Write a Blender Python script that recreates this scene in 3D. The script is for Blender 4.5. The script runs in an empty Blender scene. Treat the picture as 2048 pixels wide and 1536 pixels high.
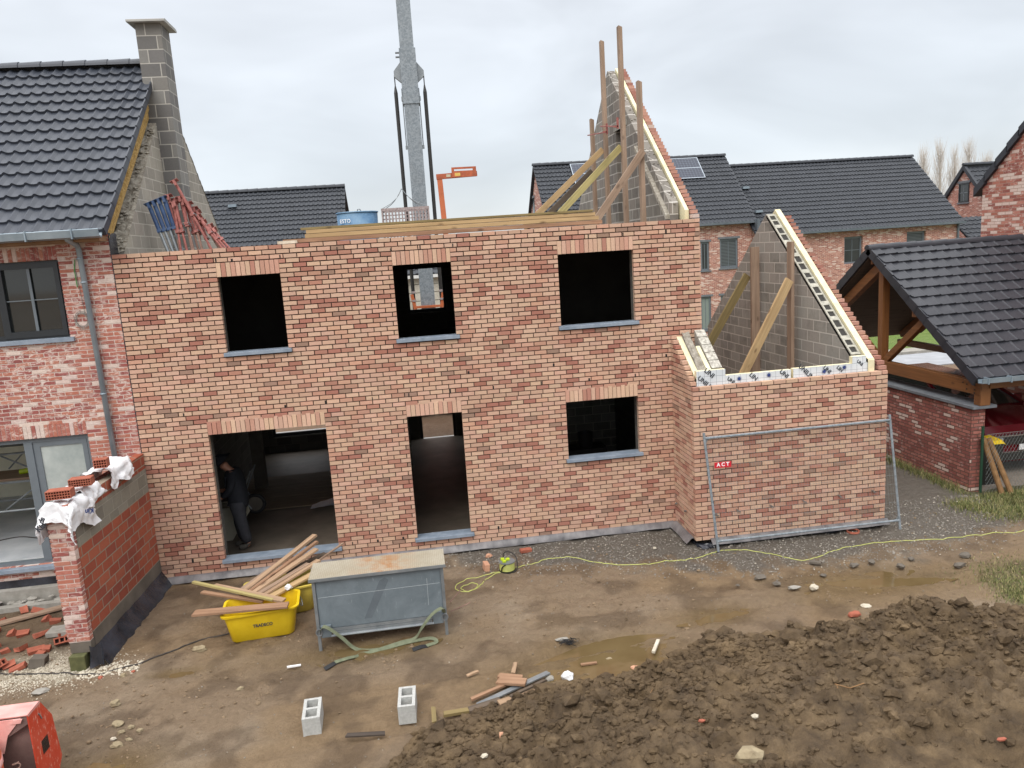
import bpy, bmesh, math, random
import numpy as np
from mathutils import Matrix, Vector, Euler

random.seed(7); RNG = np.random.RandomState(11)
scene = bpy.context.scene
COL = scene.collection
PI = math.pi

# ------------------------------------------------------------------ camera
cam_d = bpy.data.cameras.new('camera'); cam = bpy.data.objects.new('camera', cam_d); COL.objects.link(cam)
_R = ((0.98859374, -0.13618073, -0.06432129), (-0.08661616, -0.16471135, -0.98253133), (0.12320739, 0.97689558, -0.17462806))
_r, _d, _f = [Vector(v).normalized() for v in _R]
M = Matrix((( _r.x, -_d.x, -_f.x, 4.37358), (_r.y, -_d.y, -_f.y, -12.30768), (_r.z, -_d.z, -_f.z, 4.99786), (0, 0, 0, 1)))
cam.matrix_world = M
cam_d.sensor_width = 36; cam_d.lens = 1521.33 / 2048 * 36
cam_d.clip_start = 0.1; cam_d.clip_end = 2000
scene.camera = cam

# ------------------------------------------------------------------ world and light
SUN_EL, SUN_AZ = math.radians(48), math.radians(205)     # soft overcast sun behind the camera's left
w = bpy.data.worlds.new('World'); scene.world = w; w.use_nodes = True
nt = w.node_tree; nt.nodes.clear(); L = nt.links.new
def wn(t, **k):
    n = nt.nodes.new(t)
    for a, b in k.items(): setattr(n, a, b)
    return n
out = wn('ShaderNodeOutputWorld'); bg = wn('ShaderNodeBackground'); bg.inputs[1].default_value = 0.1
sky = wn('ShaderNodeTexSky', sky_type='NISHITA'); sky.sun_disc = False
sky.sun_elevation = SUN_EL; sky.sun_rotation = SUN_AZ
tc = wn('ShaderNodeTexCoord'); sep = wn('ShaderNodeSeparateXYZ'); L(tc.outputs['Generated'], sep.inputs[0])
grad = wn('ShaderNodeValToRGB'); L(sep.outputs['Z'], grad.inputs[0])
cr = grad.color_ramp; cr.elements[0].position = 0.0; cr.elements[0].color = (.790, .830, .850, 1)
cr.elements[1].position = 1.0; cr.elements[1].color = (1, 1, 1, 1)
e = cr.elements.new(.10); e.color = (.735, .785, .835, 1)
e = cr.elements.new(.30); e.color = (.800, .840, .895, 1)
e = cr.elements.new(.42); e.color = (.850, .875, .92, 1)
boost = wn('ShaderNodeMapRange'); boost.inputs[1].default_value = .40; boost.inputs[2].default_value = .95
boost.inputs[3].default_value = 9.3; boost.inputs[4].default_value = 27.0; L(sep.outputs['Z'], boost.inputs[0])
mp = wn('ShaderNodeMapping'); mp.inputs['Scale'].default_value = (1.6, 1.6, 4.2); L(tc.outputs['Generated'], mp.inputs[0])
no = wn('ShaderNodeTexNoise'); no.inputs['Scale'].default_value = 1.7; no.inputs['Detail'].default_value = 4; no.inputs['Roughness'].default_value = .5; no.inputs['Distortion'].default_value = .4
L(mp.outputs[0], no.inputs['Vector'])
cl = wn('ShaderNodeMapRange'); cl.inputs[1].default_value = .3; cl.inputs[2].default_value = .7; cl.inputs[3].default_value = .80; cl.inputs[4].default_value = 1.08
L(no.outputs[0], cl.inputs[0])
m1 = wn('ShaderNodeMath', operation='MULTIPLY'); L(boost.outputs[0], m1.inputs[0]); L(cl.outputs[0], m1.inputs[1])
vm = wn('ShaderNodeVectorMath', operation='SCALE'); L(grad.outputs[0], vm.inputs[0]); L(m1.outputs[0], vm.inputs['Scale'])
mx = wn('ShaderNodeMix', data_type='RGBA'); mx.inputs[0].default_value = .90
L(sky.outputs[0], mx.inputs[6]); L(vm.outputs[0], mx.inputs[7]); L(mx.outputs[2], bg.inputs[0]); L(bg.outputs[0], out.inputs[0])
sd = bpy.data.lights.new('sun', 'SUN'); sd.energy = 1.5; sd.angle = math.radians(40); sd.color = (1, .96, .9)
so = bpy.data.objects.new('sun', sd); COL.objects.link(so)
sdir = Vector((math.sin(SUN_AZ) * math.cos(SUN_EL), math.cos(SUN_AZ) * math.cos(SUN_EL), math.sin(SUN_EL)))
so.rotation_euler = sdir.to_track_quat('Z', 'Y').to_euler()
scene.view_settings.view_transform = 'Standard'; scene.view_settings.look = 'None'
scene.view_settings.exposure = 0.35; scene.view_settings.gamma = 1
scene.render.engine = 'CYCLES'
scene.cycles.max_bounces = 8; scene.cycles.diffuse_bounces = 4

# ------------------------------------------------------------------ helpers
def tag(o, label=None, cat=None, group=None, kind=None):
    if label: o['label'] = label
    if cat: o['category'] = cat
    if group: o['group'] = group
    if kind: o['kind'] = kind
    return o
def thing(name, label, cat, loc=(0, 0, 0), rz=0, group=None):
    o = bpy.data.objects.new(name, None); COL.objects.link(o)
    o.empty_display_size = .2; o.location = loc; o.rotation_euler = (0, 0, rz)
    return tag(o, label, cat, group)
def S(r, g, b):     # sRGB 0-255 -> linear
    f = lambda c: (c / 255) / 12.92 if c / 255 <= .04045 else ((c / 255 + .055) / 1.055) ** 2.4
    return (f(r), f(g), f(b), 1)

class MB:
    def __init__(s): s.v = []; s.f = []; s.m = []; s.c = []; s.T = None; s.n = 0; s.mi = 0; s.col = (1, 1, 1)
    def add(s, vs, fs):
        vs = np.asarray(vs, float)
        if s.T is not None:
            A = np.array(s.T); vs = vs @ A[:3, :3].T + A[:3, 3]
        s.v.append(vs); n = s.n
        for f in fs: s.f.append([i + n for i in f]); s.m.append(s.mi); s.c.append(s.col)
        s.n += len(vs)
    def box(s, x0, x1, y0, y1, z0, z1):
        s.add([(x0, y0, z0), (x1, y0, z0), (x1, y1, z0), (x0, y1, z0), (x0, y0, z1), (x1, y0, z1), (x1, y1, z1), (x0, y1, z1)],
              [(0, 3, 2, 1), (4, 5, 6, 7), (0, 1, 5, 4), (1, 2, 6, 5), (2, 3, 7, 6), (3, 0, 4, 7)])
    def prism(s, poly, a, b, axis='x'):     # poly in the two other axes, extruded a->b along axis
        n = len(poly)
        def P(t, p):
            return {'x': (t, p[0], p[1]), 'y': (p[0], t, p[1]), 'z': (p[0], p[1], t)}[axis]
        vs = [P(a, p) for p in poly] + [P(b, p) for p in poly]
        fs = [tuple(range(n)), tuple(range(2 * n - 1, n - 1, -1))] + [(i, (i + 1) % n, n + (i + 1) % n, n + i) for i in range(n)]
        s.add(vs, fs)
    def tube(s, pts, r, n=8, cap=True):
        pts = [Vector(p) for p in pts]; rings = []
        R = r if isinstance(r, (list, tuple)) else [r] * len(pts)
        up = None
        for i, p in enumerate(pts):
            d = (pts[min(i + 1, len(pts) - 1)] - pts[max(i - 1, 0)])
            d = d.normalized() if d.length > 1e-9 else Vector((0, 0, 1))
            if up is None: up = Vector((0, 0, 1)) if abs(d.z) < .9 else Vector((1, 0, 0))
            a = d.cross(up).normalized(); b = a.cross(d).normalized(); up = b
            rings.append([p + (a * math.cos(2 * PI * k / n) + b * math.sin(2 * PI * k / n)) * R[i] for k in range(n)])
        vs = [tuple(q) for ring in rings for q in ring]; fs = []
        for i in range(len(pts) - 1):
            for k in range(n):
                fs.append((i * n + k, i * n + (k + 1) % n, (i + 1) * n + (k + 1) % n, (i + 1) * n + k))
        if cap: fs += [tuple(range(n - 1, -1, -1)), tuple((len(pts) - 1) * n + k for k in range(n))]
        s.add(vs, fs)
    def beam(s, p0, p1, w, t, up=(0, 0, 1)):   # rectangular bar p0->p1, w along side, t along up
        p0, p1 = Vector(p0), Vector(p1); d = (p1 - p0).normalized(); up = Vector(up)
        a = d.cross(up).normalized() * w / 2; b = a.cross(d).normalized() * t / 2
        c = [p0 - a - b, p0 + a - b, p0 + a + b, p0 - a + b, p1 - a - b, p1 + a - b, p1 + a + b, p1 - a + b]
        s.add([tuple(q) for q in c], [(0, 1, 2, 3), (7, 6, 5, 4), (0, 4, 5, 1), (1, 5, 6, 2), (2, 6, 7, 3), (3, 7, 4, 0)])
    def grid(s, P):     # P array (ni,nj,3)
        ni, nj = P.shape[:2]; s.add(P.reshape(-1, 3), [(i * nj + j, (i + 1) * nj + j, (i + 1) * nj + j + 1, i * nj + j + 1) for i in range(ni - 1) for j in range(nj - 1)])
    def build(s, name, mats, parent=None, smooth=False, origin=None, kind=None, bevel=0, rot=None):
        V = np.concatenate(s.v) if s.v else np.zeros((0, 3))
        o0 = np.zeros(3)
        if origin is not None: o0 = np.array(origin, float)
        elif parent is not None and not getattr(parent, '_', None) and not parent.get('local'): o0 = np.array(root_loc(parent))
        V = V - o0
        me = bpy.data.meshes.new(name)
        me.vertices.add(len(V)); me.vertices.foreach_set('co', V.astype('f').ravel())
        lens = np.array([len(f) for f in s.f], 'i'); idx = np.array([i for f in s.f for i in f], 'i')
        me.loops.add(len(idx)); me.loops.foreach_set('vertex_index', idx)
        me.polygons.add(len(lens)); st = np.zeros(len(lens), 'i'); st[1:] = np.cumsum(lens)[:-1]
        me.polygons.foreach_set('loop_start', st); me.polygons.foreach_set('loop_total', lens)
        me.polygons.foreach_set('material_index', np.array(s.m, 'i'))
        me.polygons.foreach_set('use_smooth', np.full(len(lens), bool(smooth)))
        for m in (mats if isinstance(mats, (list, tuple)) else [mats]): me.materials.append(m)
        if any(c != (1, 1, 1) for c in s.c):
            at = me.attributes.new('Col', 'FLOAT_COLOR', 'FACE')
            at.data.foreach_set('color', np.array([tuple(c) + (1,) for c in s.c], 'f').ravel())
        me.update(); me.validate()
        o = bpy.data.objects.new(name, me); COL.objects.link(o)
        if parent is not None: o.parent = parent
        elif origin is not None: o.location = origin
        if bevel:
            b = o.modifiers.new('b', 'BEVEL'); b.width = bevel; b.segments = 2; b.limit_method = 'ANGLE'
        if kind: o['kind'] = kind
        return o
def root_loc(o):
    l = Vector(o.location)
    p = o.parent
    while p is not None: l = l + Vector(p.location); p = p.parent
    return tuple(l)
def meshpart(name, mats, parent, fn, **k):
    mb = MB(); fn(mb); return mb.build(name, mats, parent, **k)

# materials ---------------------------------------------------------------
class NM:
    def __init__(s, name):
        s.m = bpy.data.materials.new(name); s.m.use_nodes = True; s.t = s.m.node_tree; s.b = s.t.nodes['Principled BSDF']
        s.co = s.n('ShaderNodeTexCoord')
    def n(s, t, **k):
        q = s.t.nodes.new(t)
        for a, b in k.items(): setattr(q, a, b)
        return q
    def l(s, a, b): s.t.links.new(a, b)
    def noise(s, scale, detail=5, rough=.55, vec=None, dist=0, stretch=None):
        q = s.n('ShaderNodeTexNoise'); q.inputs['Scale'].default_value = scale; q.inputs['Detail'].default_value = detail
        q.inputs['Roughness'].default_value = rough; q.inputs['Distortion'].default_value = dist
        v = vec or s.co.outputs['Object']
        if stretch:
            mp = s.n('ShaderNodeMapping'); mp.inputs['Scale'].default_value = stretch; s.l(v, mp.inputs[0]); v = mp.outputs[0]
        s.l(v, q.inputs['Vector']); return q.outputs[0]
    def ramp(s, fac, stops):
        q = s.n('ShaderNodeValToRGB'); c = q.color_ramp
        c.elements[0].position = stops[0][0]; c.elements[0].color = stops[0][1]
        c.elements[1].position = stops[-1][0]; c.elements[1].color = stops[-1][1]
        for p, col in stops[1:-1]: e = c.elements.new(p); e.color = col
        s.l(fac, q.inputs[0]); return q.outputs[0]
    def mix(s, fac, a, b, mode='MIX'):
        q = s.n('ShaderNodeMix', data_type='RGBA', blend_type=mode)
        for i, x in ((0, fac), (6, a), (7, b)):
            if hasattr(x, 'links'): s.l(x, q.inputs[i])
            else: q.inputs[i].default_value = x
        return q.outputs[2]
    def math(s, op, a, b=0):
        q = s.n('ShaderNodeMath', operation=op)
        for i, x in ((0, a), (1, b)):
            if hasattr(x, 'links'): s.l(x, q.inputs[i])
            else: q.inputs[i].default_value = x
        return q.outputs[0]
    def rng(s, v, a, b, c, d):
        q = s.n('ShaderNodeMapRange'); s.l(v, q.inputs[0])
        for i, x in enumerate((a, b, c, d)): q.inputs[i + 1].default_value = x
        return q.outputs[0]
    def attr(s, n='Col'): q = s.n('ShaderNodeAttribute'); q.attribute_name = n; return q.outputs['Color']
    def bump(s, h, dist=.01, strength=1.0, nrm=None):
        q = s.n('ShaderNodeBump'); q.inputs['Distance'].default_value = dist; q.inputs['Strength'].default_value = strength
        s.l(h, q.inputs['Height'])
        if nrm: s.l(nrm, q.inputs['Normal'])
        s.l(q.outputs[0], s.b.inputs['Normal']); return q.outputs[0]
    def set(s, color=None, rough=None, metal=None, spec=None):
        for k, x in (('Base Color', color), ('Roughness', rough), ('Metallic', metal), ('Specular IOR Level', spec)):
            if x is None: continue
            if hasattr(x, 'links'): s.l(x, s.b.inputs[k])
            else: s.b.inputs[k].default_value = x
        return s.m
G = lambda v: (v, v, v, 1)

def mottled(name, c1, c2, scale=6, rough=.8, metal=0, bump=.002, bscale=60, stretch=None, spec=None):
    q = NM(name); n = q.noise(scale, 6, .6, stretch=stretch)
    c = q.ramp(n, [(.3, c1), (.7, c2)])
    if bump: q.bump(q.noise(bscale, 4, .6, stretch=stretch), bump)
    return q.set(c, rough, metal, spec)
def plain(name, c, rough=.5, metal=0):
    q = NM(name); n = q.noise(9, 4); cc = q.mix(q.rng(n, .3, .7, 0, .25), c, (c[0] * .6, c[1] * .6, c[2] * .6, 1))
    return q.set(cc, rough, metal)

def m_geobrick(name, smear=0.0, smearcol=S(215, 200, 190)):
    q = NM(name); c = q.attr()
    st = q.noise(26, 5, .65, stretch=(1, 1, 2.2)); c = q.mix(q.rng(st, .3, .72, 0, .55), c, q.mix(1.0, c, (.70, .67, .64, 1), 'MULTIPLY'))
    sp = q.noise(120, 3, .6); c = q.mix(q.rng(sp, .5, .75, 0, .35), c, q.mix(1.0, c, (1.25, 1.2, 1.15, 1), 'MULTIPLY'))
    big = q.noise(.55, 3, .5); c = q.mix(q.rng(big, .35, .65, 0, .22), c, q.mix(1.0, c, (.80, .78, .78, 1), 'MULTIPLY'))
    if smear:
        s1 = q.noise(9, 6, .75, stretch=(1, 1, 1.8), dist=.6); s2 = q.noise(1.1, 2, .5)
        k = q.math('MULTIPLY', q.rng(s1, .50, .58, 0, 1), q.rng(s2, .38, .6, .08, smear)); c = q.mix(k, c, smearcol)
    q.bump(q.noise(70, 5, .7), .004)
    return q.set(c, .88)
M_BRICK = m_geobrick('new_brick'); M_OLDBRICK = m_geobrick('whitewashed_brick', .85)
M_MORTARDARK = mottled('dry_joint', S(44, 31, 27), S(64, 46, 38), 8)
M_MORTARPALE = mottled('pale_mortar', S(196, 178, 168), S(216, 202, 192), 8)

def m_texbrick(name, cols, mortar, bw=.2077, rh=.06, ms=.006, white=0, whitecol=S(226, 210, 200), offs=.5, rough=.88, patch=.0, bump=.006):
    q = NM(name); sp = q.n('ShaderNodeSeparateXYZ'); q.l(q.co.outputs['Object'], sp.inputs[0])
    ad = q.math('ADD', sp.outputs[0], sp.outputs[1]); cb = q.n('ShaderNodeCombineXYZ'); q.l(ad, cb.inputs[0]); q.l(sp.outputs[2], cb.inputs[1])
    b = q.n('ShaderNodeTexBrick'); b.offset = offs; q.l(cb.outputs[0], b.inputs['Vector'])
    b.inputs['Color1'].default_value = G(0); b.inputs['Color2'].default_value = G(1); b.inputs['Mortar'].default_value = G(.5)
    b.inputs['Scale'].default_value = 1; b.inputs['Mortar Size'].default_value = ms; b.inputs['Mortar Smooth'].default_value = .15
    b.inputs['Brick Width'].default_value = bw; b.inputs['Row Height'].default_value = rh; b.inputs['Bias'].default_value = 0
    n = len(cols); st = [((i + .0) / n, c) for i, c in enumerate(cols)]
    rp = q.n('ShaderNodeValToRGB'); rp.color_ramp.interpolation = 'CONSTANT'; c0 = rp.color_ramp
    c0.elements[0].position = 0; c0.elements[0].color = cols[0]; c0.elements[1].position = (n - 1) / n; c0.elements[1].color = cols[-1]
    for i in range(1, n - 1): e = c0.elements.new(i / n); e.color = cols[i]
    q.l(b.outputs['Color'], rp.inputs[0]); c = rp.outputs[0]
    s = q.noise(35, 5, .7); c = q.mix(q.rng(s, .35, .7, 0, .4), c, q.mix(1.0, c, (.7, .68, .66, 1), 'MULTIPLY'))
    if white:
        s1 = q.noise(11, 5, .75, stretch=(.5, .5, 1.3)); c = q.mix(q.rng(s1, .56, .62, 0, white), c, whitecol)
    if patch:
        s2 = q.noise(1.1, 5, .7, dist=.4); c = q.mix(q.rng(s2, .5, .62, 0, patch), c, q.mix(1.0, c, (.55, .55, .55, 1), 'MULTIPLY'))
    mc = q.mix(q.rng(q.noise(4, 3), .3, .7, 0, .5), mortar, q.mix(1.0, mortar, (.75, .75, .75, 1), 'MULTIPLY'))
    c = q.mix(b.outputs['Fac'], c, mc)
    h = q.math('SUBTRACT', q.math('MULTIPLY', q.noise(60, 4, .7), .35), b.outputs['Fac'])
    q.bump(h, bump)
    return q.set(c, rough)
REDS = [S(160, 98, 82), S(172, 110, 94), S(148, 86, 74), S(180, 120, 104), S(140, 80, 70), S(168, 104, 90), S(206, 180, 168)]
M_HOUSE_BRICK = m_texbrick('estate_brick', REDS, S(206, 182, 168), white=.7, ms=.008)
M_DBRICK = m_texbrick('mottled_estate_brick', REDS + [S(206, 184, 172)], S(170, 138, 122), rh=.072, bw=.22, white=.5)
M_CARPORT_BRICK = m_texbrick('carport_brick', [S(146, 88, 76), S(158, 100, 88), S(136, 78, 70), S(166, 106, 94), S(130, 76, 68), S(150, 94, 84), S(200, 178, 166)], S(96, 70, 60), rh=.068, ms=.009, white=.25)
BL = [S(138, 132, 122), S(150, 144, 134), S(128, 122, 114), S(144, 136, 126)]
M_BLOCK_PARTY = m_texbrick('grey_block', [S(150, 144, 134), S(160, 154, 142), S(142, 136, 126), S(156, 148, 138)], S(186, 180, 168), bw=.42, rh=.2, ms=.009, patch=.3, bump=.004)
M_BLOCK_CHIM = m_texbrick('chimney_block', [S(112, 110, 108), S(126, 124, 120), S(104, 102, 100), S(120, 117, 112)], S(172, 168, 160), bw=.37, rh=.235, ms=.010, patch=.2, bump=.004)
M_BLOCK_GABLE = m_texbrick('gable_block', [S(124, 118, 110), S(134, 128, 120), S(114, 108, 102), S(130, 122, 114)], S(178, 172, 164), bw=.42, rh=.2, ms=.011, patch=.6, bump=.004)
M_BLOCK_ANNEX = m_texbrick('annex_block', [S(150, 146, 138), S(158, 154, 146), S(142, 138, 130), S(154, 148, 140)], S(196, 190, 180), bw=.42, rh=.2, ms=.010, patch=.55, bump=.004)
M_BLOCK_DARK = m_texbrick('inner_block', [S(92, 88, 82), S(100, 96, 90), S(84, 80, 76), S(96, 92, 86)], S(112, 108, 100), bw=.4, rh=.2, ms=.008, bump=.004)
M_BLOCK_HOLLOW = m_texbrick('garden_grey_block', [S(128, 124, 112), S(138, 134, 122), S(120, 116, 106), S(134, 130, 118)], S(152, 148, 136), bw=.3, rh=.19, ms=.008, patch=.3)
M_CLAY = m_texbrick('clay_block', [S(156, 80, 58), S(148, 74, 54), S(164, 90, 66), S(144, 74, 58), S(160, 84, 60)], S(146, 134, 118), bw=.31, rh=.145, ms=.009, patch=.3)
M_CONC = mottled('concrete', S(128, 124, 116), S(158, 154, 146), 7, .9)
M_CONC_DARK = mottled('dark_concrete', S(84, 78, 70), S(112, 104, 94), 3, .85)
M_MORTAR = mottled('cement_mortar', S(118, 110, 98), S(170, 164, 152), 14, .92, bump=.012, bscale=40)
M_CAP = mottled('chimney_cap', S(150, 148, 144), S(176, 174, 168), 4, .8)
M_STONE = mottled('bluestone', S(112, 124, 138), S(142, 152, 164), 6, .5, bump=.001)
M_STONE_DARK = mottled('grey_coping', S(92, 96, 102), S(116, 120, 124), 6, .6)
M_FOAM = mottled('cream_foam', S(206, 196, 158), S(226, 218, 186), 5, .85)
M_LEAD = mottled('membrane', S(78, 76, 78), S(132, 128, 128), 5, .42, bump=.006, bscale=22, stretch=(1, 1, .5))
M_BLACKPL = mottled('black_plastic', S(30, 31, 35), S(62, 64, 72), 3, .22, bump=.02, bscale=9)
M_STRAW = mottled('insulation_wool', S(150, 118, 66), S(206, 172, 108), 30, .95, bump=.03, bscale=50)
def m_tile(name, c1, c2, rough=.42):
    q = NM(name); n = q.noise(2.3, 5, .6); n2 = q.noise(90, 2, .6)
    c = q.mix(q.rng(n2, .45, .75, 0, .3), q.ramp(n, [(.3, c1), (.7, c2)]), c2)
    q.bump(n2, .001); return q.set(c, rough, 0, .4)
M_TILE = m_tile('slate_grey_tile', S(50, 54, 62), S(62, 66, 75))
M_TILE_FAR = m_tile('estate_tile', S(44, 47, 52), S(56, 59, 65), .6)
M_TILE_CP = m_tile('flat_black_tile', S(40, 42, 48), S(52, 53, 59), .45)
M_ZINC = mottled('zinc', S(122, 136, 146), S(150, 162, 170), 3, .4, .3, bump=0)
M_ZINC_DARK = mottled('dark_zinc', S(84, 92, 98), S(104, 110, 116), 3, .5, .2, bump=0)
M_FRAME = plain('anthracite_frame', S(38, 42, 46), .35)
M_FRAME_GREY = plain('grey_frame', S(104, 112, 118), .4)
M_FASCIA = mottled('brown_fascia', S(120, 88, 60), S(146, 112, 80), 6, .7)
M_WHITEJOIN = plain('white_trim', S(214, 214, 210), .5)
def m_glass(name, c, rough=.05):
    q = NM(name); n = q.noise(.8, 3); return q.set(q.ramp(n, [(.35, c), (.7, tuple(x * 1.6 for x in c[:3]) + (1,))]), rough, 0, .7)
M_GLASS = m_glass('window_glass', (.012, .014, .014, 1))
M_GLASS_B = m_glass('dark_glass', (.022, .026, .028, 1), .1)
M_PLFILM = mottled('misted_glass', S(136, 146, 144), S(182, 188, 184), 2.2, .3, bump=0)
M_BLIND = NM('slatted_blind'); _w = M_BLIND.n('ShaderNodeTexWave', wave_type='BANDS', bands_direction='Z'); _w.inputs['Scale'].default_value = 4.4
M_BLIND.l(M_BLIND.co.outputs['Object'], _w.inputs[0]); M_BLIND = M_BLIND.set(M_BLIND.ramp(_w.outputs[1], [(.3, S(40, 44, 48)), (.7, S(96, 102, 104))]), .5)
M_SHUT = NM('roller_shutter'); _w = M_SHUT.n('ShaderNodeTexWave', wave_type='BANDS', bands_direction='Z'); _w.inputs['Scale'].default_value = 6
M_SHUT.l(M_SHUT.co.outputs['Object'], _w.inputs[0]); M_SHUT = M_SHUT.set(M_SHUT.ramp(_w.outputs[1], [(.2, S(108, 118, 114)), (.6, S(136, 146, 140))]), .5)
def m_wood(name, c1, c2, knots=True, rough=.75, axis=0):
    q = NM(name); oi = q.n('ShaderNodeObjectInfo'); v = q.n('ShaderNodeVectorMath', operation='ADD'); sc = q.n('ShaderNodeVectorMath', operation='SCALE')
    cb = q.n('ShaderNodeCombineXYZ'); q.l(oi.outputs['Random'], cb.inputs[0]); q.l(oi.outputs['Random'], cb.inputs[1]); q.l(cb.outputs[0], sc.inputs[0]); sc.inputs['Scale'].default_value = 37
    q.l(q.co.outputs['Object'], v.inputs[0]); q.l(sc.outputs[0], v.inputs[1])
    s = [22, 22, 22]; s[axis] = 1.2
    g = q.noise(1, 5, .6, vec=v.outputs[0], stretch=tuple(s), dist=.4); b = q.noise(1.6, 3, .5, vec=v.outputs[0])
    c = q.ramp(g, [(.3, c1), (.68, c2)]); c = q.mix(q.rng(b, .45, .7, 0, .45), c, q.mix(1.0, c, (.66, .62, .58, 1), 'MULTIPLY'))
    if knots:
        s = [9, 9, 9]; s[axis] = 4.5; mp = q.n('ShaderNodeMapping'); mp.inputs['Scale'].default_value = s; q.l(v.outputs[0], mp.inputs[0])
        vo = q.n('ShaderNodeTexVoronoi'); vo.inputs['Scale'].default_value = .5; q.l(mp.outputs[0], vo.inputs['Vector'])
        c = q.mix(q.rng(vo.outputs['Distance'], .06, .16, .75, 0), c, (c1[0] * .35, c1[1] * .28, c1[2] * .25, 1))
    q.bump(g, .0015); return q.set(c, rough)
M_WOOD = m_wood('pine', S(158, 130, 92), S(186, 158, 116)); M_WOOD_GREEN = m_wood('treated_pine', S(142, 130, 84), S(176, 162, 108))
M_WOOD_GREY = m_wood('grey_timber', S(128, 106, 88), S(158, 134, 114)); M_WOOD_DARK = m_wood('dark_timber', S(72, 62, 52), S(96, 82, 68))
M_WOOD_RED = m_wood('reddish_board', S(122, 92, 68), S(156, 122, 96)); M_WOOD_PALE = m_wood('sawn_offcut', S(136, 110, 86), S(172, 144, 116))
M_WOOD_WET = m_wood('wet_board', S(52, 44, 38), S(74, 64, 56), False); M_WOOD_MOSS = m_wood('mossy_board', S(112, 98, 62), S(140, 122, 80))
M_OAK = m_wood('stained_beam_y', S(104, 66, 34), S(132, 86, 46), True, .55, 1); M_OAKX = m_wood('stained_beam_x', S(104, 66, 34), S(132, 86, 46), True, .55, 0)
M_OAKZ = m_wood('stained_beam_z', S(108, 68, 36), S(134, 88, 48), True, .55, 2)
M_GALV = NM('galvanised_steel'); _v = M_GALV.n('ShaderNodeTexVoronoi'); _v.inputs['Scale'].default_value = 26; M_GALV.l(M_GALV.co.outputs['Object'], _v.inputs['Vector'])
_c = M_GALV.n('ShaderNodeSeparateColor'); M_GALV.l(_v.outputs['Color'], _c.inputs[0])
_n = M_GALV.noise(3, 4); _cc = M_GALV.ramp(_c.outputs[0], [(.1, S(114, 122, 128)), (.8, S(140, 147, 152))]); _cc = M_GALV.mix(M_GALV.rng(_n, .4, .7, 0, .35), _cc, S(120, 124, 126))
M_GALV = M_GALV.set(_cc, .55, .1)
M_STEEL = mottled('dull_steel', S(116, 122, 126), S(150, 154, 156), 5, .45, .5, bump=0)
M_BLACK = plain('black_paint', S(42, 40, 38), .5); M_RUBBER = plain('rubber', S(30, 30, 32), .7)
M_ORANGE = mottled('orange_paint', S(166, 88, 52), S(192, 106, 66), 6, .55); M_ORANGE_RUST = mottled('rusty_orange', S(140, 74, 50), S(188, 96, 58), 9, .7)
M_REDPROP = mottled('red_prop_paint', S(118, 62, 56), S(160, 96, 88), 18, .65); M_BLUEPROP = mottled('blue_prop_paint', S(34, 58, 96), S(56, 84, 124), 8, .55)
M_RUSTPROP = mottled('rusty_prop', S(110, 84, 74), S(152, 120, 106), 16, .75)
M_BLUETUB = mottled('blue_tub_paint', S(62, 104, 142), S(112, 142, 166), 3.4, .55); M_CAGE = mottled('cage_rust', S(124, 106, 104), S(168, 156, 154), 30, .7)
M_YELLOW = mottled('yellow_plastic', S(206, 172, 18), S(228, 196, 40), 3, .42, bump=0); M_YELLOW_DIRTY = mottled('dirty_yellow_plastic', S(168, 150, 70), S(206, 184, 80), 5, .6)
M_SHEET = NM('grey_sheet_metal'); _n = M_SHEET.noise(2.1, 6, .7, dist=.5); _n2 = M_SHEET.noise(40, 3, .6, stretch=(1, 1, .2))
_c = M_SHEET.ramp(_n, [(.3, S(96, 106, 112)), (.7, S(122, 132, 138))]); _c = M_SHEET.mix(M_SHEET.rng(_n2, .66, .74, 0, .5), _c, S(168, 174, 176)); M_SHEET = M_SHEET.set(_c, .5, .15)
M_CHEQ = NM('expanded_lid'); _n = M_CHEQ.noise(1.6, 4, .6); _sp = M_CHEQ.n('ShaderNodeSeparateXYZ'); M_CHEQ.l(M_CHEQ.co.outputs['Object'], _sp.inputs[0])
_cx = M_CHEQ.math('ABSOLUTE', M_CHEQ.math('SUBTRACT', _sp.outputs[0], .95)); _rst = M_CHEQ.math('MULTIPLY', M_CHEQ.rng(_cx, .12, .5, 1, 0), M_CHEQ.rng(M_CHEQ.noise(3.2, 5, .7), .4, .62, 0, 1))
_c = M_CHEQ.ramp(_n, [(.3, S(168, 158, 136)), (.7, S(196, 190, 174))]); _c = M_CHEQ.mix(_rst, _c, S(174, 120, 66))
_ch = M_CHEQ.n('ShaderNodeTexBrick'); _ch.inputs['Scale'].default_value = 1; _ch.inputs['Brick Width'].default_value = .05; _ch.inputs['Row Height'].default_value = .022; _ch.inputs['Mortar Size'].default_value = .005; _ch.inputs['Mortar Smooth'].default_value = .4
M_CHEQ.l(M_CHEQ.co.outputs['Object'], _ch.inputs['Vector']); _c = M_CHEQ.mix(_ch.outputs['Fac'], M_CHEQ.mix(1.0, _c, (.62, .60, .58, 1), 'MULTIPLY'), _c); M_CHEQ.bump(_ch.outputs['Fac'], .006); M_CHEQ = M_CHEQ.set(_c, .6)
M_STRAP = mottled('green_webbing', S(92, 98, 76), S(118, 122, 98), 14, .8); M_LIME = plain('lime_plastic', S(176, 196, 34), .45); M_CABLE = plain('yellow_cable', S(182, 186, 104), .5)
M_DKHOSE = plain('dark_hose', S(56, 50, 46), .6); M_REDPLATE = plain('red_plate', S(206, 34, 52), .45); M_WHITE = plain('white_letter', S(236, 236, 236), .6)
M_NAVY = plain('blue_print', S(40, 60, 118), .6); M_BLKPRINT = plain('black_print', S(46, 50, 58), .6)
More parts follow.
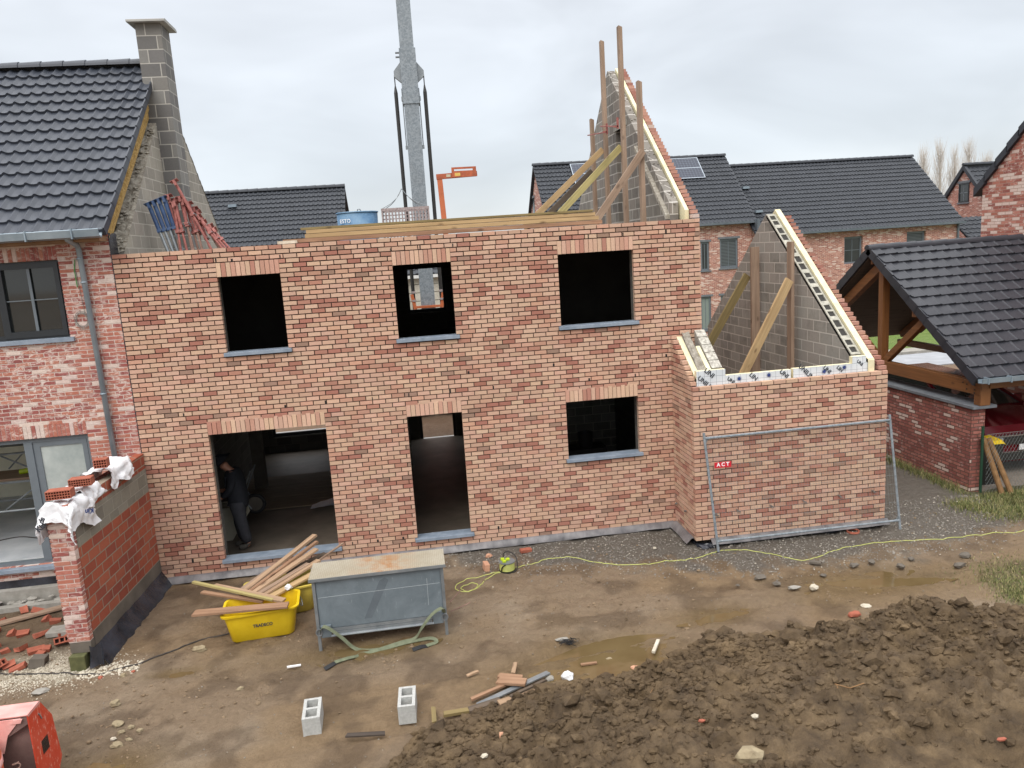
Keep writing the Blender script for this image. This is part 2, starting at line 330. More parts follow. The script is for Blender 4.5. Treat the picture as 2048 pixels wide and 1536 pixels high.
M_BAG = mottled('cement_bag', S(206, 206, 208), S(232, 232, 234), 5, .5, bump=.012, bscale=12)
M_REDBRICK = mottled('loose_red_brick', S(140, 76, 58), S(168, 98, 76), 11, .88); M_HOLESHADE = plain('hole_shade', S(38, 24, 22), .9)
M_BUFFBRICK = mottled('loose_buff_brick', S(176, 130, 104), S(198, 152, 124), 11, .88)
M_MIXRED = NM('mixer_red'); _n = M_MIXRED.noise(4, 4); _c = M_MIXRED.ramp(_n, [(.3, S(192, 58, 30)), (.7, S(202, 84, 62))]); _c = M_MIXRED.mix(M_MIXRED.rng(M_MIXRED.noise(26, 4, .7, stretch=(1, 1, .5)), .56, .62, 0, .75), _c, S(214, 150, 132)); M_MIXRED = M_MIXRED.set(_c, .5); M_MIXPINK = mottled('cement_stained_red', S(200, 132, 126), S(222, 176, 168), 4, .55)
M_MIXGREY = mottled('mixer_inside', S(92, 72, 68), S(122, 98, 92), 4, .7); M_MIXORANGE = mottled('mixer_orange', S(212, 98, 62), S(228, 126, 92), 3, .45, bump=0)
M_MOSSCONC = mottled('mossy_concrete', S(70, 72, 42), S(98, 98, 62), 9, .9); M_ROCK = mottled('pale_stone', S(122, 108, 84), S(162, 148, 120), 9, .9, bump=.01, bscale=25)
M_WHITEROCK = mottled('white_stone', S(168, 158, 138), S(204, 196, 180), 9, .85)
M_SOLAR = NM('solar_cells'); _b = M_SOLAR.n('ShaderNodeTexBrick'); _b.offset = 0; _b.inputs['Scale'].default_value = 1; _b.inputs['Brick Width'].default_value = .16; _b.inputs['Row Height'].default_value = .16; _b.inputs['Mortar Size'].default_value = .006
_s = M_SOLAR.n('ShaderNodeSeparateXYZ'); M_SOLAR.l(M_SOLAR.co.outputs['Object'], _s.inputs[0]); _k = M_SOLAR.n('ShaderNodeCombineXYZ'); M_SOLAR.l(_s.outputs[0], _k.inputs[0]); M_SOLAR.l(M_SOLAR.math('MULTIPLY', _s.outputs[2], 1.414), _k.inputs[1])
M_SOLAR.l(_k.outputs[0], _b.inputs['Vector']); M_SOLAR = M_SOLAR.set(M_SOLAR.mix(_b.outputs['Fac'], S(34, 40, 56), S(92, 100, 112)), .45)
M_JACKET = mottled('dark_jacket', S(22, 24, 30), S(34, 36, 44), 8, .8); M_TROUSER = mottled('grey_trousers', S(46, 46, 50), S(62, 62, 68), 8, .85)
M_SKIN = plain('skin', S(186, 132, 108), .5); M_BOOT = plain('work_boot', S(88, 84, 78), .7); M_CARRED = mottled('dark_red_car_paint', S(84, 10, 22), S(98, 14, 28), 2, .12, .2, bump=0)
M_CHROME = plain('chrome', S(190, 194, 198), .15, .9); M_HEAD = plain('headlight_glass', S(150, 156, 160), .08)
M_PLASTER = mottled('pale_plaster', S(186, 182, 164), S(212, 208, 190), 2, .9); M_SCREED = mottled('pale_screed', S(158, 162, 166), S(186, 188, 190), 2, .6)
M_GREENPOST = plain('green_post', S(24, 60, 42), .5); M_POLE = mottled('brown_pole', S(116, 86, 54), S(144, 110, 72), 8, .8); M_WIRE = plain('wire', S(128, 134, 132), .5, .4)
M_BARK = mottled('pale_bark', S(150, 142, 130), S(172, 164, 152), 6, .9); M_TWIG = plain('bare_twigs', S(196, 190, 182), .9)
M_PUDDLE = NM('muddy_water'); M_PUDDLE.bump(M_PUDDLE.noise(5, 3), .0015); M_PUDDLE = M_PUDDLE.set(M_PUDDLE.ramp(M_PUDDLE.noise(1.6, 4), [(.3, S(92, 76, 50)), (.7, S(108, 92, 64))]), .04, 0, .8)

BUFFS = [(S(202, 168, 144)[:3], 30), (S(196, 160, 137)[:3], 23), (S(202, 164, 143)[:3], 20), (S(197, 154, 131)[:3], 12), (S(186, 142, 121)[:3], 9), (S(174, 125, 107)[:3], 10), (S(165, 112, 96)[:3], 8), (S(154, 124, 107)[:3], 3)]
PINKS = [(S(168, 104, 90)[:3], 25), (S(156, 90, 82)[:3], 20), (S(178, 118, 100)[:3], 18), (S(146, 82, 76)[:3], 14), (S(172, 106, 88)[:3], 14), (S(208, 188, 178)[:3], 16)]
PINKS3 = [(S(178, 134, 118)[:3], 3), (S(188, 146, 128)[:3], 2), (S(166, 118, 104)[:3], 2), (S(200, 182, 170)[:3], 1)]
PINKS2 = [(S(176, 104, 80)[:3], 3), (S(184, 116, 90)[:3], 2), (S(166, 92, 74)[:3], 2)]
SOLD = [(S(210, 176, 150)[:3], 30), (S(206, 168, 146)[:3], 26), (S(194, 150, 130)[:3], 16), (S(180, 130, 112)[:3], 7)]
def pick(pal):
    t = random.uniform(0, sum(w for _, w in pal))
    for c, w_ in pal:
        t -= w_
        if t <= 0: break
    k = random.uniform(.92, 1.08); return tuple(min(1, x * k * random.uniform(.98, 1.02)) for x in c)

# wall pieces ---------------------------------------------------------------
def cellwall(mb, a0, a1, z0, z1, ops, d0, d1, axis='x'):
    """wall slab along axis a, thickness d0..d1 on the other axis, rectangular openings (a0,a1,z0,z1)"""
    A = sorted({a0, a1, *[max(a0, min(a1, o[i])) for o in ops for i in (0, 1)]}); Z = sorted({z0, z1, *[max(z0, min(z1, o[i])) for o in ops for i in (2, 3)]})
    na, nz = len(A) - 1, len(Z) - 1
    sol = lambda i, j: 0 <= i < na and 0 <= j < nz and not any(o[0] < (A[i] + A[i + 1]) / 2 < o[1] and o[2] < (Z[j] + Z[j + 1]) / 2 < o[3] for o in ops)
    P = (lambda a, d, z: (a, d, z)) if axis == 'x' else (lambda a, d, z: (d, a, z))
    for i in range(na):
        for j in range(nz):
            if not sol(i, j): continue
            l, r, b, t = A[i], A[i + 1], Z[j], Z[j + 1]
            mb.add([P(l, d0, b), P(r, d0, b), P(r, d0, t), P(l, d0, t)], [(0, 1, 2, 3)]); mb.add([P(l, d1, b), P(r, d1, b), P(r, d1, t), P(l, d1, t)], [(3, 2, 1, 0)])
            if not sol(i - 1, j): mb.add([P(l, d0, b), P(l, d1, b), P(l, d1, t), P(l, d0, t)], [(3, 2, 1, 0)])
            if not sol(i + 1, j): mb.add([P(r, d0, b), P(r, d1, b), P(r, d1, t), P(r, d0, t)], [(0, 1, 2, 3)])
            if not sol(i, j - 1): mb.add([P(l, d0, b), P(r, d0, b), P(r, d1, b), P(l, d1, b)], [(3, 2, 1, 0)])
            if not sol(i, j + 1): mb.add([P(l, d0, t), P(r, d0, t), P(r, d1, t), P(l, d1, t)], [(0, 1, 2, 3)])

def bricks(mb, a0f, a1f, ztop, nrow, ch, mod, ops, d0, depth, pal, axis='x', joint=.015, odd0=0, jit=.0025, flip=1, corner=0):
    """laid brick courses as real bricks. a0f/a1f: number or function of (z centre) giving the run."""
    for r in range(nrow):
        zt = ztop - r * ch; zc = zt - ch / 2
        A0 = a0f(zc) if callable(a0f) else a0f; A1 = a1f(zc) if callable(a1f) else a1f
        if A1 - A0 < .03: continue
        runs = [(A0, A1)]
        for o in ops:
            if o[2] < zc < o[3]:
                nr = []
                for s, e_ in runs:
                    if o[1] <= s or o[0] >= e_: nr.append((s, e_))
                    else:
                        if o[0] - s > .02: nr.append((s, o[0]))
                        if e_ - o[1] > .02: nr.append((o[1], e_))
                runs = nr
        for s, e_ in runs:
            a = s; first = (mod / 2 if (r + odd0) % 2 else mod)
            if callable(a0f) and not callable(a1f):     # sloped start: measure bond from the far end
                k = (e_ - a) % mod; h = mod / 2 if (r + odd0) % 2 else 0
                first = (e_ - a - h) % mod
                if first < .04: first += mod
            while a < e_ - .004:
                b = min(a + first, e_); first = mod
                if e_ - b < .045: b = e_
                mb.col = pick(pal); j = random.uniform(-jit, jit); j2 = random.uniform(-.0015, .0015)
                x0, x1 = a + joint / 2, b - joint / 2
                if a == s: x0 = a + (.0 if not corner else .0)
                if b == e_: x1 = b
                z0, z1 = zt - ch + joint * .55 + j2, zt - joint * .45 + j2
                y0, y1 = (d0 + j, d0 + depth) if flip > 0 else (d0 - depth, d0 + j)
                if axis == 'x': mb.box(x0, x1, y0, y1, z0, z1)
                else: mb.box(y0, y1, x0, x1, z0, z1)
                a = b
def soldiers(mb, x0, x1, z0, z1, d0, depth, pal, w_=.0733):
    n = max(1, round((x1 - x0) / w_)); s = (x1 - x0) / n
    for i in range(n):
        mb.col = pick(pal); j = random.uniform(-.003, .003)
        mb.box(x0 + i * s + .004, x0 + (i + 1) * s - .004, d0 + j, d0 + depth, z0 + random.uniform(0, .002), z1 - .005)

def tile_roof(mb, O, U, V, W, Lg, tw=.3, co=.34, amp=.028, lip=.022, ns=8, flat=False, under=.05):
    O, U, V = Vector(O), Vector(U).normalized(), Vector(V).normalized(); N = U.cross(V).normalized()
    if N.z < 0: N = -N
    nt_ = max(1, round(W / tw)); tw = W / nt_; nc = max(1, round(Lg / co)); co = Lg / nc
    ph = np.arange(nt_ * ns + 1) / ns
    fr = ph % 1.0
    if flat: h = np.where(fr < .12, .9 + 0 * fr, .25 + .45 * fr) * amp
    else: h = amp * (np.where(fr < .45, np.sin(fr / .45 * PI) ** 1.2, -.22 * np.sin((fr - .45) / .55 * PI)))
    us = ph * tw; Ou = np.array(O); Uv, Vv, Nv = np.array(U), np.array(V), np.array(N)
    rows = []
    for c in range(nc):
        jt = RNG.uniform(-.002, .002)
        hh = h.copy()
        if flat and c % 2: hh = np.roll(h[:-1], ns // 2); hh = np.append(hh, hh[0])
        v0, v1 = c * co, (c + 1) * co
        rows.append(Ou + np.outer(us, Uv) + Vv * (v0 - .004) + np.outer(hh - .006, Nv))
        rows.append(Ou + np.outer(us, Uv) + Vv * v0 + np.outer(hh + lip + jt, Nv))
        rows.append(Ou + np.outer(us, Uv) + Vv * v1 + np.outer(hh + .002, Nv))
    mb.grid(np.array(rows).transpose(1, 0, 2))
    a, b, c_, d = O, O + U * W, O + U * W + V * Lg, O + V * Lg
    q = [p - N * .02 for p in (a, b, c_, d)] + [p - N * (.02 + under) for p in (a, b, c_, d)]
    mb.add([tuple(p) for p in q], [(0, 1, 2, 3), (7, 6, 5, 4), (0, 4, 5, 1), (1, 5, 6, 2), (2, 6, 7, 3), (3, 7, 4, 0)])
def ridge_tiles(mb, p0, p1, r=.11, seg=.4, drop=.03):
    p0, p1 = Vector(p0), Vector(p1); L_ = (p1 - p0).length; n = max(1, round(L_ / seg)); d = (p1 - p0).normalized(); s = L_ / n
    side = d.cross(Vector((0, 0, 1))).normalized()
    for i in range(n):
        vs = []
        for (t, rr) in ((i * s - .03, r * .94), ((i + 1) * s, r * 1.08)):
            c = p0 + d * t - Vector((0, 0, drop))
            for k in range(9):
                a = PI * k / 8; vs.append(tuple(c + side * math.cos(a) * rr + Vector((0, 0, 1)) * math.sin(a) * rr))
        fs = [(k, k + 1, 10 + k, 9 + k) for k in range(8)] + [tuple(range(9)), tuple(range(17, 8, -1))]
        mb.add(vs, fs)

def window(parent, x0, x1, z0, z1, y, frame=None, glass=None, fw=.06, mv=True, mh=True, sill=None, name='window', depth=.07, facing='y'):
    """framed window in a wall facing -Y"""
    frame = frame or M_FRAME_GREY; glass = glass or M_GLASS
    P = MB(); P.box(x0, x1, y, y + depth, z1 - fw, z1); P.box(x0, x1, y, y + depth, z0, z0 + fw); P.box(x0, x0 + fw, y, y + depth, z0 + fw, z1 - fw); P.box(x1 - fw, x1, y, y + depth, z0 + fw, z1 - fw)
    o = P.build(name, frame, parent)
    meshpart('pane', glass, o, lambda m: m.box(x0 + fw, x1 - fw, y + .035, y + .05, z0 + fw, z1 - fw), origin=root_loc(parent))
    if mv or mh:
        def mun(m):
            if mv: m.box((x0 + x1) / 2 - .012, (x0 + x1) / 2 + .012, y + .02, y + .034, z0 + fw, z1 - fw)
            if mh: m.box(x0 + fw, x1 - fw, y + .018, y + .033, (z0 + z1) / 2 - .012, (z0 + z1) / 2 + .012)
        meshpart('glazing_bar', frame, o, mun, origin=root_loc(parent))
    if sill: meshpart('sill', sill, o, lambda m: m.box(x0 - .05, x1 + .05, y - .1, y + .03, z0 - .06, z0 - .002), origin=root_loc(parent))
    return o
def text(name, body, size, loc, rot, mat, parent=None, extr=.0015, bold=0):
    c = bpy.data.curves.new(name, 'FONT'); c.body = body; c.size = size; c.extrude = extr; c.offset = bold; c.align_x = 'CENTER'; c.align_y = 'CENTER'
    t = bpy.data.objects.new(name, c); me = bpy.data.meshes.new_from_object(t); bpy.data.objects.remove(t)
    o = bpy.data.objects.new(name, me); COL.objects.link(o); me.materials.append(mat)
    p = Vector(loc) - (Vector(root_loc(parent)) if parent is not None and not parent.get('local') else Vector())
    o.location = p; o.rotation_euler = rot
    if parent is not None: o.parent = parent
    return o

def vnoise(x, y, s, seed=0):
    x, y = np.asarray(x) * s, np.asarray(y) * s; xi, yi = np.floor(x).astype(int), np.floor(y).astype(int); xf, yf = x - xi, y - yi
    def h(a, b):
        n = (a * 374761393 + b * 668265263 + seed * 974634777) & 0xffffffff; n = ((n ^ (n >> 13)) * 1274126177) & 0xffffffff; return ((n ^ (n >> 16)) & 0xffff) / 65535.
    u, v = xf * xf * (3 - 2 * xf), yf * yf * (3 - 2 * yf)
    return (h(xi, yi) * (1 - u) + h(xi + 1, yi) * u) * (1 - v) + (h(xi, yi + 1) * (1 - u) + h(xi + 1, yi + 1) * u) * v
def fbm(x, y, s, o=4, seed=0, g=.5):
    t = 0; a = 1; n = 0
    for i in range(o): t = t + a * vnoise(x, y, s * 2 ** i, seed + i); n += a; a *= g
    return t / n
def worley(x, y, s, seed=0):
    x, y = x * s, y * s; xi, yi = np.floor(x).astype(int), np.floor(y).astype(int); best = np.full(x.shape, 9.); hv = np.zeros(x.shape)
    for dx in (-1, 0, 1):
        for dy in (-1, 0, 1):
            a, b = xi + dx, yi + dy
            n = (a * 374761393 + b * 668265263 + seed * 7919) & 0xffffffff; n = ((n ^ (n >> 13)) * 1274126177) & 0xffffffff
            px = a + ((n & 0xfff) / 4095.); py = b + (((n >> 12) & 0xfff) / 4095.); d = (px - x) ** 2 + (py - y) ** 2
            hv = np.where(d < best, ((n >> 24) & 0xff) / 255., hv); best = np.minimum(best, d)
    return np.sqrt(best), hv
_ico = bmesh.new(); bmesh.ops.create_icosphere(_ico, subdivisions=1, radius=1); _IV = np.array([v.co[:] for v in _ico.verts]); _IF = [tuple(v.index for v in f.verts) for f in _ico.faces]; _ico.free()
_ico = bmesh.new(); bmesh.ops.create_icosphere(_ico, subdivisions=2, radius=1); _IV2 = np.array([v.co[:] for v in _ico.verts]); _IF2 = [tuple(v.index for v in f.verts) for f in _ico.faces]; _ico.free()
def rock(mb, c, r, sq=(1, 1, .7), fine=False, rough=.22):
    V = (_IV2 if fine else _IV).copy(); V = V * (1 + RNG.uniform(-rough, rough, (len(V), 1)))
    A = np.array(Euler((random.uniform(0, 6), random.uniform(0, 6), random.uniform(0, 6))).to_matrix())
    V = (V @ A.T) * np.array(sq) * r + np.array(c); mb.add(V, _IF2 if fine else _IF)

# ================================================================== ground
def heap_edge(x):
    return np.interp(x, [2.2, 3.0, 3.68, 4.19, 4.98, 5.78, 6.47, 7.04, 7.79, 8.59, 9.24, 10.35, 11.24, 11.8, 13, 16], [-8.6, -6.5, -5.5, -5.0, -4.72, -4.5, -4.5, -4.25, -3.85, -4.05, -4.0, -3.9, -4.1, -4.3, -4.6, -5.2])
PUDS = [(6.36, -3.98, .72, .34), (10.55, -2.86, .82, .27), (8.05, -3.2, .38, .16), (1.02, -2.9, .24, .06), (.86, -4.72, .40, .16), (3.4, -2.95, .8, .14)]
RUTS = [(2.2, -4.0, 9.0, -3.15, .11, .030), (1.5, -5.1, 6.6, -4.6 + .4, .12, .026), (5.6, -2.1, 12.8, -3.2, .12, .022), (6.2, -2.7, 10.6, -3.4, .10, .026), (.2, -3.4, 3.2, -3.7, .13, .018)]
FEET = [(random.uniform(-.2, 10), random.uniform(-4.4, -1.6), random.uniform(0, 3.1)) for _ in range(90)]
def gh(x, y):
    x, y = np.asarray(x, float), np.asarray(y, float)
    near = np.clip((14 - np.abs(x - 5)) / 4, 0, 1) * np.clip((3 - y) / 2, 0, 1)
    h = (fbm(x, y, .9, 3, 3) - .5) * .05 + (fbm(x, y * 1.3, 4.5, 4, 9) - .5) * .05 + (fbm(x, y, 15, 2, 21) - .5) * .022 - .022 * np.clip(1 - worley(x, y * 1.4, 1.7, 33)[0] * 3.2, 0, 1)
    h = h * near - .004
    for (x0_, y0_, x1_, y1_, w_, d_) in RUTS:
        t_ = np.clip(((x - x0_) * (x1_ - x0_) + (y - y0_) * (y1_ - y0_)) / ((x1_ - x0_) ** 2 + (y1_ - y0_) ** 2), 0, 1); q_ = np.hypot(x - x0_ - t_ * (x1_ - x0_), y - y0_ - t_ * (y1_ - y0_) - .12 * np.sin(t_ * 5 + x0_)) / w_
        h = h - d_ * np.exp(-q_ ** 4) + d_ * .6 * np.exp(-((q_ - 1.35) * 3.2) ** 2) + d_ * .25 * np.exp(-q_ ** 4) * np.sin(t_ * np.hypot(x1_ - x0_, y1_ - y0_) * 42)
    for i, (px, py, a, b) in enumerate(PUDS):
        d = ((x - px) / (a * 1.5)) ** 2 + ((y - py) / (b * 1.9)) ** 2; h = h - .05 * np.exp(-d * 1.4)
    ins = np.clip((x - .05) / .2, 0, 1) * np.clip((9.1 - x) / .2, 0, 1) * np.clip((y - .12) / .1, 0, 1) * np.clip((8.5 - y) / .2, 0, 1)
    insl = np.clip((-.2 - x) / .1, 0, 1) * np.clip((y - .12) / .1, 0, 1) * np.clip((8.5 - y) / .2, 0, 1)
    h = h * (1 - ins) - .3 * ins; h = h * (1 - insl) - .05 * insl
    bk = np.clip((y - 8.4) / .6, 0, 1) * np.clip((11.5 - y) / 2, 0, 1) * np.clip((12 - x) / 2, 0, 1) * np.clip((x + 6) / 3, 0, 1)
    h = h + bk * (fbm(x, y, 2.2, 4, 5) * .22 - .06)
    return h
def axis_pts(lo, a, b, hi, st, grow=1.16):
    mid = list(np.arange(a, b + st / 2, st)); r = []; s = st; p = b
    while p < hi: s *= grow; p += s; r.append(min(p, hi))
    l = []; s = st; p = a
    while p > lo: s *= grow; p -= s; l.append(max(p, lo))
    return np.array(l[::-1] + mid + r)
gx, gy = axis_pts(-400, -3.4, 15.2, 400, .045), axis_pts(-300, -6.6, 1.2, 600, .045)
X, Y = np.meshgrid(gx, gy, indexing='ij'); Z = gh(X, Y)
for (fx, fy, fa) in FEET:
    m_ = (np.abs(X - fx) < .4) & (np.abs(Y - fy) < .4); ux, uy = X[m_] - fx, Y[m_] - fy
    a_, b_ = ux * math.cos(fa) + uy * math.sin(fa), -ux * math.sin(fa) + uy * math.cos(fa); e_ = (a_ / .15) ** 2 + (b_ / .06) ** 2
    Z[m_] += -.020 * np.exp(-e_ ** 2) + .009 * np.exp(-((np.sqrt(e_) - 1.4) * 3) ** 2)
mb = MB(); mb.grid(np.stack([X, Y, Z], -1))
def zone_col(X, Y):
    brown = np.array(S(137, 118, 96)[:3]); ochre = np.array(S(138, 115, 86)[:3]); gravel = np.array(S(103, 97, 89)[:3]); pale = np.array(S(152, 136, 116)[:3]); sand = np.array(S(176, 166, 146)[:3]); green = np.array(S(88, 92, 50)[:3]); lawn = np.array(S(98, 122, 52)[:3]); dark = np.array(S(84, 68, 52)[:3])
    k = lambda t: np.clip(t, 0, 1)[..., None]
    c = brown * np.ones(X.shape + (1,))
    n1 = fbm(X, Y, .8, 4, 31); n2 = fbm(X, Y, 2.4, 4, 41); n3 = fbm(X, Y * 1.6, .6, 3, 51)
    c = c + (pale - c) * k((n1 - .5) * 5) * .75; c = c + (ochre - c) * k((n3 - .52) * 6) * .7; c = c + (dark - c) * k((n2 - .52) * 7) * .55
    edge = np.interp(X, [4.4, 5, 7.5, 9.5, 11, 13, 15, 16], [.2, -.9, -1.5, -2.2, -2.1, -2.0, -1.2, -.5]) + (n2 - .5) * 1.4
    gm = k((Y - edge) / .35) * k((X - 4.2) / .8) * k((16 - X) / 1); c = c + (gravel - c) * gm * .95
    sm = k((.5 - np.hypot((X + .9) / 1.5, (Y + 2.35) / .55) * .5 + (n2 - .5) * .7) * 4) * k((-.1 - X) * 3 + .6); c = c + (sand - c) * sm * .85
    lft = k((-.3 - X) * 3) * k((Y + 2.1) * 2); c = c + (dark - c) * lft * .5
    gr = np.maximum(k((X - 12.6 + (n2 - .5) * 3.5) * 1.6) * k((Y + 1.3 + (n2 - .5)) * 2) * k((.6 - Y) * 3) * k((X - 14.0 + (n2 - .5)) * 2 + .4), k((X - 11.7 + (n2 - .5) * 1.5) * 1.5) * k((-2.6 - Y) * 2.5)); c = c + (green - c) * gr * .55
    pits = 0 * X
    for (px, py, a, b) in PUDS: pits = np.maximum(pits, np.exp(-(((X - px) / (a * 1.5)) ** 2 + ((Y - py) / (b * 1.9)) ** 2)))
    c = c + (np.array(S(114, 94, 62)[:3]) - c) * k(pits * 1.3) * .8
    far = k((Y - 14.5) * 2) * k((23.5 - Y) * 2); c = c + (lawn - c) * far
    back = k((Y - 8) * 2) * k((12 - Y) * 2); c = c + (np.array(S(132, 106, 84)[:3]) - c) * back
    return np.clip(c, 0, 1)
C = zone_col(X, Y).reshape(-1, 3)
ground = mb.build('ground', [bpy.data.materials.new('tmp')], smooth=True, kind='structure')
at = ground.data.attributes.new('Zone', 'FLOAT_COLOR', 'POINT'); at.data.foreach_set('color', np.concatenate([C, np.ones((len(C), 1))], 1).astype('f').ravel())
q = NM('muddy_ground'); c = q.attr('Zone')
n = q.noise(14, 8, .72); c = q.mix(q.rng(n, .35, .68, 0, .6), c, q.mix(1.0, c, (.60, .57, .54, 1), 'MULTIPLY'))
n2 = q.noise(95, 4, .7); c = q.mix(q.rng(n2, .56, .72, 0, .6), c, q.mix(1.0, c, (1.45, 1.42, 1.38, 1), 'MULTIPLY')); c = q.mix(q.rng(n2, .28, .42, .55, 0), c, q.mix(1.0, c, (.5, .48, .46, 1), 'MULTIPLY'))
wet = q.noise(1.1, 4, .6, dist=.3)
q.bump(q.math('ADD', q.math('MULTIPLY', n, .8), q.math('MULTIPLY', n2, .5)), .045)
ground.data.materials[0] = q.set(c, q.rng(wet, .4, .62, .85, .42), 0, .35)

def puddle(i, px, py, a, b):
    m = MB(); ring = []
    for k in range(40):
        t = 2 * PI * k / 40; rr = 1.55 + .35 * math.sin(2 * t + i) ; ring.append((px + a * rr * math.cos(t), py + b * rr * math.sin(t), 0))
    m.add(ring, [tuple(range(40))])
    # water level: a little above the lowest ground inside
    xs = np.array([p[0] for p in ring]); zz_ = np.concatenate([gh(px + np.linspace(-a, a, 25) * .8, np.full(25, py + q_ * b)) for q_ in (-.5, 0, .5)]); zmin = float(np.percentile(zz_, 60)) - .018
    o = m.build('puddle', M_PUDDLE, origin=(0, 0, 0), kind='structure'); o.location = (0, 0, zmin + (.030 if i == 0 else .022))
for i, p in enumerate(PUDS): puddle(i, *p)

# spoil heap
hx = np.arange(2.4, 15.5, .03); hy = np.arange(-9.0, -3.4, .028)
X, Y = np.meshgrid(hx, hy, indexing='ij'); ed = heap_edge(X) + (fbm(X, Y, 1.6, 3, 71) - .5) * .7 + (fbm(X, Y, 7, 2, 73) - .5) * .15
d = ed - Y; s = 1 - np.exp(-np.clip(d, 0, 9) / .9)
H = s * (.30 + .45 * fbm(X, Y, .7, 3, 81) + .03 * (X - 4)) - .05 * (d < 0)
c1, h1 = worley(X + .06 * fbm(X, Y, 9, 2, 1), Y, 4.2, 5); c2, h2 = worley(X, Y + .03 * fbm(X, Y, 19, 2, 2), 9.5, 6); c3, h3 = worley(X, Y, 21, 8)
lump = np.clip(1 - c1 * 1.25, 0, 1) ** .7 * .18 * h1 + np.clip(1 - c2 * 1.15, 0, 1) ** .7 * .11 * h2 + np.clip(1 - c3, 0, 1) ** .7 * .045 * h3
calm = np.clip((fbm(X, Y, .9, 3, 91) - .36) * 5, .35, 1)
H = H + (lump * calm + (fbm(X, Y, 6, 5, 95) - .5) * .10 + (fbm(X, Y, 30, 2, 97) - .5) * .02) * np.clip(d / .25 + .1, 0, 1)
H = np.where(d < -.12, -.25, H + .0)
mb = MB(); mb.grid(np.stack([X, Y, H], -1)); 
q = NM('dark_spoil'); n = q.noise(3.2, 7, .7); c = q.ramp(n, [(.32, S(66, 53, 38)), (.5, S(89, 73, 53)), (.7, S(117, 98, 73))])
n2 = q.noise(60, 5, .7); c = q.mix(q.rng(n2, .55, .75, 0, .5), c, q.mix(1.0, c, (1.35, 1.3, 1.25, 1), 'MULTIPLY')); q.bump(n2, .02)
M_SPOIL = q.set(c, q.rng(q.noise(2, 4), .4, .65, .9, .5), 0, .3)
mb.build('spoil_heap', M_SPOIL, smooth=True, kind='structure')
def heap_z(x, y):
    i, j = int(round((x - 2.4) / .03)), int(round((y + 9) / .028))
    return float(H[i, j]) if 0 <= i < H.shape[0] and 0 <= j < H.shape[1] else 0.
mb = MB(); n = 0
while n < 11000:
    x = random.uniform(3, 13.5); e_ = float(heap_edge(x)); y = e_ - abs(random.gauss(0, 1.4)) + random.uniform(-.1, .12)
    if y < -8.6: continue
    if y > -5.0 and random.random() < .2: pass
    r = random.choice([.012, .014, .018, .022, .03, .035, .05]) * random.uniform(.7, 1.3) * (2.0 if random.random() < .05 else 1)
    rock(mb, (x, y, max(heap_z(x, y), float(gh(x, y))) + r * .15), r, (1, random.uniform(.6, 1), random.uniform(.5, .85)), rough=.3); n += 1
tag(mb.build('soil_clods', M_SPOIL), 'crumbly clods of dark brown earth covering the spoil heap', 'soil clods', kind='stuff')

# pebbles scattered on the gravel strip
M_PEB = mottled('gravel_stone', S(104, 98, 92), S(146, 140, 130), 3, .85); M_PEBL = mottled('pale_gravel', S(158, 150, 136), S(190, 182, 168), 3, .85)
mb = MB(); n = 0
while n < 4200:
    x = random.uniform(4.2, 14.4); y = random.uniform(-3.1, .0 if x > 9.3 and x > 12.05 else -.1)
    if x > 8.6 and x < 12.0 and y > -1.0: continue
    e_ = float(np.interp(x, [4.4, 5, 7.5, 9.5, 11, 13, 15], [.2, -.9, -1.5, -2.2, -2.1, -2.0, -1.2]))
    if y < e_ + random.gauss(0, .25): continue
    r = random.uniform(.006, .016) * (1.6 if random.random() < .04 else 1); mb.mi = 1 if random.random() < .06 else 0
    rock(mb, (x, y, float(gh(x, y)) + r * .3), r); n += 1
for k in range(900):
    x = random.uniform(-3, 13.5); y = random.uniform(-6.2, -.2)
    if y < float(heap_edge(x)) if x > 2.4 else False: continue
    mb.mi = 1 if random.random() < .12 else 0; r = random.uniform(.004, .011); rock(mb, (x, y, float(gh(x, y)) + r * .3), r)
tag(mb.build('gravel', [M_PEB, M_PEBL]), 'small grey and pale stones scattered over the muddy yard', 'gravel', kind='stuff')
mb = MB()
for k in range(3000):
    a = random.gauss(0, 1); b = random.gauss(0, 1); x = -.75 + a * .45; y = -2.45 + b * .22 - .15 * max(0, -a)
    if -.4 < x < -.1 and y > -2.5: continue
    if x > .6: continue
    r = random.uniform(.004, .011) * (1.6 if random.random() < .05 else 1); rock(mb, (x, y, float(gh(x, y)) + r * .3), r)
for k in range(350):
    x = random.uniform(-.25, .5); y = random.gauss(-2.6, .08); r = random.uniform(.006, .02); rock(mb, (x, y, float(gh(x, y)) + r * .3), r)
tag(mb.build('sand_spill', M_WHITEROCK), 'pale spilled sand and grit around the foot of the garden wall', 'sand', kind='stuff')
mb = MB()
for k in range(5200):
    x = random.uniform(-1.5, 14.2); y = random.uniform(-6.4, -.5); 
    if float(fbm(np.array(x), np.array(y), 1.1, 3, 55)) < .47 + random.uniform(-.05, .1): continue
    if x > 8.6 and y > -1.2 and x < 12: continue
    r = random.uniform(.006, .022) * (1.7 if random.random() < .05 else 1); rock(mb, (x, y, float(gh(x, y)) + r * .15), r, (1, .8, .6), rough=.3)
tag(mb.build('mud_crumbs', mottled('mud_crumb', S(96, 80, 60), S(132, 112, 88), 1.5, .85)), 'small crumbs of dried mud scattered over the yard', 'mud crumbs', kind='stuff')
# road and pavement beyond the houses
meshpart('road', mottled('asphalt', S(140, 142, 146), S(160, 162, 166), 2, .8), None, lambda m: m.box(-60, 90, 11.9, 14.4, -.05, .03), kind='structure')
meshpart('pavement', M_CONC, None, lambda m: m.box(-60, 90, 14.4, 15.2, -.05, .13), kind='structure')

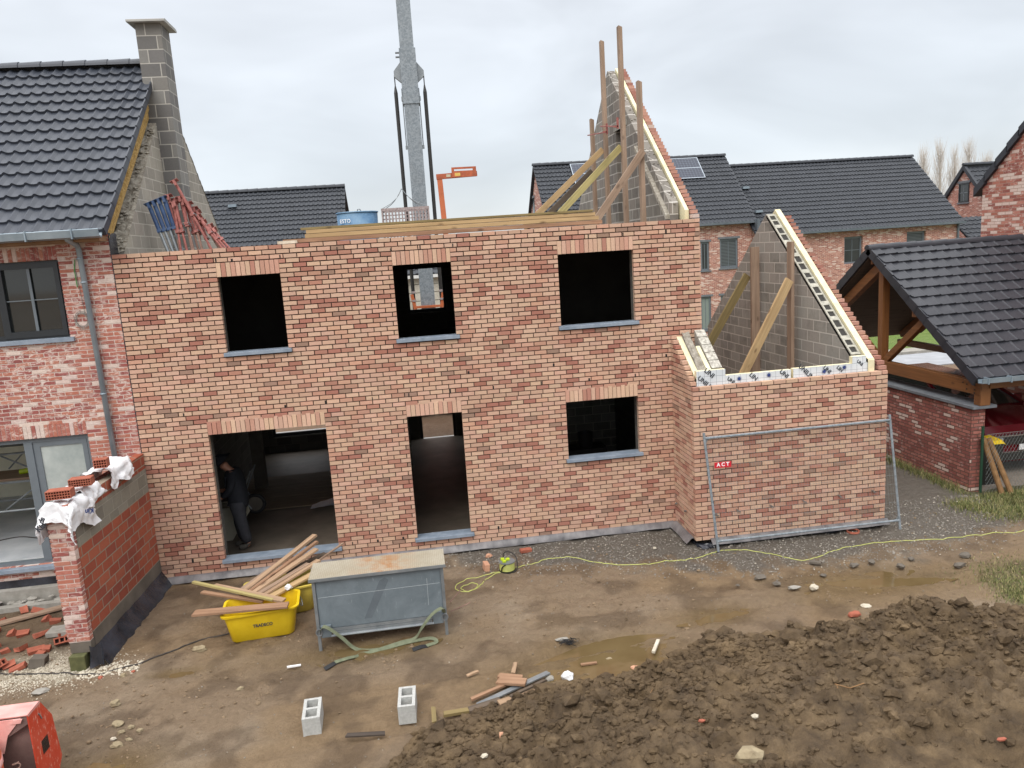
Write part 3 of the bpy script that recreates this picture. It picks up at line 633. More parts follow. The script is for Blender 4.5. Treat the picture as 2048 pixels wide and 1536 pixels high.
# ================================================================== the unfinished brick house
CH, MOD, TOP = .0733, .2077, 5.30
house = thing('unfinished_house', 'roofless buff brick house under construction, with empty window openings and a low side extension', 'house')
OPS = {'W1': (1.472, 2.418, TOP - 22 * CH, TOP - 6 * CH), 'W2': (4.145, 5.074, TOP - 22 * CH, TOP - 6 * CH), 'W3': (6.805, 8.074, TOP - 22 * CH, TOP - 6 * CH),
       'D1': (1.025, 2.853, .31, 2.404), 'D2': (4.157, 5.063, .31, 2.404), 'W4': (6.814, 8.067, 1.42, 2.404)}
ops = list(OPS.values())
LH = 3 * CH
bops = ops + [(o[0], o[1], o[3] - .001, o[3] + LH) for o in ops] + [(o[0] - .045, o[1] + .055, o[2] - .065, o[2]) for o in ops]
mb = MB(); XR = 9.222
bricks(mb, 0.0, XR, TOP, 71, CH, MOD, bops, 0, .09, BUFFS)
# weep holes and open joints
mb.col = (.012, .010, .009)
for zc, xs in ((TOP - 2.5 * CH, [1.5, 1.72, 2.42, 4.15, 4.62, 5.1, 6.85, 7.35, 7.9, 8.6]), (TOP - 1.5 * CH, [3.3]), (TOP - 34.5 * CH, [.7, 1.6, 2.25, 2.9, 3.6, 4.2, 4.9, 5.6, 6.4, 7.2, 8.0]), (TOP - 30.5 * CH, [5.2, 6.6, 8.55]), (TOP - 67.5 * CH, [.5, 3.1, 3.5, 3.9, 5.5, 6.4, 7.3, 8.2])):
    for x in xs:
        x += random.uniform(-.03, .03); mb.box(x, x + random.choice([.014, .018, .03]), -.004, .01, zc - CH * .5, zc + CH * random.uniform(.1, .45))
mb.build('brick_facade', M_BRICK, house)
mo = [(o[0] - .008, o[1] + .008, o[2] - .07, o[3] + .008) for o in ops]
meshpart('facade_mortar', M_MORTARDARK, house, lambda m: cellwall(m, .006, XR - .006, TOP - 71 * CH + .006, TOP - .014, mo, .030, .088))
for n_, o in OPS.items():
    meshpart('soldier_lintel', M_BRICK, house, lambda m: soldiers(m, o[0], o[1], o[3], o[3] + LH - .002, -.001, .09, SOLD))
    meshpart('window_sill' if n_[0] == 'W' else 'door_sill', M_STONE, house, lambda m: m.box(o[0] - .04, o[1] + .05, -.05, .2, o[2] - .058, o[2] - .002), bevel=.004)
# inner leaf + side, back walls, floors
IO = [(o[0] - .03, o[1] + .03, o[2] - .06, o[3] + .02) for o in ops]
def leaf(m): cellwall(m, .12, 9.05, -.2, TOP - .03, IO, .2, .34)
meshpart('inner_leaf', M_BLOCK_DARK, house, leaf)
meshpart('cavity_foam', M_FOAM, house, lambda m: cellwall(m, .12, 9.13, .0, TOP - .05, IO, .1, .19))
bk = [(4.30, 5.34, 3.47, 4.70), (4.35, 5.33, -.12, 2.2), (.42, 1.9, .42, 2.1)]
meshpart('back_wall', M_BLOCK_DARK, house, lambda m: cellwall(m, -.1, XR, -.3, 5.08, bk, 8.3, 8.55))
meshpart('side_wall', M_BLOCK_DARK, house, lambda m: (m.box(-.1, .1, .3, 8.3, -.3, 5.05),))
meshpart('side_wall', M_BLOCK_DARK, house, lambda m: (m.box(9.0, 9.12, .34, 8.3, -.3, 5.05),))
meshpart('ground_floor', mottled('wet_floor', S(84, 76, 68), S(122, 112, 100), 1.3, .5, bump=.004, bscale=6), house, lambda m: m.box(.1, 9.0, .34, 8.3, -.2, .0))
meshpart('upper_floor', M_CONC_DARK, house, lambda m: m.box(.1, 9.0, .341, 8.299, 2.50, 2.72))
meshpart('roof_slab', mottled('slab_concrete', S(120, 114, 106), S(146, 140, 130), 3, .9), house, lambda m: m.box(.1, 9.0, .342, 8.298, 5.06, 5.27))
DK = mottled('shade_painted_partition', S(58, 54, 50), S(72, 68, 62), 2, .95)  # dark base colour paints in the gloom of the upper rooms
meshpart('partition_wall', M_BLOCK_ANNEX, house, lambda m: (m.box(3.2, 3.35, .345, 5.6, .001, 2.499), m.box(6.0, 6.15, .345, 8.29, .001, 2.499), m.box(6.15, 8.99, 5.0, 5.15, .001, 2.499), m.box(3.351, 4.1, 5.45, 5.6, .001, 2.499)))
meshpart('partition_wall', DK, house, lambda m: (m.box(3.2, 3.35, .345, 8.29, 2.721, 5.059), m.box(5.75, 5.9, .345, 8.29, 2.721, 5.059),  # upper partitions added to enclose the rooms and keep their windows dark
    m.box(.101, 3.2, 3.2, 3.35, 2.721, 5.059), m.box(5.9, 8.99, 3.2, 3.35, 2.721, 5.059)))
meshpart('partition_post', M_CONC_DARK, house, lambda m: m.box(.55, .8, 4.9, 5.15, .001, 2.499))
meshpart('floor_board', m_wood('floor_planks', S(118, 102, 84), S(146, 128, 106), False), house, lambda m: [m.box(.3, 3.1, 3.35 + k * .42, 3.35 + k * .42 + .39, .001, .022) for k in range(6)])
for (a, b, c0, d0) in bk:
    o = meshpart('back_frame', M_BLACK, house, lambda m: cellwall(m, a, b, c0, d0, [(a + .07, b - .07, c0 + .09, d0 - .07)], 8.36, 8.42))
    meshpart('back_sill', M_WHITEJOIN, house, lambda m: m.box(a + .02, b - .02, 8.43, 8.6, c0 + .02, c0 + .075))
# damp-proof membrane skirt
def skirt(m, pts, drop=.1, out=.06, seed=0, ztop=.115):
    P = []
    for i, (x, y, nx, ny) in enumerate(pts):
        wv = (fbm(np.array(i * .13), np.array(seed + .5), 1.2, 3, 61) - .5)
        P.append([(x + nx * .0, y + ny * .0, ztop), (x + nx * (.02 + .3 * out), y + ny * (.02 + .3 * out), ztop - .004), (x + nx * (out + .10 * wv + .02), y + ny * (out + .10 * wv + .02), ztop - drop + .07 * wv)])
    m.grid(np.array(P, float))
def sk(m):
    skirt(m, [(x, .0, 0, -1) for x in np.arange(.1, 8.66, .06)], seed=1)
meshpart('damp_membrane', M_LEAD, house, sk, smooth=True)
meshpart('plinth', M_BLACKPL, house, lambda m: (m.box(.02, 9.2, .012, .09, -.3, .094), m.box(8.69, 11.97, -.965, -.89, -.3, .02), m.box(8.69, 8.77, -.889, .01, -.3, .02)))
# --- large gable at the right end (blocks, foam, brick), open top with slope
def slope(y): return TOP + .81 * min(y, 7.9 - y)
def gable_poly(y0, y1, dz, zb=5.0):
    ym = 3.95; f = lambda y: TOP + dz + .81 * (y if y <= ym else 7.9 - y)
    return [(y0, zb), (y1, zb), (y1, f(y1)), (ym, f(ym)), (y0, f(y0))]
wy0, wy1, wz1 = 2.76, 3.46, 7.22
def blocks_gable(m):
    f = lambda y, dz=0: TOP + dz + .81 * (y if y <= 3.95 else 7.9 - y)
    for (a, b) in ((.35, wy0), (wy1, 7.7)):
        if b <= 3.95: m.prism([(a, 5.06), (b, 5.06), (b, f(b)), (a, f(a))], 8.84, 8.99)
        else: m.prism([(a, 5.06), (b, 5.06), (b, f(b)), (3.95, f(3.95)), (a, f(a))], 8.84, 8.99)
    m.prism([(wy0, wz1), (wy1, wz1), (wy1, f(wy1)), (wy0, f(wy0))], 8.84, 8.99)
g_ = meshpart('gable_blocks', M_BLOCK_GABLE, house, blocks_gable)
meshpart('gable_opening', M_BLOCK_DARK, house, lambda m: m.box(9.0, 9.04, wy0 - .05, wy1 + .05, 5.2, wz1 + .1))
meshpart('gable_lintel', M_CONC, house, lambda m: m.box(8.82, 8.995, wy0 - .12, wy1 + .12, wz1, wz1 + .16))
meshpart('gable_foam', M_FOAM, house, lambda m: m.prism(gable_poly(.12, 7.8, .05), 9.02, 9.085))
mb = MB()
def lo(z): return 0.0 if z < TOP else max(0, (z - TOP - .05) / .81)
def hi(z): return 7.9 - lo(z)
nr = 116; bricks(mb, lambda z: lo(z), lambda z: hi(z), TOP + 44 * CH, 44, CH, MOD, [], 9.222, .12, PINKS3, axis='y', flip=-1)
bricks(mb, .0, 8.55, TOP - .0, 71, CH, MOD, [], 9.222, .09, BUFFS, axis='y', flip=-1); mb.build('gable_brickwork', M_BRICK, house)
# ragged mortar and cut blocks along the block slope
mb = MB()
for k in range(70):
    y = random.uniform(.3, 3.9); rock(mb, (random.uniform(8.85, 8.98), y, TOP + .81 * y + .0), random.uniform(.015, .035), (.7, 1, .3))
mb.build('mortar_crust', M_MORTAR, house, kind='stuff')
# slope layers step pieces near px
meshpart('slope_ledge', M_MORTAR, house, lambda m: m.prism([(.35, 5.40), (2.0, 6.74), (2.0, 6.66), (.35, 5.32)], 8.76, 8.838))
# --- side extension: low front wall, sloped left wall, gable on the right
AX0, AX1, AY, AT = 8.668, 11.985, -.981, TOP - 36 * CH
arow = 35; AB = AT - arow * CH
mb = MB(); bricks(mb, AX0, AX1, AT, arow, CH, MOD, [], AY, .09, BUFFS, odd0=1)
SL = .745
bricks(mb, lambda z: max(AY + .09, AY + (z - AT) / SL), -.002, AT + 10 * CH, arow + 10, CH, MOD, [], AX0, .09, BUFFS, axis='y', odd0=1)
mb.build('extension_brickwork', M_BRICK, house)
mb = MB(); bricks(mb, lambda z: AY + .092 if z < AT else AY + max(.04, (z - AT - .03) / .81), lambda z: 5.5 if z < AT else 5.58 - (z - AT) / .81, AT + 36 * CH, arow + 36, CH, MOD, [], AX1, .13, PINKS3, axis='y', flip=-1)
mb.build('extension_gable_brickwork', M_BRICK, house)
meshpart('extension_mortar', M_MORTARDARK, house, lambda m: (m.box(AX0 + .013, AX1 - .013, AY + .013, AY + .088, AB + .006, AT - .02), m.prism([(AY + .05, AB + .006), (-.001, AB + .006), (-.001, AT + .68), (AY + .07, AT - .02)], AX0 + .013, AX0 + .088),
    m.prism([(AY + .07, AB), (5.5, AB), (5.5, AT - .03), (2.3, AT + 2.58), (AY + .07, AT - .03)], AX1 - .088, AX1 - .013)))
# extension inner blockwork with hollow cores showing on the slope
af = lambda y: AT + .03 + .81 * (y - AY if y <= 2.3 else 5.58 - y)
meshpart('extension_gable_blocks', M_BLOCK_ANNEX, house, lambda m: m.prism([(-.75, .01), (5.4, .01), (5.4, af(5.4)), (2.3, af(2.3)), (-.75, af(-.75))], 11.50, 11.66))
meshpart('extension_gable_foam', M_FOAM, house, lambda m: m.prism([(-.9, 1.0), (5.4, 1.0), (5.4, af(5.4) + .08), (2.3, af(2.3) + .08), (-.9, af(-.9) + .08)], 11.69, 11.80))
def cores(m):
    y = -.72; k = 0
    while y < 2.1:
        ln = .30 + .07 * (k % 2); z = af(y + ln / 2) + .012; a = math.atan(.81)
        T = Matrix.Translation((11.585, y + ln / 2, z)) @ Matrix.Rotation(a, 4, 'X'); m.T = T
        m.mi = 0; L2 = ln / 2 / math.cos(a)
        for (x0, x1, y0, y1) in ((-.085, -.055, -L2, L2), (.055, .085, -L2, L2), (-.055, .055, -L2, -L2 + .05), (-.055, .055, L2 - .05, L2), (-.055, .055, -.022, .022)): m.box(x0, x1, y0, y1, -.05, .012)
        m.mi = 1; m.box(-.054, .054, -L2 + .051, L2 - .051, -.012, -.006); m.T = None; m.mi = 0  # thin dark sheet coloured as the shade down in the cores
        y += ln; k += 1
meshpart('hollow_block_course', [mottled('pale_block_rim', S(132, 130, 120), S(184, 180, 166), 14, .9), plain('core_shade', S(52, 50, 46), .9)], house, cores)
meshpart('extension_side_leaf', M_BLOCK_ANNEX, house, lambda m: m.prism([(-.75, .01), (-.001, .01), (-.001, AT + .75), (-.75, AT + .21)], 9.09, 9.24))
meshpart('extension_side_foam', M_FOAM, house, lambda m: (m.prism([(-.87, .3), (-.002, .3), (-.002, AT + .70), (-.87, AT + .10)], 8.77, 8.86), m.prism([(-.87, AT - .2), (-.3, AT - .2), (-.3, AT + .555), (-.87, AT + .165)], 8.99, 9.06)))
def crust(m):
    P = []
    for i in range(9):
        y = -.86 + .85 * i / 8; P.append([(8.86 + .13 * j / 4, y, AT + .12 + SL * (y + .86) + random.uniform(-.02, .035)) for j in range(5)])
    m.grid(np.array(P)); m.prism([(-.86, AT - .2), (-.01, AT - .2), (-.01, AT + .70), (-.86, AT + .08)], 8.861, 8.99)
meshpart('extension_mortar_bed', M_MORTAR, house, crust)
def tops(m):
    for k in range(5): y = -.74 + k * .148; m.T = Matrix.Translation((9.17, y + .07, AT + .235 + SL * (y + .75 + .05))) @ Matrix.Rotation(math.atan(SL), 4, 'X'); m.box(-.085, .085, -.085, .085, -.03, .02); m.T = None
meshpart('extension_block_tops', mottled('splashed_block', S(118, 112, 104), S(206, 202, 190), 22, .9), house, tops)
# printed foil boards along the front
M_FOIL = NM('foil_board'); _b = M_FOIL.n('ShaderNodeTexBrick'); _b.offset = 0; _b.inputs['Scale'].default_value = 1; _b.inputs['Brick Width'].default_value = .1; _b.inputs['Row Height'].default_value = .1; _b.inputs['Mortar Size'].default_value = .0025
_s = M_FOIL.n('ShaderNodeSeparateXYZ'); M_FOIL.l(M_FOIL.co.outputs['Object'], _s.inputs[0]); _k = M_FOIL.n('ShaderNodeCombineXYZ'); M_FOIL.l(_s.outputs[0], _k.inputs[0]); M_FOIL.l(_s.outputs[2], _k.inputs[1])
M_FOIL.l(_k.outputs[0], _b.inputs['Vector']); M_FOIL = M_FOIL.set(M_FOIL.mix(_b.outputs['Fac'], M_FOIL.ramp(M_FOIL.noise(2, 3), [(.3, S(192, 198, 202)), (.7, S(214, 218, 220))]), S(128, 134, 142)), .5)
FY = -.884
fb = meshpart('foil_board', [M_FOIL, M_FOAM], house, lambda m: (m.box(8.77, 9.25, FY, FY + .002, AT - .1, AT + .235), m.box(9.252, 10.36, FY, FY + .002, AT - .1, AT + .13), m.box(10.40, 11.74, FY, FY + .002, AT - .1, AT + .14), m.box(11.42, 11.66, FY - .004, FY - .002, AT, AT + .25), setattr(m, 'mi', 1),
    m.box(8.77, 9.25, FY + .003, FY + .09, AT - .1, AT + .235), m.box(9.252, 10.36, FY + .003, FY + .09, AT - .1, AT + .13), m.box(10.40, 11.74, FY + .003, FY + .09, AT - .1, AT + .14), m.box(11.42, 11.66, FY - .001, FY + .09, AT + .141, AT + .25), m.box(11.69, 11.80, FY - .006, FY + .07, AT - .02, AT + .20)))
for (t, x, z, a, s_) in (('UNI', 8.98, .19, -42, .11), ('UNILIN', 8.92, .03, -42, .10), ('UNI', 9.34, .04, -38, .08), ('LIN', 9.72, .07, -42, .1), ('UNI', 10.24, .07, -42, .10), ('UNILIN', 10.62, .07, -45, .105), ('UNI', 10.98, .075, -42, .09), ('LIN', 11.2, .07, -42, .08), ('UNI', 11.55, .14, -42, .07)):
    text('board_print', t, s_, (x, FY - .006, AT + z), (PI / 2, math.radians(-a), 0), M_BLKPRINT, fb, bold=.002)
def suns(m, x, z):
    m.prism([(x + .026 * math.cos(t), AT + z + .026 * math.sin(t)) for t in np.linspace(0, 2 * PI, 13)[:-1]], FY - .007, FY - .005, 'y')
    for k in range(10): t = k * PI / 5; m.beam((x + .02 * math.cos(t), FY - .0065, AT + z + .02 * math.sin(t)), (x + .042 * math.cos(t), FY - .0065, AT + z + .042 * math.sin(t)), .007, .002)
for x_, z_ in ((9.48, .06), (9.98, .075), (10.93, .05), (11.28, .09)): meshpart('board_emblem', M_NAVY, fb, lambda m: suns(m, x_, z_), origin=root_loc(house))
# anchors sticking out of the extension
M_TIE = mottled('tie_plastic', S(96, 90, 86), S(128, 120, 112), 20, .8)
for x, z in ((9.0, .52), (9.37, .55), (9.95, .56), (10.52, .58), (11.15, .60), (11.75, .62)):
    meshpart('wall_tie', M_TIE, house, lambda m: (m.beam((x, AY - .02, z), (x + .05, AY - .03, z - .015), .03, .012), m.beam((x - .02, AY - .012, z + .03), (x + .03, AY - .03, z + .0), .02, .01)))
for y, z in ((-.15, .48), (-.6, .5)): meshpart('wall_tie', M_TIE, house, lambda m: m.beam((AX0 - .03, y, z), (AX0 - .02, y + .07, z - .04), .03, .02))
def sk2(m):
    skirt(m, [(x, AY, 0, -1) for x in np.arange(8.9, 12.04, .06)], .09, .07, 4, AB + .03); skirt(m, [(AX0, y, -1, 0) for y in np.arange(-.9, -.02, .06)][::-1], .10, .1, 7, AB + .03)
meshpart('extension_membrane', M_LEAD, house, sk2, smooth=True)
def crump(m):
    P = []
    for i in range(6):
        P.append([(AX0 + .02 + .05 * i + .02 * (j % 2), AY - .01 - .035 * j - random.uniform(0, .03), .06 - .03 * j + random.uniform(-.02, .02)) for j in range(3)])
    m.grid(np.array(P))
meshpart('membrane_corner', M_BLACKPL, house, crump)

# ================================================================== finished neighbour on the left
nb = thing('finished_house', 'finished red brick house with dark tiled roof and grey downpipe at the left edge', 'house')
nops = [(-2.25, -.765, 4.10, 5.275), (-4.0, -.75, .57, 2.60)]
nbo = nops + [(a, b, z1 - .001, z1 + .21) for a, b, z0, z1 in nops]
mb = MB(); bricks(mb, -4.3, -.012, 5.62, 90, .0615, .2077, nbo, -.008, .09, PINKS, joint=.0145, jit=.002); mb.build('brick_wall', M_OLDBRICK, nb)
meshpart('wall_mortar', M_MORTARPALE, nb, lambda m: cellwall(m, -4.3, -.02, .08, 5.62, [(a - .006, b + .006, z0, z1 + .006) for a, b, z0, z1 in nops], -.002, .082))
meshpart('side_brick_wall', M_HOUSE_BRICK, nb, lambda m: cellwall(m, -9.5, -4.31, 0, 5.6, [(-8.9, -5.2, .7, 2.8)], -.008, .11))  # unseen opening added so daylight reaches the room inside
for a, b, z0, z1 in nops: meshpart('soldier_lintel', M_OLDBRICK, nb, lambda m: soldiers(m, a, b, z1, z1 + .205, -.009, .09, PINKS, .0615))
meshpart('inner_wall', M_PLASTER, nb, lambda m: cellwall(m, -9.5, -.14, 0, 5.6, [(a - .02, b + .02, z0, z1 + .02) for a, b, z0, z1 in nops] + [(-8.9, -5.2, .7, 2.8)], .12, .26))
window(nb, -2.25, -.77, 4.12, 5.27, .05, M_FRAME, M_GLASS, .07, mv=False, mh=False)
def winx(m):
    cellwall(m, -1.70, -.80, 4.15, 5.24, [(-1.60, -.865, 4.24, 5.17)], .03, .08)
meshpart('sash', M_FRAME, nb, winx); meshpart('glazing_bar', M_FRAME_GREY, nb, lambda m: (m.box(-1.6, -.865, .050, .060, 4.695, 4.71), m.box(-1.25, -1.21, .045, .062, 4.24, 5.17)))
meshpart('window_sill', M_STONE, nb, lambda m: m.box(-2.3, -.70, -.06, .1, 4.05, 4.118), bevel=.004)
# patio door: open left half, misted sliding leaf on the right
fr = meshpart('patio_frame', M_FRAME_GREY, nb, lambda m: (m.box(-4, -.75, .05, .13, 2.53, 2.6), m.box(-.80, -.75, .05, .13, .6, 2.53), m.box(-4, -.75, .05, .15, .57, .62), m.box(-1.72, -1.60, .04, .12, .62, 2.53)))
meshpart('sliding_leaf', M_FRAME_GREY, nb, lambda m: cellwall(m, -1.60, -.81, .63, 2.53, [(-1.50, -.88, .74, 2.45)], .06, .1))
meshpart('misted_pane', M_PLFILM, nb, lambda m: m.box(-1.50, -.88, .075, .085, .74, 2.45))
meshpart('door_step', M_STONE, nb, lambda m: m.box(-4.05, -.72, -.10, .05, .50, .565), bevel=.004)
meshpart('plinth', M_BLACKPL, nb, lambda m: m.box(-9.5, -.40, -.03, -.009, .10, .36))
meshpart('footing', M_CONC, nb, lambda m: (m.box(-9.5, -.40, -.16, -.031, -.1, .24), m.box(-9.5, -.4, -.42, -.30, -.1, .075)))
rs = .825; RV = Vector((0, 3.80, 3.80 * .825))
meshpart('roof', M_TILE, nb, lambda m: (tile_roof(m, (-9.6, -.38, 5.63), (1, 0, 0), RV, 9.68, RV.length, .198, .305, .032, .040, 8), m.prism([(3.45, 8.9), (7.3, 5.6), (7.3, 5.5), (3.45, 8.8)], -9.6, -.1)), smooth=False)
def verge(m):
    n = 16; l = RV.length; d = RV.normalized(); nn = Vector((0, -d.z, d.y))
    for k in range(n):
        p = Vector((.075, -.38, 5.63)) + d * (k * l / n); a = p + nn * .06; q_ = p + d * (l / n + .015) + nn * .035
        V = [a, q_, q_ - nn * .11, a - nn * .13]; V2 = [v + Vector((.022, 0, 0)) for v in V]
        m.add([tuple(v) for v in V + V2], [(0, 1, 2, 3), (7, 6, 5, 4), (0, 4, 5, 1), (1, 5, 6, 2), (2, 6, 7, 3), (3, 7, 4, 0)])
meshpart('verge_tiles', M_TILE, nb, verge)
meshpart('ridge_tiles', M_TILE, nb, lambda m: ridge_tiles(m, (-9.6, 3.42, 8.83), (.02, 3.42, 8.83), .11, .38))
def gutter(m):
    m.prism([(-.52, 5.66), (-.50, 5.56), (-.40, 5.54), (-.36, 5.60), (-.36, 5.68), (-.375, 5.68), (-.375, 5.61), (-.41, 5.565), (-.485, 5.575), (-.505, 5.67)], -9.6, .05)
    for x in np.arange(-9, 0, .62): m.box(x, x + .018, -.53, -.35, 5.535, 5.685)
meshpart('gutter', M_ZINC, nb, gutter); meshpart('eaves_fascia', M_FASCIA, nb, lambda m: m.box(-9.6, -.03, -.30, -.01, 5.50, 5.575))
def downpipe(m):
    m.tube([(-.43, -.42, 5.58), (-.43, -.38, 5.54), (-.42, -.12, 5.47), (-.42, -.075, 5.40), (-.36, -.075, .3)], .042, 8)
    for z in (4.9, 5.25, 3.2, 1.4): m.tube([(-.425 + .06 * (5.2 - z) / 4.9, -.075, z), (-.425 + .06 * (5.2 - z) / 4.9, -.075, z + .03)], .049, 8)
meshpart('downpipe', M_ZINC, nb, downpipe, smooth=True)
meshpart('party_strip', M_BLACKPL, nb, lambda m: m.box(-.012, .0, .0, .3, .1, 5.62))
meshpart('rear_gable', M_BLOCK_DARK, nb, lambda m: m.prism([(.26, 0), (7.2, 0), (7.2, 5.6), (3.45, 8.75), (.26, 5.75)], -.34, -.16))
def wool(m):
    P = []
    for i in range(120):
        y = .0 + 2.9 * i / 119; z = 5.63 + (y + .38) * rs
        P.append([(.0 + .012 * math.sin(i * 2.1) - .01 * j + random.uniform(-.012, .012), y, z - .42 + .36 * (j / 3) + random.uniform(-.015, .02)) for j in range(4)])
    m.grid(np.array(P)); m.prism([(.2, 5.55), (2.9, 7.75), (2.9, 8.05), (.2, 5.85)], -.16, -.03)
meshpart('insulation_strip', M_STRAW, nb, wool)
meshpart('floor', M_SCREED, nb, lambda m: m.box(-9.4, -.36, .262, 6, .3, .6))
meshpart('interior_walls', M_PLASTER, nb, lambda m: (m.box(-9.4, -.36, 4.2, 4.35, .6, 3.0), m.box(-.50, -.36, .27, 4.2, .6, 3.0), m.box(-9.4, -9.2, .27, .6, .6, 3.0), m.box(-9.4, -.36, .27, 4.35, 3.0, 3.2), m.box(-9.4, -.36, 4.2, 4.35, 3.2, 5.6), m.box(-9.4, -.36, .27, 4.35, 5.45, 5.6)))  # left end wall cut open out of view so daylight brightens the room
meshpart('inner_doorway', M_STEEL, nb, lambda m: (m.box(-2.95, -2.2, 4.17, 4.199, .6, 2.7), m.box(-2.15, -2.08, 3.6, 3.7, .6, 2.9)))
tag(meshpart('coiled_wire', M_WIRE, None, lambda m: [m.tube([(-.55 + r * math.cos(t), -.03 - .004 * k, 4.36 + r * 1.25 * math.sin(t)) for t in np.linspace(0, 2 * PI, 20)], .004, 5) for k, r in enumerate((.09, .105, .08))] and m.tube([(-.50, -.02, 4.45), (-.53, -.015, 5.0), (-.55, -.015, 5.2)], .003, 4), origin=(-.55, -.03, 4.3)), 'small coil of thin grey wire hanging beside the downpipe', 'wire')
tag(meshpart('green_cord', plain('green_cord', S(60, 150, 70)), None, lambda m: m.tube([(-.52, -.02, 5.26), (-.55, -.02, 5.1), (-.545, -.02, 4.85)], .006, 5), origin=(-.53, -.02, 4.85)), 'short green cord beside the top of the downpipe', 'cord')

# party gable with chimney
pg = thing('party_gable', 'grey block party wall with a tall block chimney beside the tiled roof', 'gable wall', (0, 3.75, 0))
pf = lambda y: 5.60 + .90 * ((y - .60) if y <= 3.75 else 6.9 - y)
meshpart('block_wall', M_BLOCK_PARTY, pg, lambda m: m.prism([(.30, 5.06), (7.2, 5.06), (7.2, pf(7.2)), (3.75, pf(3.75)), (.30, pf(.30))], -.115, .085))
def pcrust(m):
    for side in (0, 1):
        P = []
        for i in range(100):
            y = (.29 + 2.55 * i / 99) if side == 0 else (7.2 - 3.8 * i / 99)
            P.append([(-.13 + .225 * j / 5, y, pf(y) + .012 + random.uniform(-.012, .035)) for j in range(6)])
        m.grid(np.array(P))
    for k in range(60):
        y = random.uniform(.3, 2.8); rock(m, (random.uniform(-.14, .07), y, pf(y) + .01), random.uniform(.02, .055), (1, 1.5, .45))
meshpart('rough_mortar_edge', M_MORTAR, pg, pcrust, smooth=False)
meshpart('roof_verge', M_TILE, pg, lambda m: [m.prism([(7.3 - .24 * k, pf(7.3) + .10 + .216 * k), (7.3 - .24 * k, pf(7.3) - .04 + .216 * k), (7.02 - .24 * k, pf(7.3) + .20 + .216 * k), (7.02 - .24 * k, pf(7.3) + .31 + .216 * k)], -.24, -.12) for k in range(13)])
ch = meshpart('chimney', M_BLOCK_CHIM, pg, lambda m: m.box(-.05, .38, 2.90, 3.44, 5.06, 9.37))
meshpart('chimney_cap', M_CAP, ch, lambda m: m.prism([(2.78, 9.375), (2.78, 9.41), (2.84, 9.43), (3.50, 9.43), (3.56, 9.41), (3.56, 9.375)], -.16, .49), origin=(0, 3.75, 0))

# ================================================================== garden wall with covers
gw = thing('garden_wall', 'half-built garden wall of red clay blocks and grey blocks with a pink brick end', 'wall', (-.10, -2.47, 0), math.radians(-2.8)); gw['local'] = 1
WL = 2.46
def gwp(name, mat, fn, **k): mb = MB(); fn(mb); return mb.build(name, mat, gw, origin=(0, 0, 0), **k)
gwp('clay_block_face', M_CLAY, lambda m: m.box(-.13, -.001, .10, WL, .43, 1.60))
gwp('grey_block_band', M_BLOCK_HOLLOW, lambda m: m.box(-.13, -.002, .10, WL, 1.601, 1.97))
gwp('top_course', M_CLAY, lambda m: (m.box(-.13, -.003, .55, WL, 1.971, 2.17), m.box(-.13, .0, 1.6, WL, 2.171, 2.21)))
gwp('rendered_base', M_CONC_DARK, lambda m: (m.box(-.14, .004, .10, WL, -.1, .429), m.box(-.27, -.005, .0, .099, .20, .34)))
mb = MB(); bricks(mb, -.285, -.005, 2.20, 30, .0615, .2077, [], -.004, .09, PINKS, joint=.0155, jit=.002)
bricks(mb, .09, WL, 2.14, 33, .0615, .2077, [], -.29, .09, PINKS, axis='y', joint=.012); mb.build('brick_end', M_OLDBRICK, gw, origin=(0, 0, 0))
gwp('brick_joints', M_MORTARPALE, lambda m: (m.box(-.275, -.011, .004, .099, .345, 2.19), m.box(-.28, -.135, .09, WL, .1, 2.13)))
def memb(m):
    P = []
    for i in range(60):
        y = .0 + WL * i / 59; wv = fbm(np.array(y * 2.), np.array(.3), 1.5, 3, 7) - .5; wv = float(wv)
        P.append([(.006, y, .235 + .05 * wv), (.015 + .01 * wv, y, .22), (.05 + .06 * wv, y, .15), (.12 + .10 * wv, y, .07), (.155 + .09 * wv, y, .02), (.17 + .1 * wv, y, -.01)])
    m.grid(np.array(P))
gwp('black_membrane', M_BLACKPL, memb, smooth=True)
def fold(m):
    P = []
    for i in range(7):
        t = i / 6; P.append([(-.02 + .16 * t, -.03 - .05 * math.sin(t * 6), .30 - .22 * s_ + .02 * math.sin(9 * t + s_)) if s_ < 1 else (-.02 + .18 * t, -.06 - .05 * math.sin(t * 6 + 1), .02) for s_ in (0, .5, 1)])
    m.grid(np.array(P))
gwp('membrane_fold', M_BLACKPL, fold, smooth=True)
gwp('mossy_block', M_MOSSCONC, lambda m: m.box(-.27, -.07, -.09, .10, -.05, .195), bevel=.01)

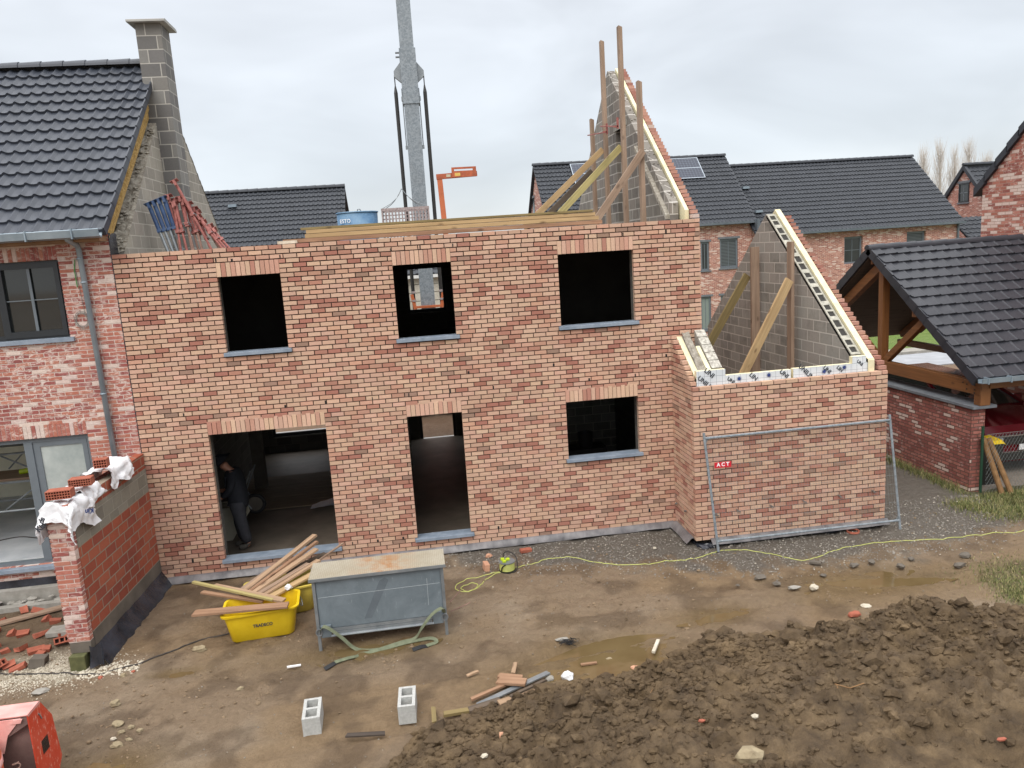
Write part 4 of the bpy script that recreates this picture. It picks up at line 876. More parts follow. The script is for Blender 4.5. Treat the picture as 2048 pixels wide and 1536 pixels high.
def bag(name, label, cy, ly, ltop, lw, rw, seed, flop=0, z0=2.17, x0=-.29, x1=.0):
    """crumpled sheet lying across the wall top and hanging down both sides; ly = half length along the wall"""
    r = np.random.RandomState(seed); m = MB(); nu, nv = 44, 44; P = np.zeros((nu, nv, 3))
    A, B = np.meshgrid(np.linspace(-1, 1, nu), np.linspace(-1, 1, nv), indexing='ij')
    ang = np.arctan2(B, A); rad = np.hypot(A, B) / np.maximum(np.abs(np.cos(ang)), np.abs(np.sin(ang))).clip(.001)
    edge = 1 + (fbm(np.cos(ang) * 2 + 5, np.sin(ang) * 2 + 5, 1.1, 3, seed) - .5) * .8
    u = A * edge; v = B * edge
    wdt = x1 - x0; s = np.where(v < 0, v * (wdt / 2 + lw), v * (wdt / 2 + rw)); yy = cy + u * ly
    cr = (fbm(u, v, 2.0, 4, seed + 3, .42) - .5) * 1.6; cr2 = np.abs(fbm(u + 4 + .5 * v, v, 2.7, 3, seed + 7, .4) - .5) * 2
    hw = wdt / 2 + .01; over = np.abs(s) - hw; xm = (x0 + x1) / 2
    X_ = np.where(over < 0, xm + s, xm + np.sign(s) * (hw + .02 + .07 * cr2 + .10 * np.clip(over, 0, 1) * .6)); Z_ = np.where(over < 0, z0 + .03 + .09 * cr2, z0 - over * .92 + .03 * cr)
    yo = -.02 - yy; frontover = np.clip(yo, 0, 1)      # past the wall end: falls down
    Yn = np.where(yo > 0, -.03 - .06 * cr2 - frontover * .25, yy); Z_ = np.where(over > 0, np.minimum(Z_, z0 + .03 - frontover * .8), Z_ - frontover * .8)
    P = np.stack([X_ + cr * .07, Yn + cr * .05, Z_ + cr * .05], -1); m.grid(P)
    T = Matrix.Translation((-.10, -2.47, 0)) @ Matrix.Rotation(math.radians(-2.8), 4, 'Z'); m2 = MB(); m2.T = T; m2.grid(P)
    o = m2.build(name, M_BAG, origin=tuple(T @ Vector((xm, cy, z0))), smooth=True); return tag(o, label, 'cement bag', 'empty cement bags on the garden wall')
b1 = bag('cement_bag', 'white cement bag draped over the brick end of the garden wall, hanging lowest', .10, .46, 0, .42, .36, 3, z0=2.15)
b2 = bag('cement_bag', 'white cement bag under the two front hollow bricks on the garden wall', .62, .36, 0, .30, .22, 12, z0=2.20)
b3 = bag('cement_bag', 'white cement bag bunched on the far half of the garden wall near the patio door', 1.52, .38, 0, .24, .26, 22, z0=2.26)
def shrink(o, target):
    q_ = o.modifiers.new('wrap', 'SHRINKWRAP'); q_.target = target; q_.wrap_method = 'PROJECT'; q_.use_project_z = True; q_.use_negative_direction = True; q_.use_positive_direction = True; q_.offset = .006; q_.project_limit = .4; return o
for (t, s_, loc, rot) in (('Kin', .10, (-.36, -2.66, 2.0), (PI / 2, math.radians(-40), math.radians(-8))), ('ds', .09, (-.33, -2.67, 2.09), (PI / 2, math.radians(-62), math.radians(-8)))):
    text('bag_print', t, s_, loc, rot, M_BLKPRINT, b1, bold=.004)
for (t, s_, loc, rot) in (('Kin', .09, (.10, -2.36, 2.06), (PI / 2, math.radians(186), math.radians(60))),): text('bag_print', t, s_, loc, rot, M_NAVY, b2, bold=.003)

def hollow_brick(name, label, loc, rz, dims=(.29, .14, .14), group='hollow red bricks on the garden wall', cols=9, rws=3, mat=None, tilt=(0, 0), face='front'):
    t = thing(name, label, 'brick', loc, 0, group); t['local'] = 1; t.rotation_euler = (tilt[0], tilt[1], rz); lx, ly, lz = dims
    nx, nz = cols, rws; wx, wz = lx / (nx * 1.35 + .35), lz / (nz * 1.35 + .35)
    ops_ = [(-lx / 2 + wx * .35 + i * wx * 1.35, -lx / 2 + wx * .35 + i * wx * 1.35 + wx, wz * .35 + j * wz * 1.35, wz * .35 + j * wz * 1.35 + wz) for i in range(nx) for j in range(nz)]
    mb = MB(); cellwall(mb, -lx / 2, lx / 2, 0, lz, ops_, -ly / 2, ly / 2); mb.build('brick_body', mat or M_REDBRICK, t, origin=(0, 0, 0))
    mb = MB(); mb.box(-lx / 2 + .004, lx / 2 - .004, -.01, .01, .004, lz - .004); mb.build('hole_shade_sheet', M_HOLESHADE, t, origin=(0, 0, 0)); return t  # dark sheet behind the openings, its colour standing for the shade inside
hollow_brick('hollow_brick', 'hollow red brick nearest the front end of the garden wall', (-.21, -2.36, 2.27), .08, (.29, .17, .11))
hollow_brick('hollow_brick', 'hollow red brick just behind the front one, between the bags on the garden wall', (-.10, -1.98, 2.31), .1, (.27, .17, .10))
hollow_brick('hollow_brick', 'hollow red brick half wrapped in the far cement bag on the garden wall', (-.10, -1.28, 2.36), .1, (.17, .15, .12), cols=5)

# ================================================================== rubble by the garden wall
def gz(x, y): return float(gh(x, y))
SP = [(-2.05, -.75), (-1.85, -.5), (-1.62, -.62), (-1.40, -.9), (-1.2, -1.0), (-1.95, -1.2), (-1.7, -1.25), (-1.5, -1.3), (-1.25, -1.35), (-.95, -1.45), (-.8, -1.6), (-1.75, -1.6), (-1.55, -1.7), (-1.35, -1.75), (-1.1, -1.85), (-1.0, -2.0), (-1.9, -1.9), (-1.6, -2.0), (-1.45, -2.1), (-1.3, -2.2), (-1.15, -2.3), (-.95, -1.85), (-2.2, -1.5), (-2.1, -2.1)]
protos = []
for k in range(3):
    m = MB(); L_ = (.10, .15, .20)[k]
    V = np.array([(x, y, z) for x in (-L_ / 2, L_ / 2) for y in (-.05, .05) for z in (-.03, .03)]) + RNG.uniform(-.012, .012, (8, 3)); m.add(V, [(0, 1, 3, 2), (4, 6, 7, 5), (0, 4, 5, 1), (2, 3, 7, 6), (0, 2, 6, 4), (1, 5, 7, 3)])
    protos.append(m.build('brick_piece', M_REDBRICK, origin=(0, 0, 0)))
def place_copy(src, first, loc, rot, label, cat, group):
    o = src if first else src.copy()
    if not first: COL.objects.link(o)
    o.location = loc; o.rotation_euler = rot; return tag(o, label, cat, group)
used = set()
ORD = ['leftmost', 'second from left', 'third from left', 'fourth from left', 'fifth from left', 'sixth from left', 'seventh from left', 'eighth from left', 'ninth from left', 'tenth from left', 'eleventh from left', 'twelfth from left', 'thirteenth from left', 'third from right', 'second from right', 'rightmost']
row_of = lambda y: 0 if y > -1.1 else 1 if y > -1.5 else 2 if y > -1.88 else 3
ROWN = ['farthest row', 'second farthest row', 'second nearest row', 'nearest row']
def rlabel(i):
    r_ = row_of(SP[i][1]); k_ = sorted(p[0] for p in SP if row_of(p[1]) == r_).index(SP[i][0]); return 'broken red brick, ' + ORD[k_] + ' in the ' + ROWN[r_] + ' of rubble'
for i, (x, y) in enumerate(SP):
    k = i % 3; x += random.uniform(-.02, .02); y += random.uniform(-.03, .03)
    place_copy(protos[k], k not in used, (x, y, gz(x, y) + .03), (random.uniform(-.5, .5), random.uniform(-.4, .4), random.uniform(0, 3)), rlabel(i), 'brick', 'broken bricks left of the garden wall'); used.add(k)
hollow_brick('broken_block', 'upturned perforated red brick in the rubble left of the garden wall, near the sand', (-.78, -1.78, .04), .4, (.2, .1, .09), 'hollow bricks in the rubble', 3, 1, tilt=(-.5, 0))
hollow_brick('broken_block', 'perforated red brick lying flat at the left edge of the rubble', (-1.35, -2.28, .03), 1.1, (.2, .1, .09), 'hollow bricks in the rubble', 3, 1, tilt=(-.7, 0))
tag(meshpart('concrete_slab', M_CONC, None, lambda m: m.box(-1.12, -.72, -1.52, -1.28, .02, .09), origin=(-.9, -1.4, 0), bevel=.006), 'pale concrete slab among the broken bricks left of the garden wall', 'slab')
tag(meshpart('grey_block', M_CONC_DARK, None, lambda m: m.prism([(-.98, .0), (-.80, .0), (-.78, .10), (-.96, .12)], -2.32, -2.18, 'y'), origin=(-.9, -2.25, 0), bevel=.006), 'small dark grey block at the edge of the sand', 'block')
tag(meshpart('timber_strip', M_WOOD_GREY, None, lambda m: m.beam((-2.2, -.95, .04), (-1.3, -.55, .05), .14, .03), origin=(-1.75, -.75, .02)), 'grey board lying across the ground under the patio door', 'board')
tag(meshpart('old_mortar_heap', M_CONC, None, lambda m: [rock(m, (random.uniform(-2.6, -.5), random.uniform(-.28, -.20), random.uniform(.05, .12)), random.uniform(.03, .08), (1.4, 1, .5)) for _ in range(40)], origin=(-1.5, -.24, 0)), 'grey mortar lumps heaped along the foot of the finished house', 'mortar lumps', kind='stuff')
# garden hose / dark cable
def smooth_path(pts, n=8):
    P = [Vector(p) for p in pts]; P = [P[0] * 2 - P[1]] + P + [P[-1] * 2 - P[-2]]; out_ = []
    for i in range(1, len(P) - 2):
        for k in range(n):
            t = k / n; a, b, c_, d_ = P[i - 1], P[i], P[i + 1], P[i + 2]
            out_.append(.5 * ((2 * b) + (c_ - a) * t + (2 * a - 5 * b + 4 * c_ - d_) * t * t + (3 * b - a - 3 * c_ + d_) * t ** 3))
    return [tuple(p) for p in out_ + [P[-2]]]
def ground_line(pts, r): return [(x, y, max(gz(x, y), heap_z(x, y) if x > 2.5 and y < -3.5 else -9) + r) for x, y, *_ in smooth_path([(a, b, 0) for a, b in pts], 10)]
tag(meshpart('dark_hose', M_DKHOSE, None, lambda m: m.tube(ground_line([(-3.4, -1.8), (-1.8, -2.2), (-1.1, -2.42), (-.5, -2.55), (-.1, -2.66), (.35, -2.6), (.8, -2.35), (1.2, -2.1), (1.7, -1.95), (2.3, -1.5), (2.5, -1.2)], .010), .010, 6), origin=(0, -2.5, 0), smooth=True), 'thin dark hose winding past the foot of the garden wall', 'hose')

# ================================================================== things on the slab
def plank(name, label, p0, p1, wd, th, mat, up=(0, 0, 1), cat='timber', group=None, cut=0):
    """a board p0->p1; wd is measured across, th along `up`"""
    p0, p1 = Vector(p0), Vector(p1); d = (p1 - p0); L_ = d.length; d.normalize(); up = Vector(up); a = up.cross(d).normalized(); u = d.cross(a).normalized()
    m = MB(); w2, t2 = wd / 2, th / 2
    m.add([(0, -w2, -t2), (cut, w2, -t2), (cut, w2, t2), (0, -w2, t2), (L_, -w2, -t2), (L_ - cut, w2, -t2), (L_ - cut, w2, t2), (L_, -w2, t2)], [(0, 1, 2, 3), (7, 6, 5, 4), (0, 4, 5, 1), (1, 5, 6, 2), (2, 6, 7, 3), (3, 7, 4, 0)])
    o = m.build(name, mat, origin=(0, 0, 0), bevel=.002 if wd > .04 else 0)
    o.matrix_world = Matrix(((d.x, a.x, u.x, p0.x), (d.y, a.y, u.y, p0.y), (d.z, a.z, u.z, p0.z), (0, 0, 0, 1)))
    return tag(o, label, cat, group)
gE = 'planks stacked along the front edge of the slab'
plank('timber_plank', 'long weathered plank on top of the stack along the slab edge', (2.78, .26, 5.515), (7.46, .22, 5.53), .20, .035, M_WOOD_MOSS, group=gE)
plank('timber_plank', 'long orange pine plank second from the top of the stack on the slab edge', (2.86, .235, 5.465), (7.5, .23, 5.475), .19, .055, M_WOOD, group=gE)
plank('timber_plank', 'long pine plank third from the top of the stack on the slab edge', (2.84, .22, 5.40), (7.55, .215, 5.41), .19, .06, M_WOOD, group=gE)
plank('timber_plank', 'long reddish plank at the bottom of the stack on the slab edge', (2.5, .20, 5.335), (7.6, .19, 5.34), .20, .06, M_WOOD_RED, group=gE)
tag(meshpart('foam_offcut', M_WHITEROCK, None, lambda m: m.box(2.42, 2.72, .06, .2, 5.30, 5.345), origin=(2.5, .1, 5.3)), 'small white foam offcut on the wall top left of the plank stack', 'foam')
# posts and braces at the main gable
gp = 'upright timber posts against the large gable'
def post(x, y, z0, z1, label, mat, g, wx=.07, wy=.14):
    return plank('timber_post', label, (x, y, z0), (x, y, z1), wx, wy, mat, up=(0, 1, 0), group=g, cut=.03)
post(8.60, 2.12, 5.27, 8.88, 'tallest timber post on the large gable, standing right of the opening', M_WOOD_GREY, gp)
post(8.60, 3.40, 5.27, 8.96, 'second tallest timber post, standing left of the opening in the large gable', M_WOOD_GREY, gp)
post(8.60, 1.06, 5.27, 7.70, 'right hand timber post on the large gable, under the brick slope', M_WOOD_GREY, gp)
post(8.60, 4.48, 5.27, 7.65, 'shortest timber post on the large gable, farthest left against the sky', M_WOOD_GREY, gp)
gb = 'slanting timber braces of the large gable'
plank('timber_brace', 'yellow-green brace running down from the tallest post', (8.57, 2.2, 6.76), (7.12, 2.2, 5.40), .06, .12, M_WOOD_GREEN, group=gb)
plank('timber_brace', 'pale pine brace farthest left, running from behind the second post', (8.56, 3.5, 6.88), (6.82, 3.5, 5.40), .06, .12, M_WOOD, group=gb)
plank('timber_brace', 'brown brace crossing low from the right hand post to the plank stack', (8.60, .96, 6.52), (7.62, .96, 5.27), .06, .12, M_WOOD_GREY, group=gb)
plank('timber_brace', 'dark brace between the two pale ones on the large gable', (8.54, 4.42, 6.55), (7.2, 4.42, 5.40), .06, .12, M_WOOD_DARK, group=gb)
plank('timber_batten', 'pale new batten standing inside the opening of the large gable', (8.93, 2.95, 5.5), (8.93, 2.95, 7.2), .09, .07, M_WOOD, up=(0, 1, 0))
for (lab, a, b) in (('upper red clamp bar across the gable opening', (8.50, 3.36, 7.32), (8.50, 2.12, 7.12)), ('lower red clamp bar reaching the shortest post', (8.50, 4.48, 7.31), (8.50, 2.90, 7.14))):
    t = thing('clamp', lab, 'clamp', a, 0, 'red clamps on the gable posts')
    meshpart('bar', M_REDPROP, t, lambda m: m.tube([a, b], .013, 6)); meshpart('jaw', M_REDPROP, t, lambda m: (m.beam(Vector(b) + Vector((0, 0, -.04)), Vector(b) + Vector((0, 0, .16)), .035, .035, (0, 1, 0)), m.beam(Vector(b) + Vector((0, 0, .0)), Vector(b) + Vector((-.08, 0, .0)), .035, .035)))
# posts and braces in the extension
ga = 'timbers propping the extension gable'
plank('timber_post', 'wide timber post on the right in the extension, below the hollow blocks', (11.33, .98, 2.0), (11.33, .98, 4.80), .06, .17, M_WOOD_GREY, up=(0, 1, 0), group=ga)
plank('timber_post', 'timber post on the left in the extension', (11.33, 2.45, 1.9), (11.33, 2.45, 4.72), .17, .07, M_WOOD_GREY, up=(0, 1, 0), group=ga)
plank('timber_brace', 'orange pine brace crossing in front of the extension gable', (11.24, .85, 4.12), (9.95, .6, 2.0), .05, .17, M_WOOD, group=ga)
plank('timber_brace', 'olive brown brace at the far left of the extension gable', (11.24, 2.6, 4.16), (9.75, 2.3, 2.0), .05, .17, M_WOOD_MOSS, group=ga)

# steel props leaning on the party gable
def prop(label, foot, top, mat, mat2, group, r=.024, split=.5, plate=True, side=1):
    t = thing('steel_prop', label, 'prop', foot, 0, group); f, p = Vector(foot), Vector(top); mid = f.lerp(p, split)
    meshpart('outer_tube', mat, t, lambda m: m.tube([mid, p], r, 8)); meshpart('inner_tube', mat2, t, lambda m: m.tube([f, mid], r * .78, 8))
    def head(m):
        d = (p - f).normalized(); a = d.cross(Vector((1, 0, 0))).normalized(); b = a.cross(d)
        m.T = Matrix(((a.x, b.x, d.x, p.x), (a.y, b.y, d.y, p.y), (a.z, b.z, d.z, p.z), (0, 0, 0, 1)))
        if plate: m.box(-.065, .065, -.065, .065, 0, .008); m.box(-.065, -.058, -.02, .02, -.09, 0)
    def collar(m):
        d = (p - f).normalized(); a = d.cross(Vector((1, 0, 0))).normalized(); b = a.cross(d)
        m.T = Matrix(((a.x, b.x, d.x, mid.x), (a.y, b.y, d.y, mid.y), (a.z, b.z, d.z, mid.z), (0, 0, 0, 1))); m.box(-.035, .035, -.035, .035, -.02, .03)
    meshpart('head_plate', mat, t, head); meshpart('collar', mat, t, collar)
    def nut(m):
        d = (p - f).normalized(); m.tube([mid + Vector((.03, -.06, .02)), mid + Vector((.05, .07, .0)), mid + Vector((-.02, .02, -.03))], .007, 5)
    meshpart('handle', M_STEEL, t, nut); return t
for i in range(4):
    prop(('leftmost blue prop', 'second blue prop from the left', 'third blue prop from the left', 'rightmost blue prop, next to the red ones')[i] + ' leaning on the party gable', (.47 + .075 * i, 1.22, 5.28), (.20 + .085 * i, 1.42, 6.12 + .03 * i), M_BLUEPROP, M_STEEL, 'blue steel props on the slab', .035, .45)
heads = [(1.05, 5.76), (1.12, 5.70), (.95, 5.82), (1.2, 5.62), (.52, 6.24), (.58, 6.18), (.64, 6.12), (.70, 6.20), (.76, 6.05), (.68, 6.46), (.83, 6.10), (.92, 5.95), (.62, 6.10), (.74, 6.14), (.88, 6.02), (.98, 5.86)]
feet = [1.44, 1.32, 1.12, 1.50, .66, .74, .80, .88, .93, 1.20, 1.02, 1.28, .70, .85, .98, 1.38]
for i in range(16):
    hx_, hz_ = heads[i]; hy_ = 1.35 + .12 * (i % 3)
    prop('tallest red prop of the bundle, its plate up against the chimney' if i == 9 else 'rusty red prop, ' + ORD[sorted(feet).index(feet[i])] + ' by its foot in the red bundle', (feet[i], 1.1 + .1 * (i % 3), 5.28), (hx_, hy_, hz_), M_REDPROP, M_RUSTPROP if i % 3 else M_REDPROP, 'red steel props in the bundle on the slab', .024, .42 + .1 * (i % 2))

# blue concrete tub and lifting cage
t = thing('concrete_tub', 'round blue steel mortar tub standing on the slab left of the lifting cage', 'tub', (3.52, 2.8, 5.27))
def ring(m, cx, cy, z0, z1, r0, r1, th=.01, n=28):
    P = []
    for (r, z) in ((r0, z0), (r1, z1), (r1 - th, z1), (r0 - th, z0 + th)): P.append([(cx + r * math.cos(a), cy + r * math.sin(a), z) for a in np.linspace(0, 2 * PI, n + 1)])
    m.grid(np.array(P).transpose(1, 0, 2))
meshpart('shell', M_BLUETUB, t, lambda m: (ring(m, 3.52, 2.8, 5.28, 5.85, .37, .385), ring(m, 3.52, 2.8, 5.29, 5.30, .36, .0)), smooth=True)
meshpart('rim', M_BLUETUB, t, lambda m: m.tube([(3.52 + .39 * math.cos(a), 2.8 + .39 * math.sin(a), 5.86) for a in np.linspace(0, 2 * PI, 29)], .014, 6), smooth=True)
meshpart('lifting_eye', M_STEEL, t, lambda m: m.tube([(3.50, 3.17, 5.86), (3.52, 3.17, 5.95), (3.56, 3.17, 5.95), (3.60, 3.17, 5.86)], .012, 6))
text('tub_lettering', 'ESTO', .10, (3.31, 2.455, 5.70), (PI / 2, 0, math.radians(-30)), M_WHITE, t)
t = thing('lifting_cage', 'rusty barred steel lifting cage with a wire bridle on the slab', 'cage', (4.43, 2.55, 5.27))
def cage(m):
    x0, x1, y0, y1, z0, z1 = 4.0, 4.87, 2.5, 3.05, 5.28, 5.87
    for z in (z0 + .02, z1): m.beam((x0, y0, z), (x1, y0, z), .03, .05); m.beam((x0, y1, z), (x1, y1, z), .03, .05); m.beam((x0, y0, z), (x0, y1, z), .03, .05); m.beam((x1, y0, z), (x1, y1, z), .03, .05)
meshpart('frame', M_CAGE, t, cage)
for yy in (2.5, 3.05): meshpart('bar_row', M_CAGE, t, lambda m: [m.beam((4.0 + .87 * k / 14, yy, 5.28), (4.0 + .87 * k / 14, yy, 5.86), .026, .02, (0, 1, 0)) for k in range(15)])
meshpart('upper_mesh', M_CAGE, t, lambda m: [m.beam((4.0, 3.05, z), (4.87, 3.05, z), .02, .02) for z in (5.72, 5.79)])
meshpart('wire_bridle', M_STEEL, t, lambda m: [m.tube(smooth_path([(a, b, 5.89), ((a * .55 + 4.40 * .45), (b * .6 + 2.78 * .4), 5.99), ((a * .22 + 4.40 * .78), 2.78, 6.12), (4.40, 2.78, 6.26)]), .007, 5) for a in (4.0, 4.87) for b in (2.5, 3.05)])
# orange brick clamp standing on the slab
t = thing('brick_grab', 'rust orange lifting fork with a toothed arm on the slab beside the crane', 'lifting fork', (5.32, 6.2, 5.27))
meshpart('upright', M_ORANGE, t, lambda m: m.beam((5.36, 6.2, 5.28), (5.31, 6.2, 6.80), .12, .10, (0, 1, 0)))
meshpart('arm', M_ORANGE_RUST, t, lambda m: m.beam((5.24, 6.2, 6.77), (6.2, 6.2, 6.80), .124, .114))
def plate(m): cellwall(m, 5.60, 6.18, 6.74, 6.96, [(5.66, 6.10, 6.875, 6.915)], 6.11, 6.13); m.beam((5.60, 6.12, 6.745), (6.18, 6.12, 6.745), .03, .02)
meshpart('tooth_plate', M_ORANGE_RUST, t, plate)
meshpart('sticker', plain('pale_sticker', S(190, 176, 150)), t, lambda m: m.box(5.47, 5.57, 6.130, 6.136, 6.75, 6.81)); meshpart('yellow_mark', plain('yellow_mark', S(216, 178, 92)), t, lambda m: m.box(5.67, 5.80, 6.104, 6.108, 6.76, 6.83))

# ================================================================== crane behind the house
t = thing('mobile_crane', 'tall galvanised telescopic crane mast with dark hydraulic struts rising behind the house', 'crane', (4.92, 12.0, 0))
cx_, cy_ = 4.925, 11.6
def sect(m, z0, z1, w_, d_): m.box(cx_ - w_ / 2, cx_ + w_ / 2, cy_ - d_ / 2, cy_ + d_ / 2, z0, z1)
meshpart('mast', M_GALV, t, lambda m: (sect(m, 1.2, 9.45, .43, .43), sect(m, 9.42, 10.95, .475, .475), sect(m, 10.9, 16, .40, .40), sect(m, 9.40, 9.44, .49, .49)))
for sg_ in (-1, 1): meshpart('mast_head_bracket', M_STEEL, t, lambda m: m.prism([(cx_ + sg_ * .19, 10.65), (cx_ + sg_ * .44, 10.35), (cx_ + sg_ * .44, 10.2), (cx_ + sg_ * .19, 9.98)], cy_ - .08, cy_ + .05, 'y'))
for z_ in (10.74, 10.86): meshpart('bracket_pin', M_STEEL, t, lambda m: m.box(cx_ - .35, cx_ - .19, cy_ - .05, cy_ + .05, z_, z_ + .03))
for sgn in (-1, 1):
    X_ = cx_ + sgn * .43
    meshpart('hydraulic_strut', M_BLACK, t, lambda m: (m.tube([(X_, cy_, 2.4), (X_, cy_, 9.75)], .058, 10), m.tube([(X_, cy_, 9.75), (X_, cy_, 9.95)], [.058, .02], 10), m.tube([(X_ , cy_, 9.93), (X_, cy_, 10.25)], .018, 6)))
    meshpart('side_rod', M_STEEL, t, lambda m: (m.tube([(cx_ + sgn * .25, cy_ - .1, 8.2), (cx_ + sgn * .25, cy_ - .1, 9.85)], .018, 6), m.box(cx_ + sgn * .25 - .035, cx_ + sgn * .25 + .035, cy_ - .14, cy_ - .06, 9.5, 9.62), m.box(cx_ + sgn * .25 - .03, cx_ + sgn * .25 + .03, cy_ - .14, cy_ - .06, 8.12, 8.22)))
meshpart('outrigger_yoke', M_ORANGE, t, lambda m: (m.beam((cx_ - .48, cy_ - .28, 3.82), (cx_ - .40, cy_ - .28, 3.35), .10, .12, (0, 1, 0)), m.beam((cx_ + .48, cy_ - .28, 3.82), (cx_ + .40, cy_ - .28, 3.35), .10, .12, (0, 1, 0)), m.beam((cx_ - .75, cy_ - .28, 3.30), (cx_ + .55, cy_ - .28, 3.30), .12, .10), m.beam((cx_ - .75, cy_ - .28, 3.05), (cx_ + .55, cy_ - .28, 3.05), .12, .08), m.beam((cx_ - .40, cy_ - .3, 3.42), (cx_ + .4, cy_ - .3, 3.42), .1, .07)))
meshpart('yoke_pins', M_CAGE, t, lambda m: [m.box(cx_ + s_ - .06, cx_ + s_ + .06, cy_ - .36, cy_ - .26, z, z + .06) for s_ in (-.42, .42) for z in (3.85, 3.6)])
ch_ = meshpart('chassis', M_ORANGE, t, lambda m: (m.box(3.6, 8.6, 11.1, 12.9, .75, 1.25), m.box(4.2, 5.7, 11.2, 12.4, 1.25, 2.6)), bevel=.03)
for x in (4.2, 5.6, 8.0):
    for y in (11.2, 12.7): meshpart('wheel', M_RUBBER, t, lambda m: m.tube([(x, y - .14, .5), (x, y + .14, .5)], .48, 20))

# ================================================================== houses beyond
def house_row(name, label, x0, x1, y0, yr, yb, ze, zr, wins, roofend=(0.15, .15), brick=None, gable_left=False):
    h = thing(name, label, 'house', ((x0 + x1) / 2, y0, 0)); brick = brick or M_HOUSE_BRICK
    meshpart('wall', brick, h, lambda m: (cellwall(m, x0, x1, 0, ze - .02, [(w_[0], w_[1], w_[2], w_[3]) for w_ in wins], y0, y0 + .3), m.prism([(y0 + .3, 0), (yb, 0), (yb, ze - .1), (yr, zr - .14), (y0 + .3, ze + .1)], x0, x0 + .3), m.prism([(y0 + .3, 0), (yb, 0), (yb, ze - .1), (yr, zr - .14), (y0 + .3, ze + .1)], x1 - .3, x1), m.box(x0, x1, yb - .3, yb, 0, ze)))
    RVv = Vector((0, yr - y0 + .25, zr - ze + .1))
    rf = meshpart('roof', M_TILE_FAR, h, lambda m: (tile_roof(m, (x0 - roofend[0], y0 - .25, ze - .1), (1, 0, 0), RVv, x1 - x0 + sum(roofend), RVv.length, .205, .33, .034, .045, 6), m.prism([(yr, zr), (yb + .3, ze - .2), (yb + .3, ze - .3), (yr, zr - .1)], x0 - roofend[0], x1 + roofend[1])))
    meshpart('ridge_tiles', M_TILE_FAR, rf, lambda m: ridge_tiles(m, (x0 - roofend[0], yr, zr + .04), (x1 + roofend[1], yr, zr + .04), .13, .42), origin=tuple(h.location))
    meshpart('gutter', M_ZINC_DARK, h, lambda m: (m.box(x0 - roofend[0], x1 + roofend[1], y0 - .38, y0 - .24, ze - .17, ze - .06), m.box(x0, x1, y0 - .23, y0 - .01, ze - .19, ze - .15)))
    return h
hA = house_row('terraced_house', 'red brick house with solar panels on its dark roof, seen behind the large gable', 11.43, 21.6, 24.5, 28.0, 31.5, 5.67, 9.15, [(19.9, 20.85, 3.35, 4.80), (18.9, 19.35, 3.3, 4.72), (19.9, 20.8, .3, 2.0), (18.85, 19.4, .3, 2.0)])
def dk(h, x0, x1, z0, z1, y, g, blind, head=True):
    o = window(h, x0, x1, z0, z1, y + .06, M_FRAME_GREY, blind, .09, mh=False); 
    if head: meshpart('lintel', M_STONE_DARK, o, lambda m: m.box(x0 - .1, x1 + .1, y - .02, y + .05, z1, z1 + .10), origin=tuple(h.location))
    meshpart('sill', M_STONE_DARK, o, lambda m: m.box(x0 - .08, x1 + .08, y - .06, y + .05, z0 - .06, z0), origin=tuple(h.location))
dk(hA, 19.9, 20.85, 3.35, 4.80, 24.5, 1, M_BLIND); dk(hA, 18.9, 19.35, 3.3, 4.72, 24.5, 1, M_GLASS_B); dk(hA, 19.9, 20.8, .3, 2.0, 24.5, 1, M_SHUT); dk(hA, 18.85, 19.4, .3, 2.0, 24.5, 1, M_SHUT)
meshpart('gable_window', M_GLASS_B, hA, lambda m: m.box(11.40, 11.428, 28.9, 29.5, 6.5, 7.6))
meshpart('gable_lintel', M_STONE_DARK, hA, lambda m: m.box(11.38, 11.429, 28.8, 29.6, 7.6, 7.72))
def sol(m, a, b):
    d = Vector((0, 3.5, 3.48)).normalized(); n_ = Vector((0, -d.z, d.y)); p = Vector((a, 28, 9.15)) - d * .15 + n_ * .13
    m.add([tuple(v) for v in (p, p + Vector((b - a, 0, 0)), p + Vector((b - a, 0, 0)) - d * 1.62, p - d * 1.62)], [(3, 2, 1, 0)]); m.mi = 1
    for s0, s1 in ((0, .04), (1.58, 1.62), (.79, .83)):
        m.add([tuple(v) for v in (p - d * s0 + n_ * .006, p + Vector((b - a, 0, 0)) - d * s0 + n_ * .006, p + Vector((b - a, 0, 0)) - d * s1 + n_ * .006, p - d * s1 + n_ * .006)], [(3, 2, 1, 0)])
    for x in (0, b - a - .04): q0 = p + Vector((x, 0, 0)) + n_ * .008; m.add([tuple(v) for v in (q0, q0 + Vector((.04, 0, 0)), q0 + Vector((.04, 0, 0)) - d * 1.62, q0 - d * 1.62)], [(3, 2, 1, 0)])
    m.mi = 0; m.add([tuple(v - n_ * .03) for v in (p, p + Vector((b - a, 0, 0)), p + Vector((b - a, 0, 0)) - d * 1.62, p - d * 1.62)], [(0, 1, 2, 3)])
meshpart('solar_panels', [M_SOLAR, plain('panel_rim', S(160, 168, 176), .3, .5)], hA, lambda m: sol(m, 13.2, 15.3)); meshpart('solar_panels', [M_SOLAR, bpy.data.materials['panel_rim']], hA, lambda m: sol(m, 17.6, 20.1))
hB = house_row('terraced_house', 'long red brick house with a plain dark roof and two upper windows behind the carport', 21.62, 32.5, 24.0, 28.0, 32.0, 4.97, 8.57, [(26.25, 27.25, 3.15, 4.5), (29.65, 30.7, 3.3, 4.55), (23.0, 23.5, 3.6, 4.6)])
